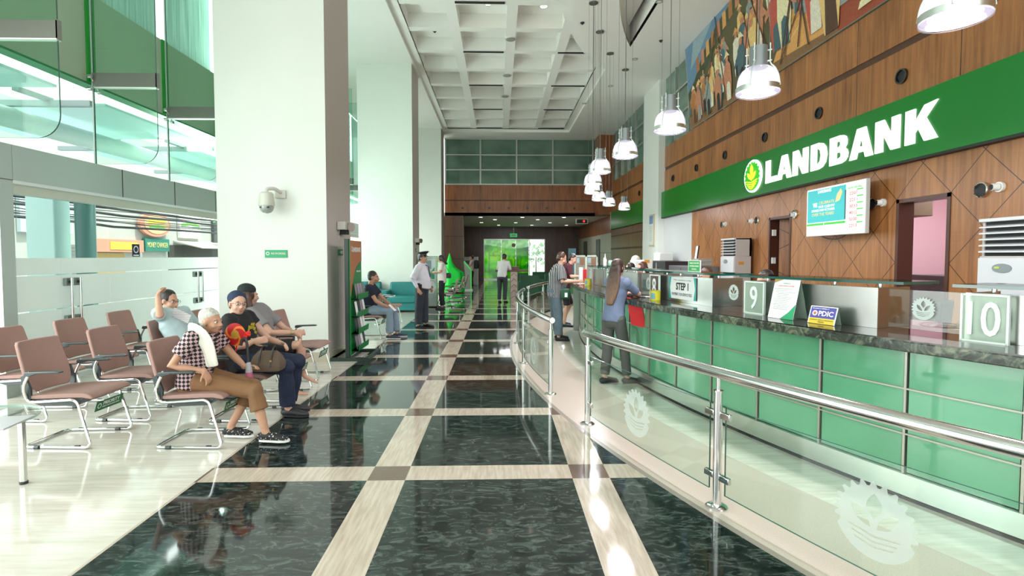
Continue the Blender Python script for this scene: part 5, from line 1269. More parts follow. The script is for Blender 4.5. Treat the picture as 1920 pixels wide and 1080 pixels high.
# touch kiosk with green edge and white machine
t = thing('touch_kiosk', 'slim kiosk with a sloping top and glowing green edge in the lobby', 'kiosk', (-1.35, 24.2, 0))
m = MB(); m.prism([(-.28, .06), (-.02, .06), (-.02, .95), (-.32, 1.33), (-.34, 1.30), (-.28, .9)], (0, .35, 0), (-1.28, 24.1, 0), (1, 0, 0), (0, 0, 1)).build('body', M('kiosk_grey', (.25, .28, .24), .4), t)
m = MB(); m.prism([(-.02, .06), (0.01, .06), (0.01, .96), (-.31, 1.36), (-.34, 1.34), (-.02, .94)], (0, .36, 0), (-1.28, 24.095, 0), (1, 0, 0), (0, 0, 1)).build('green_edge', M('kiosk_glow', (.02, .5, .06), .3, emit=.5), t)
MB().box((-1.65, 24.0, 0), (-1.2, 24.5, .06)).build('base', M('kiosk_white', (.6, .65, .58), .4), t)
t = thing('service_machine', 'white upright service machine in the lobby behind the backpack man', 'machine', (-1.45, 28.5, 0))
MB().box((-2.0, 28.3, 0), (-1.13, 29.0, 1.55)).build('body', M('machine_white', (.52, .56, .52), .4), t, bevel=.02); MB().box((-1.8, 28.285, .95), (-1.35, 28.3, 1.35)).build('screen', M('machine_screen', (.10, .14, .13), .2), t); MB().box((-1.7, 28.28, .75), (-1.45, 28.3, .82)).build('slot', DARK, t)
# ------------------------------------------------------------------ high table and green armchairs
t = thing('high_table', 'tall table with dark wooden top and patterned metal pedestal in the hall', 'table', (.5, 18.5, 0))
MB().box((-.12, 18.1, 1.05), (1.05, 18.9, 1.11)).build('table_top', M('table_walnut', (.10, .04, .025), .35), t, bevel=.01)
m = MB(); m.box((.42, 18.3, 0), (.66, 18.6, 1.05)); m.build('pedestal', M('pedestal_mirror', (.26, .20, .17), .25, metal=.9, nz=.5, nscale=5), t)
m = MB()
for k in range(5): m.tube([(.44, 18.292, .1+k*.2), (.54, 18.292, .2+k*.2), (.64, 18.292, .1+k*.2)], .008, seg=6)
m.build('pedestal_pattern', M('pattern_bronze', (.12, .07, .05), .4, metal=.5), t)
t = thing('tray_box', 'low brown woven box on the high table', 'box', (.55, 18.4, 1.11))
MB().box((.38, 18.25, 1.11), (.72, 18.55, 1.22)).build('body', M('basket_brown', (.20, .10, .08), .6, nz=.3, nscale=40), t, bevel=.01); MB().box((.36, 18.23, 1.2), (.74, 18.57, 1.225)).build('rim', M('table_walnut'), t)
GF = M('green_armchair_fabric', (.012, .085, .035), .6)
for x, y, rz, lab in ((1.15, 19.6, 0, 'dark green armchair nearest, right of the high table'), (2.15, 21.4, .2, 'dark green armchair behind the striped man'), (.95, 22.4, -.2, 'dark green armchair behind the high table'), (1.9, 24.0, 0, 'farthest dark green armchair before the glass entrance')):
    t = thing('green_armchair', lab, 'armchair', (x, y, 0), rz, 'green armchairs'); P_ = dict(world=False)
    MB().box((-.32, -.3, .12), (.32, .32, .42)).build('seat', GF, t, bevel=.03, **P_); MB().box((-.36, -.36, .12), (.36, -.24, .88)).build('backrest', GF, t, bevel=.03, **P_)
    for s in (-1, 1): MB().box((s*.3, -.3, .12), (s*.42, .32, .64)).build('armrest', GF, t, bevel=.03, **P_)
    for a in (-.3, .3):
        for b in (-.26, .26): MB().cyl((a, b, 0), (a, b, .13), .02, seg=8).build('leg', STEEL, t, **P_)
# poster frames behind the writing men
for x, y, lab in ((2.35, 14.9, 'white framed poster stand with pictures beyond the counter end'), (2.75, 15.3, 'second framed poster stand right of the first')):
    t = thing('poster_stand', lab, 'poster stand', (x, y, 0), group='framed poster stands beyond the counter')
    m = MB(); m.box((x-.17, y, .0), (x-.14, y+.03, 1.62)); m.box((x+.14, y, 0), (x+.17, y+.03, 1.62)); m.box((x-.17, y, 1.58), (x+.17, y+.03, 1.62)); m.box((x-.17, y, .6), (x+.17, y+.03, .64)); m.build('frame', M('poster_frame', (.50, .58, .48), .4), t)
    MB().box((x-.14, y+.01, .64), (x+.14, y+.02, 1.58)).build('board', M('board_dim', (.22, .22, .18), .5), t)
    MB().box((x-.12, y+.004, 1.40), (x-.03, y+.01, 1.54)).build('picture', M('poster_blue'), t); MB().box((x-.01, y+.004, 1.34), (x+.12, y+.01, 1.54)).build('picture', M('pic_brown', (.2, .11, .06), .5), t)
t = thing('banner_stand', 'tall blue and green roll-up banner far beyond the counter', 'banner', (2.9, 20.5, 0))
MB().box((2.75, 20.48, .1), (3.05, 20.5, 1.9)).build('banner', M('banner_blue', (.12, .25, .34), .5), t); MB().box((2.75, 20.475, .1), (3.05, 20.482, .9)).build('lower_print', M('banner_green', (.06, .28, .08), .5), t); MB().box((2.72, 20.4, 0), (3.08, 20.6, .1)).build('base', STEEL, t)
t = thing('queue_display', 'small black queue display with a red light hanging from the lobby ceiling', 'display', (4.1, 25.8, 3.3))
MB().box((3.85, 25.9, 3.2), (4.45, 26.0, 3.45)).build('housing', OFFW, t); MB().box((3.89, 25.89, 3.23), (4.41, 25.9, 3.42)).build('screen', DARK, t); MB().cyl((4.25, 25.88, 3.33), (4.25, 25.9, 3.33), .05).build('red_light', M('red_glow', (.9, .02, .02), .5, emit=3), t)
MB().cyl((4.15, 25.95, 3.45), (4.15, 25.95, LZ), .012).build('rod', STEEL, t)
t = thing('exit_box', 'green lit exit sign above the glass entrance', 'sign', (1.0, 34.6, 3.0))
MB().box((.76, 34.75, 2.86), (1.24, 34.85, 3.1)).build('box', M('exit_glow', (.02, .5, .1), .4, emit=.6), t); MB().cyl((1, 34.8, 3.1), (1, 34.8, LZ), .015).build('rod', STEEL, t); MB().box((.85, 34.74, 2.92), (1.15, 34.75, 3.03)).build('pictogram', PAPER, t)
# lobby downlights
for n_, (x, y) in enumerate([(-.9, 26.3), (1.2, 26.3), (3.3, 26.3), (-.2, 28.0), (2.1, 28.0), (4.4, 28.0), (-1.0, 30.5), (1.0, 30.5), (3.0, 30.5), (4.7, 30.5), (.0, 33), (2.1, 33), (4.3, 33)]):
    t = thing('lobby_downlight', 'bright round downlight in the lobby ceiling', 'light', (x, y, LZ), group='round downlights of the lobby ceiling')
    MB().cyl((x, y, LZ-.012), (x, y, LZ), .10, seg=20).build('lamp', COOLL, t); MB().lathe([(.10, -.016), (.125, -.012), (.125, 0), (.1, 0)], (x, y, LZ), seg=20).build('trim_ring', WHITEP, t)
for x, y in ((.6, 27.5), (.6, 32), (3.6, 29)): area('lobby_light', (x, y, LZ-.05), 1.2, 22)
# ------------------------------------------------------------------ air conditioners and office things behind the counter
def aircon(y0, y1, lab, emb):
    t = thing('floor_air_conditioner', lab, 'air conditioner', (5.15, (y0+y1)/2, 0), group='floor standing air conditioners')
    x0, x1, H = 4.95, 5.33, 1.98
    MB().box((x0+.02, y0, .02), (x1, y1, H-.38)).build('body', M('aircon_beige', (.50, .46, .45), .4), t, bevel=.01)
    MB().box((x0, y0+.005, .1), (x0+.02, y1-.005, H-.40)).build('front_panel', M('aircon_white', (.62, .64, .66), .35), t, bevel=.008)
    MB().box((x0, y0, 0), (x1, y1, .1)).build('plinth', M('aircon_beige'), t)
    MB().box((x0+.06, y0+.03, H-.38), (x1-.02, y1-.03, H-.03)).build('outlet', DARK, t)
    m = MB(); m.box((x0+.05, y0, H-.38), (x1, y0+.025, H)); m.box((x0+.05, y1-.025, H-.38), (x1, y1, H)); m.box((x1-.04, y0, H-.38), (x1, y1, H)); m.build('outlet_cheeks', M('aircon_beige'), t)
    MB().box((x0, y0, H-.035), (x1, y1, H)).build('top_cap', M('aircon_white'), t, bevel=.006)
    m = MB()
    for k in range(5): m.obox((x0+.035, (y0+y1)/2, H-.33+k*.062), (.035, 0, .008), (0, (y1-y0)/2-.01, 0), (0, 0, .007))
    m.build('louvre', M('aircon_white'), t)
    c = ((y0+y1)/2 - (0 if emb else .0)); m = MB(); m.prism([(math.cos(2*PI*k/28)*.1, math.sin(2*PI*k/28)*.045) for k in range(28)], (-.008, 0, 0), (x0, y1-.27, H-.50), (0, -1, 0), (0, 0, 1)); m.build('control_badge', M('badge_grey', (.22, .26, .27), .3), t)
    MB().box((x0-.012, y1-.25, H-.505), (x0-.008, y1-.20, H-.485)).build('badge_light', M('badge_lime', (.5, .6, .1), .4), t)
aircon(4.56, 5.26, 'tall white floor air conditioner at the right edge of the picture', True)
aircon(10.85, 11.5, 'tall white floor air conditioner with beige side left of the wooden door', False)
t = bpy.data.objects['floor_air_conditioner.001'] if 'floor_air_conditioner.001' in bpy.data.objects else t
MB().box((5.06, 10.846, 1.42), (5.17, 10.85, 1.48)).build('orange_label', M('label_orange', (.65, .28, .02), .5), t)
t = thing('black_safe_cabinet', 'black cabinet with equipment below the grey wall panel', 'cabinet', (4.9, 15.2, 0))
MB().box((4.7, 14.6, 0), (5.38, 16.2, 1.45)).build('body', M('cabinet_black', (.03, .03, .034), .4), t, bevel=.01); MB().box((4.69, 15.38, .1), (4.70, 15.4, 1.4)).build('door_gap', OFFW, t)
for y in (15.25, 15.55): MB().box((4.66, y-.01, .8), (4.69, y+.01, 1.0)).build('handle', STEEL, t)
t = thing('paper_tray', 'white paper tray on top of the black cabinet', 'tray', (5.0, 15.7, 1.45)); MB().box((4.8, 15.4, 1.46), (5.2, 16.0, 1.68)).build('tray', WHITEP, t, bevel=.01); MB().box((4.83, 15.42, 1.68), (5.17, 15.98, 1.70)).build('paper', PAPER, t)
t = thing('notice_easel', 'tall white framed sheet standing left of the air conditioner', 'sign', (4.6, 12.0, 1.3))
MB().obox((4.6, 12.0, 1.6), (.0, .07, 0), (.012, 0, 0), (.03, 0, .23)).build('sheet', PAPER, t); m = MB()
for s in (-1, 1): m.obox((4.6, 12.0+s*.075, 1.6), (0, .008, 0), (.014, 0, 0), (.03, 0, .24))
m.build('frame', BLACKP, t)
t = thing('side_counter', 'dark grey cabinet row carrying newspapers behind window 8', 'cabinet', (4.6, 11.9, 0)); MB().box((4.35, 11.55, 0), (4.95, 13.2, 1.36)).build('body', M('cabinet_grey'), t, bevel=.01); MB().box((4.34, 12.3, .05), (4.35, 12.32, 1.3)).build('door_gap', DARK, t)
rr = random.Random(2)
for k in range(8): tag(MB().obox((4.62+rr.uniform(-.02,.02), 11.72+rr.uniform(-.02,.02), 1.375+k*.022), (.16, .02, 0), (-.02, .14, 0), (0, 0, .0105)).build('newspaper', M('newsprint', (.36, .33, .29), .8), loc=(4.6, 11.7, 1.36+k*.022)), 'folded newspaper in the pile left of the beige air conditioner', 'newspaper', 'pile of newspapers')
t = thing('water_dispenser', 'white device with an orange label behind the far teller', 'device', (3.6, 13.3, 0))
MB().box((3.45, 13.2, 0), (3.95, 13.6, 1.5)).build('body', WHITEP, t, bevel=.03); MB().ell((3.55, 13.4, 1.5), (.12, .12, .12)).build('bottle', M('jug_pale', (.6, .66, .62), .3), t); MB().box((3.72, 13.19, 1.42), (3.85, 13.2, 1.5)).build('orange_label', M('label_orange'), t)
def stool(x, y, rz, lab):
    t = thing('office_chair', lab, 'office chair', (x, y, 0), rz, 'office chairs behind the counter'); P_ = dict(world=False)
    MB().box((-.23, -.23, .58), (.23, .23, .65)).build('seat', M('office_black', (.02, .02, .024), .6), t, bevel=.025, **P_)
    MB().obox((-.26, 0, .93), (.03, 0, .005), (0, .22, 0), (-.02, 0, .22)).build('backrest', M('office_black'), t, bevel=.02, **P_)
    MB().cyl((0, 0, .08), (0, 0, .58), .025).build('gas_column', CHROME, t, **P_); MB().box((-.25, -.03, .6), (-.2, .03, .8)).build('back_stem', BLACKP, t, **P_)
    m = MB()
    for k in range(5): a = 2*PI*k/5; m.tube([(0, 0, .09), (math.cos(a)*.27, math.sin(a)*.27, .06)], .016, seg=8); m.ell((math.cos(a)*.27, math.sin(a)*.27, .03), (.03, .02, .03))
    m.build('star_base', BLACKP, t, **P_)
TP = [(3.25, 6.15, 'behind the counter between windows 9 and 10'), (3.0, 7.3, 'behind counter window 8'), (2.75, 9.7, 'behind the far part of the counter'), (2.75, 10.6, 'farthest behind the counter')]
for x, y, l in TP: stool(x, y, PI, 'black office stool under the teller ' + l)
stool(3.9, 4.55, 2.6, 'empty dark office chair seen through the etched glass left of number 10'); stool(4.3, 5.3, 2.2, 'second empty dark office chair beside the pink office doorway')
# ------------------------------------------------------------------ people
def skin(name, c): 
    return M(name, c, .5, nz=.08, nscale=40, **{'Subsurface Weight': .0})
SK1 = skin('skin_old', (.50, .27, .17)); SK2 = skin('skin_fair', (.62, .36, .26)); SK3 = skin('skin_tan', (.45, .23, .14)); SK4 = skin('skin_mid', (.55, .31, .21))
def hairm(name, a, b):
    if name in MATS: return MATS[name]
    g = G(name); n = g.noise(g.mapped((55, 55, 5)), 1.2, 4); MATS[name] = g.done(g.bsdf(g.ramp(n, [(.35, a), (.65, b)]), .38, normal=g.bump(n, .5))); return MATS[name]
def ombre(name, a, b, z0, z1):
    g = G(name); n = g.noise(g.mapped((70, 70, 3)), 1.2, 4); x, y, z = g.xyz(); f = g.mt('DIVIDE', g.mt('SUBTRACT', z, z0), z1-z0)
    nd = g.node('ShaderNodeClamp'); g.put(nd.inputs[0], f); c = g.mix(nd.outputs[0], a, b); c = g.mix(n, tuple(v*.35 for v in b), c); return g.done(g.bsdf(c, .4, normal=g.bump(n, .6)))
H_BLK = hairm('hair_black', (.008, .006, .006), (.03, .022, .02)); H_BRN = hairm('hair_brown', (.025, .010, .006), (.10, .04, .02)); H_GRY = hairm('hair_grey', (.36, .36, .31), (.66, .66, .60))
def stripes(name, a, b, ax, per, wd, rough=.8, diag=0):
    g = G(name); x, y, z = g.xyz(); v = {'x': x, 'y': y, 'z': z, 'p': g.mt('ADD', x, g.mt('MULTIPLY', y, .6))}[ax]
    if diag: v = g.mt('ADD', v, g.mt('MULTIPLY', z, diag))
    f = g.mt('LESS_THAN', g.mt('WRAP', g.mt('ADD', v, 10), per, 0), wd); return g.done(g.bsdf(g.mix(f, a, b), rough))
def checkm(name, a, b, per, ax='xz', rough=.75):
    """diamond check seen from the side"""
    g = G(name); x, y, z = g.xyz(); p = g.mt('ADD', x, g.mt('MULTIPLY', y, .3))
    u = g.mt('GREATER_THAN', g.mt('WRAP', g.mt('ADD', g.mt('ADD', p, z), 20), per, 0), per/2); v = g.mt('GREATER_THAN', g.mt('WRAP', g.mt('ADD', g.mt('SUBTRACT', p, z), 20), per, 0), per/2)
    f = g.mt('ABSOLUTE', g.mt('SUBTRACT', u, v)); return g.done(g.bsdf(g.mix(f, a, b), rough))
def stand(h=1.7, lean=0):
    s = h/1.7; J = dict(pelvis=(0,0,.95), waist=(.0,0,1.08), chest=(.0,0,1.28), neck=(0,0,1.46), head=(.025,0,1.585), shL=(0,.175,1.405), shR=(0,-.175,1.405), elL=(-.02,.235,1.13), elR=(-.02,-.235,1.13),
        wrL=(.07,.24,.89), wrR=(.07,-.24,.89), hipL=(0,.09,.90), hipR=(0,-.09,.90), knL=(.02,.1,.49), knR=(.02,-.1,.49), anL=(-.02,.1,.085), anR=(-.02,-.1,.085), dL=(1,.1,0), dR=(1,-.1,0))
    J = {k: V(v)*(s if not k.startswith('d') else 1) for k, v in J.items()}; J['s'] = s; J['f'] = V((1,0,0)); J['sit'] = False; return J
def sit(seat=.45, s=1.0):
    J = dict(pelvis=(0,0,.1), waist=(-.02,0,.22), chest=(-.05,0,.40), neck=(-.03,0,.565), head=(.01,0,.69), shL=(-.04,.17,.51), shR=(-.04,-.17,.51), elL=(-.02,.23,.26), elR=(-.02,-.23,.26), wrL=(.22,.15,.2), wrR=(.22,-.15,.2),
        hipL=(0,.09,.09), hipR=(0,-.09,.09), knL=(.42,.11,.07), knR=(.42,-.11,.07))
    J = {k: V(v)*s + V((0,0,seat)) for k, v in J.items()}
    J.update(anL=V((.42*s,.11,.085)), anR=V((.42*s,-.11,.085)), dL=V((1,.1,0)), dR=V((1,-.1,0))); J['s'] = s; J['f'] = V((1,0,0)); J['sit'] = True; return J
def hand(m, w, d, n, s=1, curl=.5, left=1):
    """palm, four bent fingers and a thumb; d along the hand, n out of the palm"""
    d = V(d).normalized(); n = V(n); n = (n - d*n.dot(d)).normalized(); a = d.cross(n)*left
    m.loft([w - d*.02*s, w + d*.03*s, w + d*.065*s, w + d*.088*s], [(.024*s, .019*s), (.036*s, .017*s), (.041*s, .015*s), (.038*s, .012*s)], side=a, seg=10)
    for k, (o, L) in enumerate(((.030, .070), (.010, .078), (-.011, .073), (-.030, .058))):
        p = w + d*.082*s + a*o*s; dd = (d + a*o*2.2).normalized(); pts = [p - dd*.012*s, p]; r_ = [.0095*s, .0093*s]
        c = curl*(1 + .12*k)
        for q, fr in enumerate((.45, .32, .23)):
            th = c*(.55 + .5*q); dd = (dd*math.cos(th*.75) + n*math.sin(th*.75)).normalized(); p = p + dd*L*fr*s; pts.append(p); r_.append((.0088 - .0009*q)*s)
            n2 = n - dd*n.dot(dd)
        m.loft(pts, r_, seg=8)
    p = w + d*.022*s + a*.030*s; d1 = (d*.62 + a*.72 + n*.32).normalized(); d2 = (d*.9 + a*.15 + n*.5).normalized()
    m.loft([p - d1*.012*s, p + d1*.034*s, p + d1*.034*s + d2*.036*s], [.0135*s, .0112*s, .009*s], seg=8)
def human(name, label, loc, rz, J, skin_, hair, top, bottom, shoes, sleeve=.45, hem=None, legs=1.0, vox=.011, girth=1.0, face=True, long_hair=None, hands=(.5, .5), hd=None, hn=None, slack=0, group=None, female=False, sole=None, bald=0, shirt_lo=None, collar=None, tie=False, cap=None, glasses=False, hdir=None, belly=0, topvox=None):
    t = thing(name, label, 'person', loc, rz, group); s = J['s']; P_ = dict(world=False)
    f = V(J['f']).normalized() if hdir is None else V(hdir).normalized()      # where the face points
    g_ = girth
    # ---- skin: one continuous body
    m = MB(); side = V((0, 1, 0))
    pel, wa, ch, ne, he = J['pelvis'], J['waist'], J['chest'], J['neck'], J['head']
    shm = (J['shL'] + J['shR'])/2; shv = (J['shL'] - J['shR']).normalized()
    hw = .155 if not female else .16
    m.loft([pel - (wa-pel).normalized()*.07*s, pel, wa, ch, shm + (ne-shm)*.15, ne], [(hw*.85*s*g_, .10*s*g_), (hw*s*g_, .115*s*g_), (.128*s*g_, .10*s*g_), (.155*s*g_, .115*s*g_), (.125*s*g_, .085*s), (.055*s, .055*s)], side=shv, seg=18)
    m.loft([ne - (he-ne)*.3, ne + (he-ne)*.25, he - f*.01*s], [.058*s, .052*s, .05*s], seg=12)
    for sd in 'LR':
        sh, el, wr = J['sh'+sd], J['el'+sd], J['wr'+sd]
        m.loft([ch + (sh-ch)*.45, sh], [.07*s, .056*s], seg=12)
        m.loft([sh, sh + (el-sh)*.5, el, el + (wr-el)*.35, wr], [.052*s*g_, .044*s*g_, .037*s, .036*s, .024*s], seg=12)
        d = (wr - el).normalized() if not hd or hd.get(sd) is None else V(hd[sd]); n_ = V((0, -1 if sd == 'L' else 1, -.2)) if not hn or hn.get(sd) is None else V(hn[sd])
        hand(m, wr, d, n_, s*.95, hands[0 if sd == 'L' else 1], 1 if sd == 'L' else -1)
        hp, kn, an = J['hip'+sd], J['kn'+sd], J['an'+sd]
        m.loft([hp, hp + (kn-hp)*.4, kn, kn + (an-kn)*.3, an], [.085*s*g_, .07*s*g_, .05*s, .05*s, .034*s], seg=12)
        dd = V(J['d'+sd]).normalized(); m.loft([an, an + V((0,0,-.04)) + dd*.03, an + V((0,0,-.058)) + dd*.11*s, an + V((0,0,-.066)) + dd*.17*s], [.036*s, (.034*s, .03*s), (.038*s, .02*s), (.03*s, .014)], side=dd.cross(V((0,0,1))), seg=10)
    up = (he - ne).normalized(); up = (up*.6 + V((0,0,1))*.6).normalized(); up = (up - f*up.dot(f)).normalized(); l = up.cross(f)
    c0 = he; k_ = s*.96
    def hp_(a, b, c): return c0 + f*a*k_ + l*b*k_ + up*c*k_
    def E(mm, a, b, c, r): mm.ell(hp_(a, b, c), tuple(q*k_ for q in r), f, up, 16, 10)
    E(m, -.018, 0, .032, (.096, .076, .088)); E(m, .022, 0, -.028, (.070, .060, .085)); E(m, .042, 0, -.084, (.040, .037, .026))
    E(m, .074, 0, .022, (.020, .050, .013))
    for q in (-1, 1): E(m, .052, q*.034, -.034, (.032, .026, .028)); E(m, -.008, q*.078, -.008, (.020, .008, .030))
    m.loft([hp_(.084, 0, .016), hp_(.100, 0, -.014), hp_(.108, 0, -.030)], [.009*k_, .011*k_, .014*k_], seg=10); 
    for q in (-1, 1): E(m, .094, q*.011, -.034, (.010, .009, .008))
    E(m, .084, 0, -.058, (.013, .024, .007)); E(m, .081, 0, -.069, (.012, .020, .006))
    m.build('body', skin_, t, remesh=vox, sm=1, **P_)
    if face:
        for q in (-1, 1):
            ey = MB().ell(hp_(.077, q*.031, .002), tuple(v*k_ for v in (.013, .015, .0095)), f, up, 12, 8).build('eye', M('eye_white', (.62, .60, .57), .3), t, **P_)
            MB().ell(hp_(.0875, q*.0315, .002), tuple(v*k_ for v in (.004, .0065, .0065)), f, up, 10, 6).build('iris', M('iris_dark', (.012, .008, .006), .2), ey, **P_)
            MB().loft([hp_(.084, q*.013, .022), hp_(.086, q*.032, .028), hp_(.070, q*.05, .022)], [.003*k_, .004*k_, .0025*k_], seg=6).build('eyebrow', hair if hair is not H_GRY else M('brow_grey', (.2, .17, .15), .6), t, **P_)
        m = MB(); m.ell(hp_(.0875, 0, -.0575), (.0115*k_, .0225*k_, .0055*k_), f, up, 14, 8); m.ell(hp_(.084, 0, -.0685), (.0115*k_, .019*k_, .0055*k_), f, up, 14, 8)
        m.build('mouth', M('lips', (.42, .16, .13), .45), t, **P_)
    # ---- hair
    m = MB(); E(m, -.030, 0, .046, (.098, .083, .090)); E(m, -.052, 0, .0, (.070, .074, .075))
    if long_hair:
        for q in (-1, 1): E(m, -.01, q*.06, .0, (.06, .026, .07))
        pts, rad = [], []
        for i in range(7):
            fr = i/6; pts.append(hp_(-.06 - (.05 if J['sit'] else .12)*fr, -.03*fr, .02) + V((0, 0, -1))*long_hair*fr*s + V((-.02*fr, 0, 0))); rad.append(((.082 + .040*math.sin(fr*3))*s*(1 - .30*fr**3), (.05 - .018*fr)*s))
        m.loft(pts, rad, side=l, seg=18)
    if hair is not None: m.build('hair', hair, t, remesh=vox*.9, sm=1, disp=.014, **P_)
    if cap == 'beanie':
        m = MB(); E(m, -.035, 0, .060, (.098, .090, .084)); m.build('cap', M('cap_navy', (.018, .032, .075), .8), t, remesh=vox, **P_)
    if cap == 'dark':
        m = MB(); E(m, -.03, 0, .066, (.104, .092, .078)); m.build('cap', M('cap_dark', (.012, .02, .02), .8), t, remesh=vox, **P_)
    if cap == 'peaked':
        B_ = M('cap_black', (.012, .014, .018), .5); o_ = hp_(-.01, 0, .085)
        def rg(r, h, fw=0, tilt=0): return [o_ + f*(math.cos(2*PI*k/28)*r*1.12 + fw)*k_ + l*math.sin(2*PI*k/28)*r*k_ + up*(h + tilt*math.cos(2*PI*k/28))*k_ for k in range(28)]
        cp_ = MB().rings([rg(.088, -.02), rg(.090, .02), rg(.128, .052, .01, .018), rg(.132, .062, .01, .02), rg(.11, .07, .01, .02), rg(.01, .074, .01)]).build('cap', B_, t, **P_)
        MB().rings([rg(.0905, -.012), rg(.0915, .012)], cap=False).build('cap_band', M('cap_gold', (.05, .045, .03), .4), cp_, **P_)
        m = MB(); v1 = [o_ + f*(.085 + .0*k)*k_*math.cos(a)*1.1 + l*.085*k_*math.sin(a) + up*-.015*k_ for k, a in enumerate([(-60+15*j)*PI/180 for j in range(9)])]; v2 = [o_ + f*(.155*math.cos(a))*k_ + l*.10*k_*math.sin(a) + up*-.04*k_ for a in [(-60+15*j)*PI/180 for j in range(9)]]
        m.prism([(0, 0)]*3, (0, 0, 0)) if False else None
        m.rings([[a_, b_, b_ + up*.004, a_ + up*.004] for a_, b_ in zip(v1, v2)]).build('peak', M('patent_black', (.008, .008, .01), .15), cp_, **P_)
        MB().ell(o_ + f*.108*k_ + up*.035*k_, (.006, .018, .018), f, up).build('badge', M('badge_gold', (.7, .5, .15), .3, metal=.8), cp_, **P_)
    if glasses:
        m = MB()
        for q in (-1, 1):
            m.tube([hp_(.098, q*.034, .003) + l*math.cos(a)*.023*k_ + up*math.sin(a)*.016*k_ for a in [2*PI*j/16 for j in range(16)]], .0016, seg=6, closed=True)
            m.tube([hp_(.097, q*.056, .008), hp_(.05, q*.078, .008), hp_(-.01, q*.082, .006), hp_(-.03, q*.08, -.008)], .0016, seg=6)
        m.tube([hp_(.099, -.011, .006), hp_(.099, .011, .006)], .0018, seg=6); m.build('spectacles', M('specs_dark', (.03, .025, .025), .3), t, **P_)
    # ---- top
    tv = topvox or vox; m = MB(); m.loft([J['shR'], shm + (ne-shm)*.1, J['shL']], [.060*s, .082*s, .060*s], seg=12); e = .016 + slack*.012; down = (pel - wa).normalized(); lo = pel + down*((.10 if hem is None else hem)*s)
    bl = V((1, 0, 0))*belly
    m.loft([lo, pel + bl*.6, wa + bl, ch, shm + (ne-shm)*.25, shm + (ne-shm)*.75, ne + (he-ne)*.08], [((hw+e)*s*g_, (.115+e)*s*g_), ((hw+e)*s*g_, (.118+e)*s*g_ + belly*.4), ((.135+e*1.3)*s*g_, (.108+e*1.3)*s*g_ + belly*.5), ((.158+e)*s*g_, (.118+e)*s*g_), ((.118+e)*s*g_, (.085+e)*s), (.086*s, .082*s), (.066*s, .066*s)], side=shv, seg=22, round_=False)
    for sd in 'LR':
        sh, el, wr = J['sh'+sd], J['el'+sd], J['wr'+sd]
        m.loft([ch + (sh-ch)*.45, sh], [(.078+slack*.01)*s, (.066+slack*.01)*s], seg=12)
        if sleeve > 0:
            pts = [sh, sh + (el-sh)*min(1, sleeve*.6), sh + (el-sh)*min(1, sleeve)]; rd = [(.063+.012*slack)*s*g_, (.058+.012*slack)*s*g_, (.056+.014*slack)*s*g_]
            if sleeve > 1: pts += [el + (wr-el)*.5, el + (wr-el)*(sleeve-1)*.98]; rd[-1] = .05*s; rd += [.043*s, .036*s]
            m.loft(pts, rd, seg=14, round_=False)
            for pq in pts[1:-1]: m.ell(pq, (.05*s*g_,)*3) if sleeve > 1 and pq is pts[2] else None
    tp = m.build('shirt', top, t, remesh=tv, sm=2, disp=.016, **P_)
    if collar:
        m = MB(); cc = shm + (ne-shm)*.92; ax = (he-ne).normalized(); fw = (V((1,0,0)) - ax*ax.x).normalized(); sd_ = ax.cross(fw)
        m.rings([[cc + (fw*math.cos(2*PI*k/20)*r_ + sd_*math.sin(2*PI*k/20)*r_)*s + ax*(h_ - .014*math.cos(2*PI*k/20))*s for k in range(20)] for r_, h_ in ((.07, -.005), (.064, .03), (.08, .012), (.088, -.006))], cap=False)
        m.build('collar', collar, t, solid=.003, **P_)
    if tie:
        fr = V((1, 0, 0)); m = MB(); a_ = ch + fr*(.15*s + belly*.3) + V((0,0,.12)); m.loft([shm + fr*.095*s + V((0,0,.03)), a_, ch + fr*(.165*s+belly*.6) - V((0,0,.05)), wa + fr*(.165*s+belly*1.3)], [(.016, .01), (.024, .008), (.034, .008), (.03, .006)], side=V((0,1,0)), seg=10); m.build('tie', M('tie_dark', (.015, .018, .03), .6), t, **P_)
    # ---- bottom
    if bottom is not None:
        m = MB(); e = .014 + slack*.008
        m.loft([pel + (wa-pel)*.55, pel, pel + down*.10*s], [((.138+e)*s*g_, (.108+e)*s*g_), ((hw+e)*s*g_, (.118+e)*s*g_), ((hw*.9+e)*s*g_, (.10+e)*s*g_)], side=shv, seg=20)
        for sd in 'LR':
            hp, kn, an = J['hip'+sd], J['kn'+sd], J['an'+sd]
            pts = [hp, hp + (kn-hp)*.4, kn]; rd = [(.095+e*.4)*s*g_, (.082+e*.5)*s*g_, (.062+e*.8)*s*g_]
            if legs >= 1: pts += [kn + (an-kn)*.45, kn + (an-kn)*.93]; rd += [(.056+e*.8)*s*g_, (.05+e)*s*g_]
            elif legs > .5: pts += [kn + (an-kn)*(legs-.5)*2*.9]; rd += [(.062+e)*s*g_]
            else: pts = pts[:2] + [hp + (kn-hp)*legs*2]; 
            m.loft(pts, rd, seg=14, round_=False); m.ell(hp, (.09*s*g_,)*3); 
            if legs > .5: m.ell(kn, ((.061+e*.8)*s*g_,)*3)
        m.build('trousers', bottom, t, remesh=vox, sm=2, disp=.014, **P_)
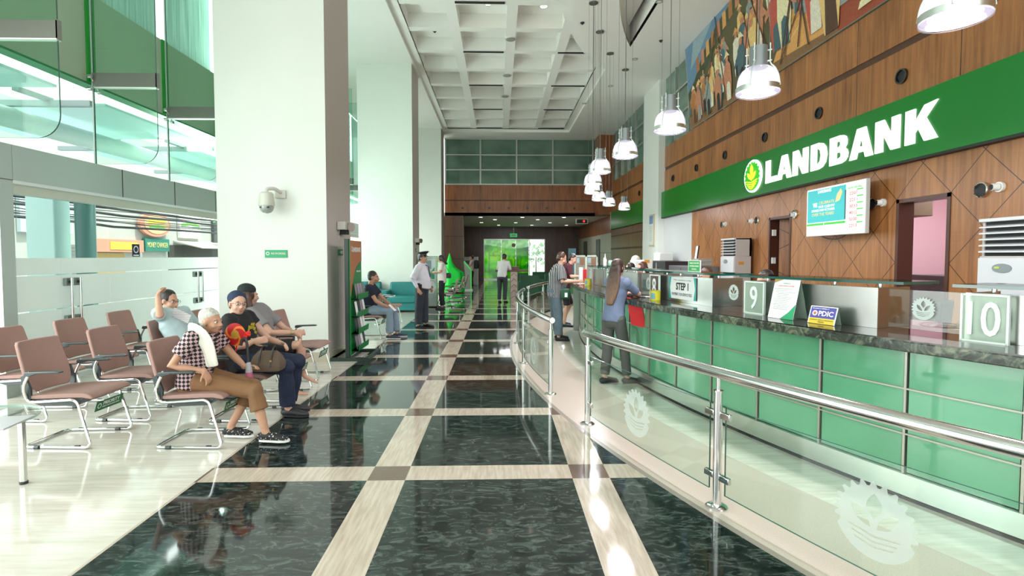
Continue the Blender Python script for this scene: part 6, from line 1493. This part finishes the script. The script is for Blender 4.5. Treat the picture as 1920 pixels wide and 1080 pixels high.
    for sd in 'LR':
        if shoes is None: continue
        an = J['an'+sd]; dd = V(J['d'+sd]).normalized(); sv = dd.cross(V((0,0,1)))
        b = an - V((0,0,.085)); lift = max(0, 0)
        m = MB(); m.loft([b - dd*.045 + V((0,0,.04)), b + V((0,0,.048)), b + dd*.07*s + V((0,0,.042)), b + dd*.14*s + V((0,0,.033)), b + dd*.19*s + V((0,0,.027))], [(.032, .030), (.037, .040), (.040, .034), (.042, .026), (.032, .020)], side=sv, seg=14)
        so_ = m.build('shoe', shoes, t, remesh=.007, **P_)
        out = [(-.05, 0), (-.045, .026), (0, .034), (.07, .036), (.14, .043), (.19, .034), (.212, .012), (.212, -.012), (.19, -.034), (.14, -.043), (.07, -.036), (0, -.034), (-.045, -.026)]
        MB().prism(out, (0, 0, .017), b + V((0,0,.001)), dd, sv).build('sole', sole or M('sole_black', (.015, .015, .015), .5), so_, **P_)
    return t
def W(px, py, y, base=(0,0,0)):
    """world point seen at a photo pixel at depth y"""
    return V(((px-935)*y/975, y, 1.6 + (480-py)*y/975)) - V(base)
# -- elderly woman
B = (-2.62, 4.55, 0); J = sit(.45, .93)
J['pelvis'] = V((-.02, 0, .55)); J['waist'] = V((.0, 0, .66)); J['chest'] = V((.04, 0, .81)); J['neck'] = V((.11, 0, .955)); J['head'] = W(403, 602, 4.5, B) + V((-.02, .03, 0))
J['shR'] = V((.05, -.155, .905)); J['shL'] = V((.06, .16, .91)); J['elR'] = V((-.06, -.26, .70)); J['wrR'] = V((.17, -.19, .64)); J['elL'] = V((.2, .2, .71)); J['wrL'] = W(462, 687, 4.78, B)
J['knR'] = V((.52, -.07, .44)); J['anR'] = V((.62, -.10, .10)); J['knL'] = V((.42, .12, .44)); J['anL'] = V((.26, .03, .10)); J['dR'] = V((1, -.1, 0)); J['dL'] = V((1, -.05, 0))
J['hipR'] = V((.04, -.08, .53)); J['hipL'] = V((.04, .08, .53))
SHOE1 = G('dotted_canvas'); vn = SHOE1.node('ShaderNodeTexVoronoi'); vn.inputs['Scale'].default_value = 55; SHOE1.put(vn.inputs['Vector'], SHOE1.obj()); SHOE1 = SHOE1.done(SHOE1.bsdf(SHOE1.mix(SHOE1.mt('LESS_THAN', vn.outputs['Distance'], .26), (.015, .015, .016), (.7, .7, .66)), .7))
CHK = checkm('checker_blouse', (.55, .38, .40), (.012, .010, .012), .066)
t = human('person', 'elderly seated person with grey ponytail, checkered blouse and brown cropped trousers', B, 0, J, SK1, H_GRY, CHK, M('trousers_brown', (.21, .105, .045), .8, nz=.06, nscale=20), SHOE1, sleeve=.62, hem=.08, legs=.76, vox=.0085, topvox=.009, hands=(.9, .75), hd={'R': (.35, .12, -.9), 'L': (.8, .1, .1)}, hn={'R': (-.8, .3, -.3), 'L': (0, -.3, -1)}, slack=1.3, female=True, sole=M('sole_white', (.75, .75, .72), .5), girth=.95, hdir=(.97, -.22, -.05))
hd_ = J['head']
MB().loft([hd_ + V((-.085, .0, -.02)), hd_ + V((-.115, -.005, -.05)), hd_ + V((-.125, -.01, -.10)), hd_ + V((-.11, -.01, -.15))], [.016, .03, .034, .014], seg=14).build('ponytail', H_GRY, t, remesh=.007, disp=.01, world=False)
MB().loft([hd_ + V((-.088, 0, -.015)), hd_ + V((-.097, 0, -.03))], [.022, .022], seg=12, round_=False).build('hair_tie', BLACKP, t, world=False)
# towel round the neck
m = MB(); T = [(-.03, -.06, .93, .03), (.02, -.13, .985, .05), (.09, -.15, .975, .055), (.165, -.165, .90, .055), (.20, -.165, .80, .055), (.205, -.15, .70, .055), (.215, -.14, .665, .055)]
B0 = [V((x, y, z)) for x, y, z, w_ in T]; pts = [V((-.10, .12, .86)), V((-.08, .02, .96))] + B0[1:]
fr = []; bk = []
for i, p in enumerate(pts):
    tt = (pts[min(i+1, len(pts)-1)] - pts[max(i-1, 0)]).normalized(); sd = tt.cross(V((-.3, -1, .35)).normalized()).normalized(); n2 = sd.cross(tt).normalized()
    wv = .062 + .004*math.sin(i*2)
    r_ = [p + sd*wv*q/4 + n2*(.006*math.sin(q*1.7 + i)) for q in range(-4, 5)]; fr.append([a + n2*.007 for a in r_] + [a - n2*.007 for a in r_[::-1]])
tw = m.rings(fr).build('towel', M('towel_white', (.72, .70, .62), .95, bump=.4, nscale=160), None, world=False, loc=None, sub=1)
tw.location = B; tag(tw, 'white towel draped over the shoulder of the elderly seated person', 'towel')
# -- woman in black with navy cap
B = (-2.56, 5.24, 0); J = sit(.47, 1.0)
J['head'] = W(450, 570, 5.15, B) + V((-.02, .05, .0)); J['neck'] = J['head'] + V((-.04, 0, -.145)); J['chest'] = V((-.04, 0, .86)); J['waist'] = V((-.03, 0, .67)); J['shR'] = V((-.04, -.17, .975)); J['shL'] = V((-.04, .18, .975))
J['elR'] = V((.08, -.22, .72)); J['wrR'] = W(438, 640, 5.05, B); J['wrR'] = V((.17, -.14, .77)); J['elL'] = V((.14, .25, .73)); J['wrL'] = V((.33, .14, .70))
J['knR'] = V((.46, -.10, .50)); J['knL'] = V((.50, .10, .52)); J['anR'] = V((.46, -.06, .09)); J['anL'] = V((.40, .1, .09))
BLK = M('shirt_black', (.012, .012, .014), .85)
t = human('person', 'seated person in black shirt, navy cap and glasses holding a red fan', B, 0, J, SK2, H_BLK, BLK, M('jeans_navy', (.010, .016, .045), .8, nz=.2, nscale=60), M('shoe_dark', (.03, .03, .035), .5), sleeve=.35, vox=.0085, topvox=.010, hands=(.6, 1.1), hd={'R': (.9, .15, .1), 'L': (.6, -.5, -.1)}, hn={'R': (0, .9, 0), 'L': (-.3, -.5, -.4)}, slack=1.0, cap='beanie', glasses=True, girth=1.06, hdir=(.72, -.66, .02))
m = MB()
for k in range(12):
    r_ = random.Random(k); m.obox(V((.115 + r_.uniform(-.02, .0), -.02 + r_.uniform(-.06, .05), .88 + r_.uniform(-.05, .05))) , (.004, 0, .0), V((0, .02, .012*r_.uniform(-1, 1))), V((0, .006, .012)))
m.build('flower_print', M('print_yellow', (.45, .36, .02), .7), t, world=False)
text('ZERO', 'shirt_lettering', PAPER, t, V(B) + V((.135, -.07, .77)), (.15, -.95, .2), (-.1, 0, 1), .13, .035, .003, .01)
# fan
fc = W(445, 626, 4.78)
FN = G('pinwheel_fan'); x, y, z = FN.xyz(); r2 = FN.mt('SQRT', FN.mt('ADD', FN.mt('MULTIPLY', x, x), FN.mt('MULTIPLY', z, z))); an_ = FN.mt('ARCTAN2', z, x)
sw = FN.mt('GREATER_THAN', FN.mt('SINE', FN.mt('ADD', FN.mt('MULTIPLY', an_, 3.0), FN.mt('MULTIPLY', r2, 60))), .72); inn = FN.mt('LESS_THAN', r2, .042)
c = FN.mix(sw, (.50, .008, .012), (.78, .22, .02)); c = FN.mix(inn, c, (.48, .27, .03)); FN = FN.done(FN.bsdf(c, .55))
t = thing('hand_fan', 'round red and orange hand fan held by the person in black', 'fan', fc)
MB().rings([[V((math.cos(2*PI*k/36)*q*1.0, dy - math.cos(2*PI*k/36)*q*.25, math.sin(2*PI*k/36)*q)) for k in range(36)] for dy, q in ((-.004, .001), (-.004, .105), (.004, .105), (.004, .001))]).build('disc', FN, t, world=False)
MB().obox((.012, .0, -.10), (.006, 0, 0), (0, .004, 0), (.012, 0, .055)).build('handle', M('fan_handle', (.5, .02, .02), .5), t, world=False)
m = MB()
for k in range(7): m.ell((.115 + .018*math.cos(k), -.02, .0 + .02*math.sin(k*1.3)), (.016, .01, .016))
m.build('flower', M('flower_red', (.7, .02, .01), .6), t, world=False)
# umbrella held upright
u0, u1 = W(466, 636, 4.72), W(471, 738, 4.74)
t = thing('folded_umbrella', 'folded umbrella with a black crook handle held upright by the elderly person', 'umbrella', u1)
d = (u0-u1); MB().tube([u1 + d*.45, u1 + d*.92, u1 + d*1.0 + V((-.01, 0, .015)), u1 + d*.98 + V((-.045, 0, .012)), u1 + d*.9 + V((-.055, 0, .0))], .012, seg=10, fillet=.02).build('handle', BLACKP, t)
MB().loft([u1, u1 + d*.2, u1 + d*.45, u1 + d*.5], [.014, .034, .028, .014], seg=10).build('canopy', M('umbrella_pink', (.42, .10, .18), .6, nz=.3, nscale=12), t); MB().loft([u1 + d*.42, u1 + d*.56], [.03, .02], seg=10).build('canopy_top', M('umbrella_grey', (.4, .4, .42), .6), t)
# handbag
bc = V((-2.20, 4.98, .605)); t = thing('handbag', 'brown checked handbag with dark straps resting on the lap of the person in black', 'bag', bc)
BAG = checkm('bag_check', (.14, .10, .065), (.075, .05, .032), .022)
m = MB(); m.rings([[bc + V((x*(1 + .0*z), y, z)) for x, y in ((-a, -b), (-a*.4, -b*1.12), (a*.4, -b*1.12), (a, -b), (a*1.04, 0), (a, b), (0, b*1.1), (-a, b), (-a*1.04, 0))] for z, a, b in ((-.10, .10, .05), (-.088, .13, .07), (-.03, .142, .078), (.045, .118, .05), (.088, .088, .018), (.095, .082, .011))])
bd = m.build('body', BAG, t)
for dx in (-.05, .06): MB().tube([bc + V((dx, -.082, -.05)), bc + V((dx, -.065, .05)), bc + V((dx+.01, -.04, .12)), bc + V((dx+.01, .0, .145)), bc + V((dx, .03, .09))], .009, seg=8, fillet=.04).build('strap', M('strap_dark', (.02, .012, .01), .4), t)
MB().box(bc + V((.05, -.084, .0)), bc + V((.07, -.074, .018))).build('buckle', M('buckle_gold', (.8, .6, .25), .2, metal=1), t)
# -- woman in grey with crossed legs
B = (-2.66, 5.95, 0); J = sit(.47, .98)
J['head'] = W(463, 553, 5.85, B); J['head'] = J['head'] + V((.05, 0, 0)); J['neck'] = J['head'] + V((-.01, 0, -.14)); J['chest'] = V((-.07, 0, .87)); J['waist'] = V((-.03, 0, .68)); J['shR'] = V((-.07, -.16, .985)); J['shL'] = V((-.11, .17, .99))
J['elR'] = V((.17, -.23, .76)); J['wrR'] = V((.36, -.06, .74)); J['elL'] = V((.14, .22, .74)); J['wrL'] = V((.34, .06, .70))
J['knR'] = V((.41, -.06, .60)); J['anR'] = V((.38, .12, .24)); J['knL'] = V((.40, .08, .50)); J['anL'] = V((.30, .0, .085)); J['dR'] = V((.9, .1, -.3))
t = human('person', 'seated person with brown hair, dark cap, grey shirt and bare legs', B, 0, J, SK2, H_BRN, M('shirt_grey', (.23, .22, .23), .85), M('shorts_black', (.012, .012, .013), .8), None, sleeve=.7, legs=.42, vox=.011, long_hair=.28, cap='dark', slack=.8, female=True, hdir=(.78, .6, -.12))
h0 = J['head']; MB().loft([h0 + V((.0, -.06, .06)), h0 + V((.02, -.085, -.02)), h0 + V((.035, -.085, -.12)), h0 + V((.045, -.09, -.22)), h0 + V((.05, -.10, -.29))], [(.035, .02), (.05, .022), (.045, .022), (.034, .018), (.015, .01)], side=(1, 0, 0), seg=14).build('hair_side', H_BRN, t, remesh=.007, disp=.01, world=False)
MB().loft([J['elR'] + (J['wrR']-J['elR'])*.80, J['elR'] + (J['wrR']-J['elR'])*.92], [.03, .03], seg=14, round_=False).build('wristwatch', M('watch_gold', (.6, .45, .25), .3, metal=.8), t, world=False)
# -- reclining man with raised arm
B = (-3.64, 5.95, 0); J = sit(.47, 1.02)
J['head'] = W(323, 562, 5.9, B) + V((.0, .03, -.01)); J['neck'] = J['head'] + V((-.04, 0, -.14)); J['pelvis'] = V((.12, 0, .56)); J['waist'] = V((.06, 0, .68)); J['chest'] = V((-.02, 0, .84)); J['shR'] = V((-.09, -.17, .97)); J['shL'] = V((-.02, .17, .95))
J['elR'] = V((-.18, -.30, 1.06)); J['wrR'] = V((-.17, -.14, 1.20)); J['elR'] = W(308, 590, 5.62, B); J['wrR'] = W(305, 553, 5.72, B)
J['elL'] = V((.10, .25, .74)); J['wrL'] = V((.28, .10, .80)); J['hipR'] = V((.14, -.09, .55)); J['hipL'] = V((.14, .09, .55)); J['knR'] = V((.54, -.14, .52)); J['knL'] = V((.54, .12, .52)); J['anR'] = V((.56, -.14, .09)); J['anL'] = V((.56, .12, .09))
t = human('person', 'reclining person in pale blue shirt with one arm raised behind the head', B, 0, J, SK4, H_BLK, M('shirt_paleblue', (.46, .60, .62), .85), M('trousers_slate', (.07, .09, .11), .8), M('shoe_dark'), sleeve=.75, vox=.011, hands=(.4, .9), hd={'R': (-.2, .75, .55)}, hn={'R': (.7, .2, -.5)}, slack=.6, glasses=True, girth=1.0, hdir=(.97, -.2, -.12))
t = MB().obox((0, 0, 0), (.09, 0, -.045), (.0, .002, 0), (.02, -.0, .045)).build('news_sheet', stripes('sheet_lines', (.62, .60, .60), (.30, .30, .31), 'z', .018, .005), None, world=False); t.location = W(347, 590, 5.8); tag(t, 'printed sheet held up in front of the reclining person', 'paper')
# -- seated man in navy polo
B = (-2.50, 10.15, 0); J = sit(.47, 1.03)
J['head'] = W(702, 520, 10.1, B); J['neck'] = J['head'] + V((-.06, 0, -.135)); J['chest'] = V((.0, 0, .88)); J['waist'] = V((-.01, 0, .68)); J['shR'] = V((.015, -.18, .99)); J['shL'] = V((.015, .18, .99)); J['elR'] = V((.17, -.22, .74)); J['wrR'] = V((.36, -.12, .62)); J['elL'] = V((.2, .22, .75)); J['wrL'] = V((.40, .10, .62))
J['knR'] = V((.40, -.13, .53)); J['anR'] = V((.40, -.13, .09)); J['knL'] = V((.44, .13, .53)); J['anL'] = V((.48, .14, .09))
t = human('person', 'seated person in navy polo and light blue jeans beside the brochure stand', B, 0, J, SK3, H_BLK, M('polo_navy', (.008, .012, .028), .85), M('jeans_light', (.20, .27, .34), .85, nz=.2, nscale=40), M('shoe_navy', (.03, .04, .07), .6), sleeve=.6, slack=.8, vox=.012, sole=M('sole_white'), hdir=(1, -.05, -.05), hands=(.8, .8))
t = tag(MB().obox((0, 0, 0), (.06, 0, -.06), (0, .09, 0), (.002, 0, .002)).build('paper_form', PAPER, None, world=False), 'white paper held at the knees of the seated person in the navy polo', 'paper'); t.location = (-2.06, 10.1, .60)
# -- guard
B = (-1.70, 11.55, 0); J = stand(1.66)
J['elR'] = V((-.12, -.25, 1.10)); J['wrR'] = V((.02, -.27, .88)); J['head'] += V((.0, 0, 0)); J['anL'] = V((.02, .12, .085)); J['anR'] = V((-.05, -.12, .085)); J['knR'] = V((-.03, -.11, .48)); J['elL'] = V((.02, .26, 1.10)); J['wrL'] = V((.12, .22, .9))
t = human('person', 'standing guard in white shirt, black tie and peaked cap', B, R(-12), J, SK3, H_BLK, M('shirt_white', (.60, .58, .64), .8), M('trousers_black', (.014, .018, .028), .7), M('shoe_gloss', (.006, .006, .006), .12), sleeve=1.85, vox=.012, hem=-.02, slack=.9, cap='peaked', tie=True, collar=M('shirt_white'), girth=1.15, belly=.035, hdir=(1, -.1, -.02))
t['category'] = 'person'
pv = J['pelvis']; MB().rings([[V((math.cos(2*PI*k/28)*(.15+dr) + .012, math.sin(2*PI*k/28)*(.195+dr), z)) for k in range(28)] for z, dr in ((.96, 0), (.96, .006), (1.01, .006), (1.01, 0))], cap=False).build('belt', M('belt_black', (.01, .01, .01), .4), t, world=False)
MB().box((.155, -.04, .965), (.18, .03, 1.005)).build('belt_buckle', M('badge_gold'), t, world=False); MB().box((-.02, -.235, .84), (.08, -.20, .99)).build('holster', M('belt_black'), t, world=False, bevel=.01)
m = MB(); m.box((.0, -.205, 1.29), (.05, -.185, 1.33)); m.build('sleeve_patch', M('patch_grey', (.2, .18, .26), .7), t, world=False)
# -- woman in white top
B = (-1.72, 15.8, 0); J = stand(1.62); J['elL'] = V((.02, .22, 1.12)); J['wrL'] = V((.2, .08, 1.12)); J['elR'] = V((.02, -.22, 1.10)); J['wrR'] = V((.22, -.1, 1.10)); J['head'] += V((.02, 0, 0))
t = human('person', 'standing person in white top and black trousers at the poster kiosk', B, PI, J, SK4, H_BLK, M('top_white', (.62, .58, .55), .85), M('trousers_jet', (.008, .008, .01), .8), M('shoe_dark'), sleeve=.8, vox=.013, long_hair=.17, female=True, slack=.7, hem=.12)
t = thing('shoulder_bag', 'small black shoulder bag hanging at the side of the person in white', 'bag', (-1.62, 16.0, 1.0)); MB().box((-1.66, 15.95, .92), (-1.46, 16.05, 1.08)).build('body', BLACKP, t, bevel=.03); MB().tube([(-1.62, 16, 1.07), (-1.66, 15.98, 1.3), (-1.7, 15.95, 1.42), (-1.6, 16.0, 1.25), (-1.5, 16.02, 1.07)], .006, seg=6).build('strap', BLACKP, t)
# -- backpack man
B = (-1.30, 25.3, 0); J = stand(1.62); J['elR'] = V((.05, -.22, 1.12)); J['wrR'] = V((.28, -.2, 1.2)); J['elL'] = V((.05, .22, 1.12)); J['wrL'] = V((.28, .16, 1.2))
human('person', 'standing person in pink shirt with backpack at the lobby kiosk', B, PI, J, SK3, H_BLK, M('shirt_pink', (.55, .38, .40), .8), M('trousers_jet'), M('shoe_dark'), sleeve=.6, vox=.016, face=False)
t = thing('backpack', 'dark backpack worn by the person at the lobby kiosk', 'backpack', (-1.12, 25.3, 1.0)); MB().box((-1.19, 25.15, .98), (-.98, 25.45, 1.4)).build('body', M('pack_dark', (.02, .02, .03), .7), t, bevel=.05); MB().box((-.98, 25.2, 1.02), (-.94, 25.4, 1.2)).build('pocket', M('pack_dark'), t, bevel=.02)
# -- man leaning at the high table
B = (.12, 17.75, 0); J = stand(1.72); J['chest'] = V((.1, 0, 1.27)); J['neck'] = V((.20, 0, 1.42)); J['head'] = V((.25, 0, 1.55)); J['shL'] = V((.16, .17, 1.37)); J['shR'] = V((.16, -.17, 1.37)); J['elR'] = V((.2, -.22, 1.15)); J['wrR'] = V((.38, -.1, 1.14)); J['elL'] = V((.2, .22, 1.15)); J['wrL'] = V((.40, .1, 1.14)); J['waist'] = V((.03, 0, 1.08))
human('person', 'person in white shirt leaning over the tall wooden table in the hall', B, R(70), J, SK4, H_BLK, M('shirt_offwhite', (.60, .60, .60), .85), M('trousers_charcoal', (.03, .035, .045), .8), M('shoe_dark'), sleeve=1.6, vox=.014)
# -- two outside the entrance
for i, (x, y, lab) in enumerate(((.75, 37.6, 'dark haired person outside the green glass entrance, left of the pair'), (1.3, 37.4, 'person in a dark cap outside the green glass entrance, right of the pair'))):
    human('person', lab, (x, y, -.06), R(-100 + 60*i), stand(1.68), SK3, H_BLK, (M('shirt_teal', (.02, .2, .15), .8), M('shirt_olive', (.12, .14, .12), .8))[i], M('trousers_jet'), M('shoe_dark'), vox=.02, face=False, cap=(None, 'dark')[i])
# -- man in striped shirt
B = (1.07, 9.85, 0); J = stand(1.68); J['chest'] = V((.05, 0, 1.27)); J['neck'] = V((.10, 0, 1.43)); J['head'] = V((.13, 0, 1.545)); J['shL'] = V((.07, .18, 1.375)); J['shR'] = V((.07, -.18, 1.375)); J['elR'] = V((.10, -.25, 1.12)); J['wrR'] = V((.36, -.14, 1.125)); J['elL'] = V((.12, .24, 1.13)); J['wrL'] = V((.40, .05, 1.12))
J['anR'] = V((.05, -.14, .085)); J['anL'] = V((.08, .12, .085)); J['knR'] = V((.05,-.12,.49)); J['wrR'] = V((.42, -.14, 1.125)); J['wrL'] = V((.46, .05, 1.12))
STR = stripes('shirt_stripes', (.045, .055, .065), (.42, .42, .40), 'x', .028, .009)
human('person', 'person in dark striped shirt writing at the far counter end', B, R(2), J, SK4, H_BRN, STR, M('jeans_grey', (.10, .14, .17), .85, nz=.2, nscale=40), M('shoe_black', (.015, .015, .018), .5), sleeve=.85, vox=.011, slack=1.1, girth=1.12, belly=.05, hdir=(.93, -.12, -.38), hands=(.7, .9), hem=.13)
t = thing('belt_pouch', 'dark green pouch hanging at the waist of the person in the striped shirt', 'bag', (1.22, 9.62, .9)); MB().box((1.16, 9.57, .80), (1.32, 9.67, 1.0)).build('body', M('pouch_green', (.01, .07, .035), .6), t, bevel=.03); MB().box((1.22, 9.555, .84), (1.27, 9.57, .92)).build('tag', PAPER, t)
# -- man in maroon
B = (1.50, 11.75, 0); J = stand(1.66); J['chest'] = V((.05, 0, 1.25)); J['neck'] = V((.12, 0, 1.41)); J['head'] = V((.18, 0, 1.53)); J['shL'] = V((.08, .18, 1.36)); J['shR'] = V((.08, -.18, 1.36)); J['elR'] = V((.14, -.24, 1.14)); J['wrR'] = V((.30, -.30, 1.14)); J['wrL'] = V((.34, .0, 1.14)); J['elL'] = V((.16, .22, 1.14)); J['knL'] = V((.14, .12, .50)); J['anL'] = V((-.05, .2, .09)); J['knR'] = V((.05, -.1, .49))
human('person', 'dark haired person in a maroon shirt and black shorts behind the striped shirt', B, R(-5), J, SK2, H_BLK, M('shirt_maroon', (.075, .012, .022), .8), M('shorts_jet', (.01, .01, .011), .8), M('shoe_tealblack', (.01, .03, .04), .6), sleeve=.8, vox=.012, hdir=(.92, -.25, -.3), legs=.5)
p = V((1.78, 11.15, 1.076)); t = thing('red_packet', 'small red and white packet in the hands of the person in maroon', 'packet', (1.86, 11.55, 1.14)); MB().box((1.80, 11.47, 1.13), (1.9, 11.53, 1.19)).build('body', M('packet_red', (.6, .04, .04), .5), t, bevel=.008); MB().box((1.80, 11.465, 1.15), (1.9, 11.47, 1.17)).build('label', PAPER, t)
# -- woman in blue with long hair
B = (1.44, 6.46, 0); J = stand(1.57); J['pelvis'] = V((.0, 0, .87)); J['waist'] = V((.02, 0, 1.0)); J['chest'] = V((.05, 0, 1.17)); J['neck'] = V((.05, 0, 1.335)); J['head'] = V((.075, 0, 1.45)); J['shL'] = V((.07, .16, 1.27)); J['shR'] = V((.05, -.165, 1.27)); J['elR'] = V((.25, -.20, 1.13)); J['elR'] = V((.27, -.16, 1.125)); J['wrR'] = V((.36, .05, 1.105)); J['elL'] = V((.27, .2, 1.12)); J['wrL'] = V((.40, .10, 1.105))
J['anR'] = V((.14, -.10, .085)); J['anL'] = V((-.09, .06, .085)); J['knR'] = V((.10, -.09, .46)); J['knL'] = V((-.03, .07, .46)); J['hipR'] = V((.0, -.09, .83)); J['hipL'] = V((0, .09, .83)); J['dR'] = V((1, -.35, 0)); J['dL'] = V((1, -.1, 0))
t = human('person', 'person with very long brown hair and slate blue blouse at the counter', B, R(30), J, SK2, ombre('hair_ombre', (.34, .17, .075), (.05, .022, .014), .95, 1.42), M('blouse_slate', (.135, .175, .27), .85), M('trousers_greygreen', (.075, .082, .075), .8), M('flat_black', (.02, .02, .026), .5), sleeve=.8, vox=.010, long_hair=.50, female=True, slack=.6, hem=.10, hdir=(1, .1, -.05), girth=.93, hands=(.8, .8))
t = thing('red_folder', 'bright red folder hanging below the elbow of the person in blue', 'folder', (1.72, 6.42, 1.0))
MB().obox((1.70, 6.36, .90), (.085, -.02, -.02), (.004, .006, 0), (.03, 0, -.17)).build('cover', M('folder_red', (.62, .008, .012), .35), t); MB().obox((1.76, 6.35, .98), (.012, -.003, 0), (.004, .01, 0), (0, 0, .05)).build('clasp', M('buckle_gold'), t)
# -- tellers
for i, ((x, y, l), hc, tc) in enumerate(zip(TP, (H_BLK, H_BRN, hairm('hair_auburn', (.03, .008, .006), (.12, .035, .02)), H_BLK), ((.05, .2, .12), (.05, .2, .12), (.3, .34, .3), (.06, .2, .12)))):
    J = sit(.66, .98); J['anL'] = V((.30, .11, .12)); J['anR'] = V((.30, -.11, .12)); J['wrL'] = V((.30, .12, .86)); J['wrR'] = V((.30, -.12, .86)); J['elL'] += V((.03, 0, .02)); J['elR'] += V((.03, 0, .02))
    dz = (-.03, -.02, .03, .0)[i]
    for k in ('head', 'neck', 'chest', 'shL', 'shR', 'waist'): J[k] = J[k] + V((.03, 0, dz))
    human('person', 'seated teller with %s hair %s' % (('black', 'brown', 'auburn', 'black')[i], l), (x-.02, y, 0), PI, J, SK2, hc, M('teller_top_%s' % 'abcd'[i], tc, .8), M('trousers_jet'), M('shoe_dark'), sleeve=.9, vox=.014, female=True, long_hair=(None, None, .12, None)[i], hdir=(.95, .0, -.3), face=True)
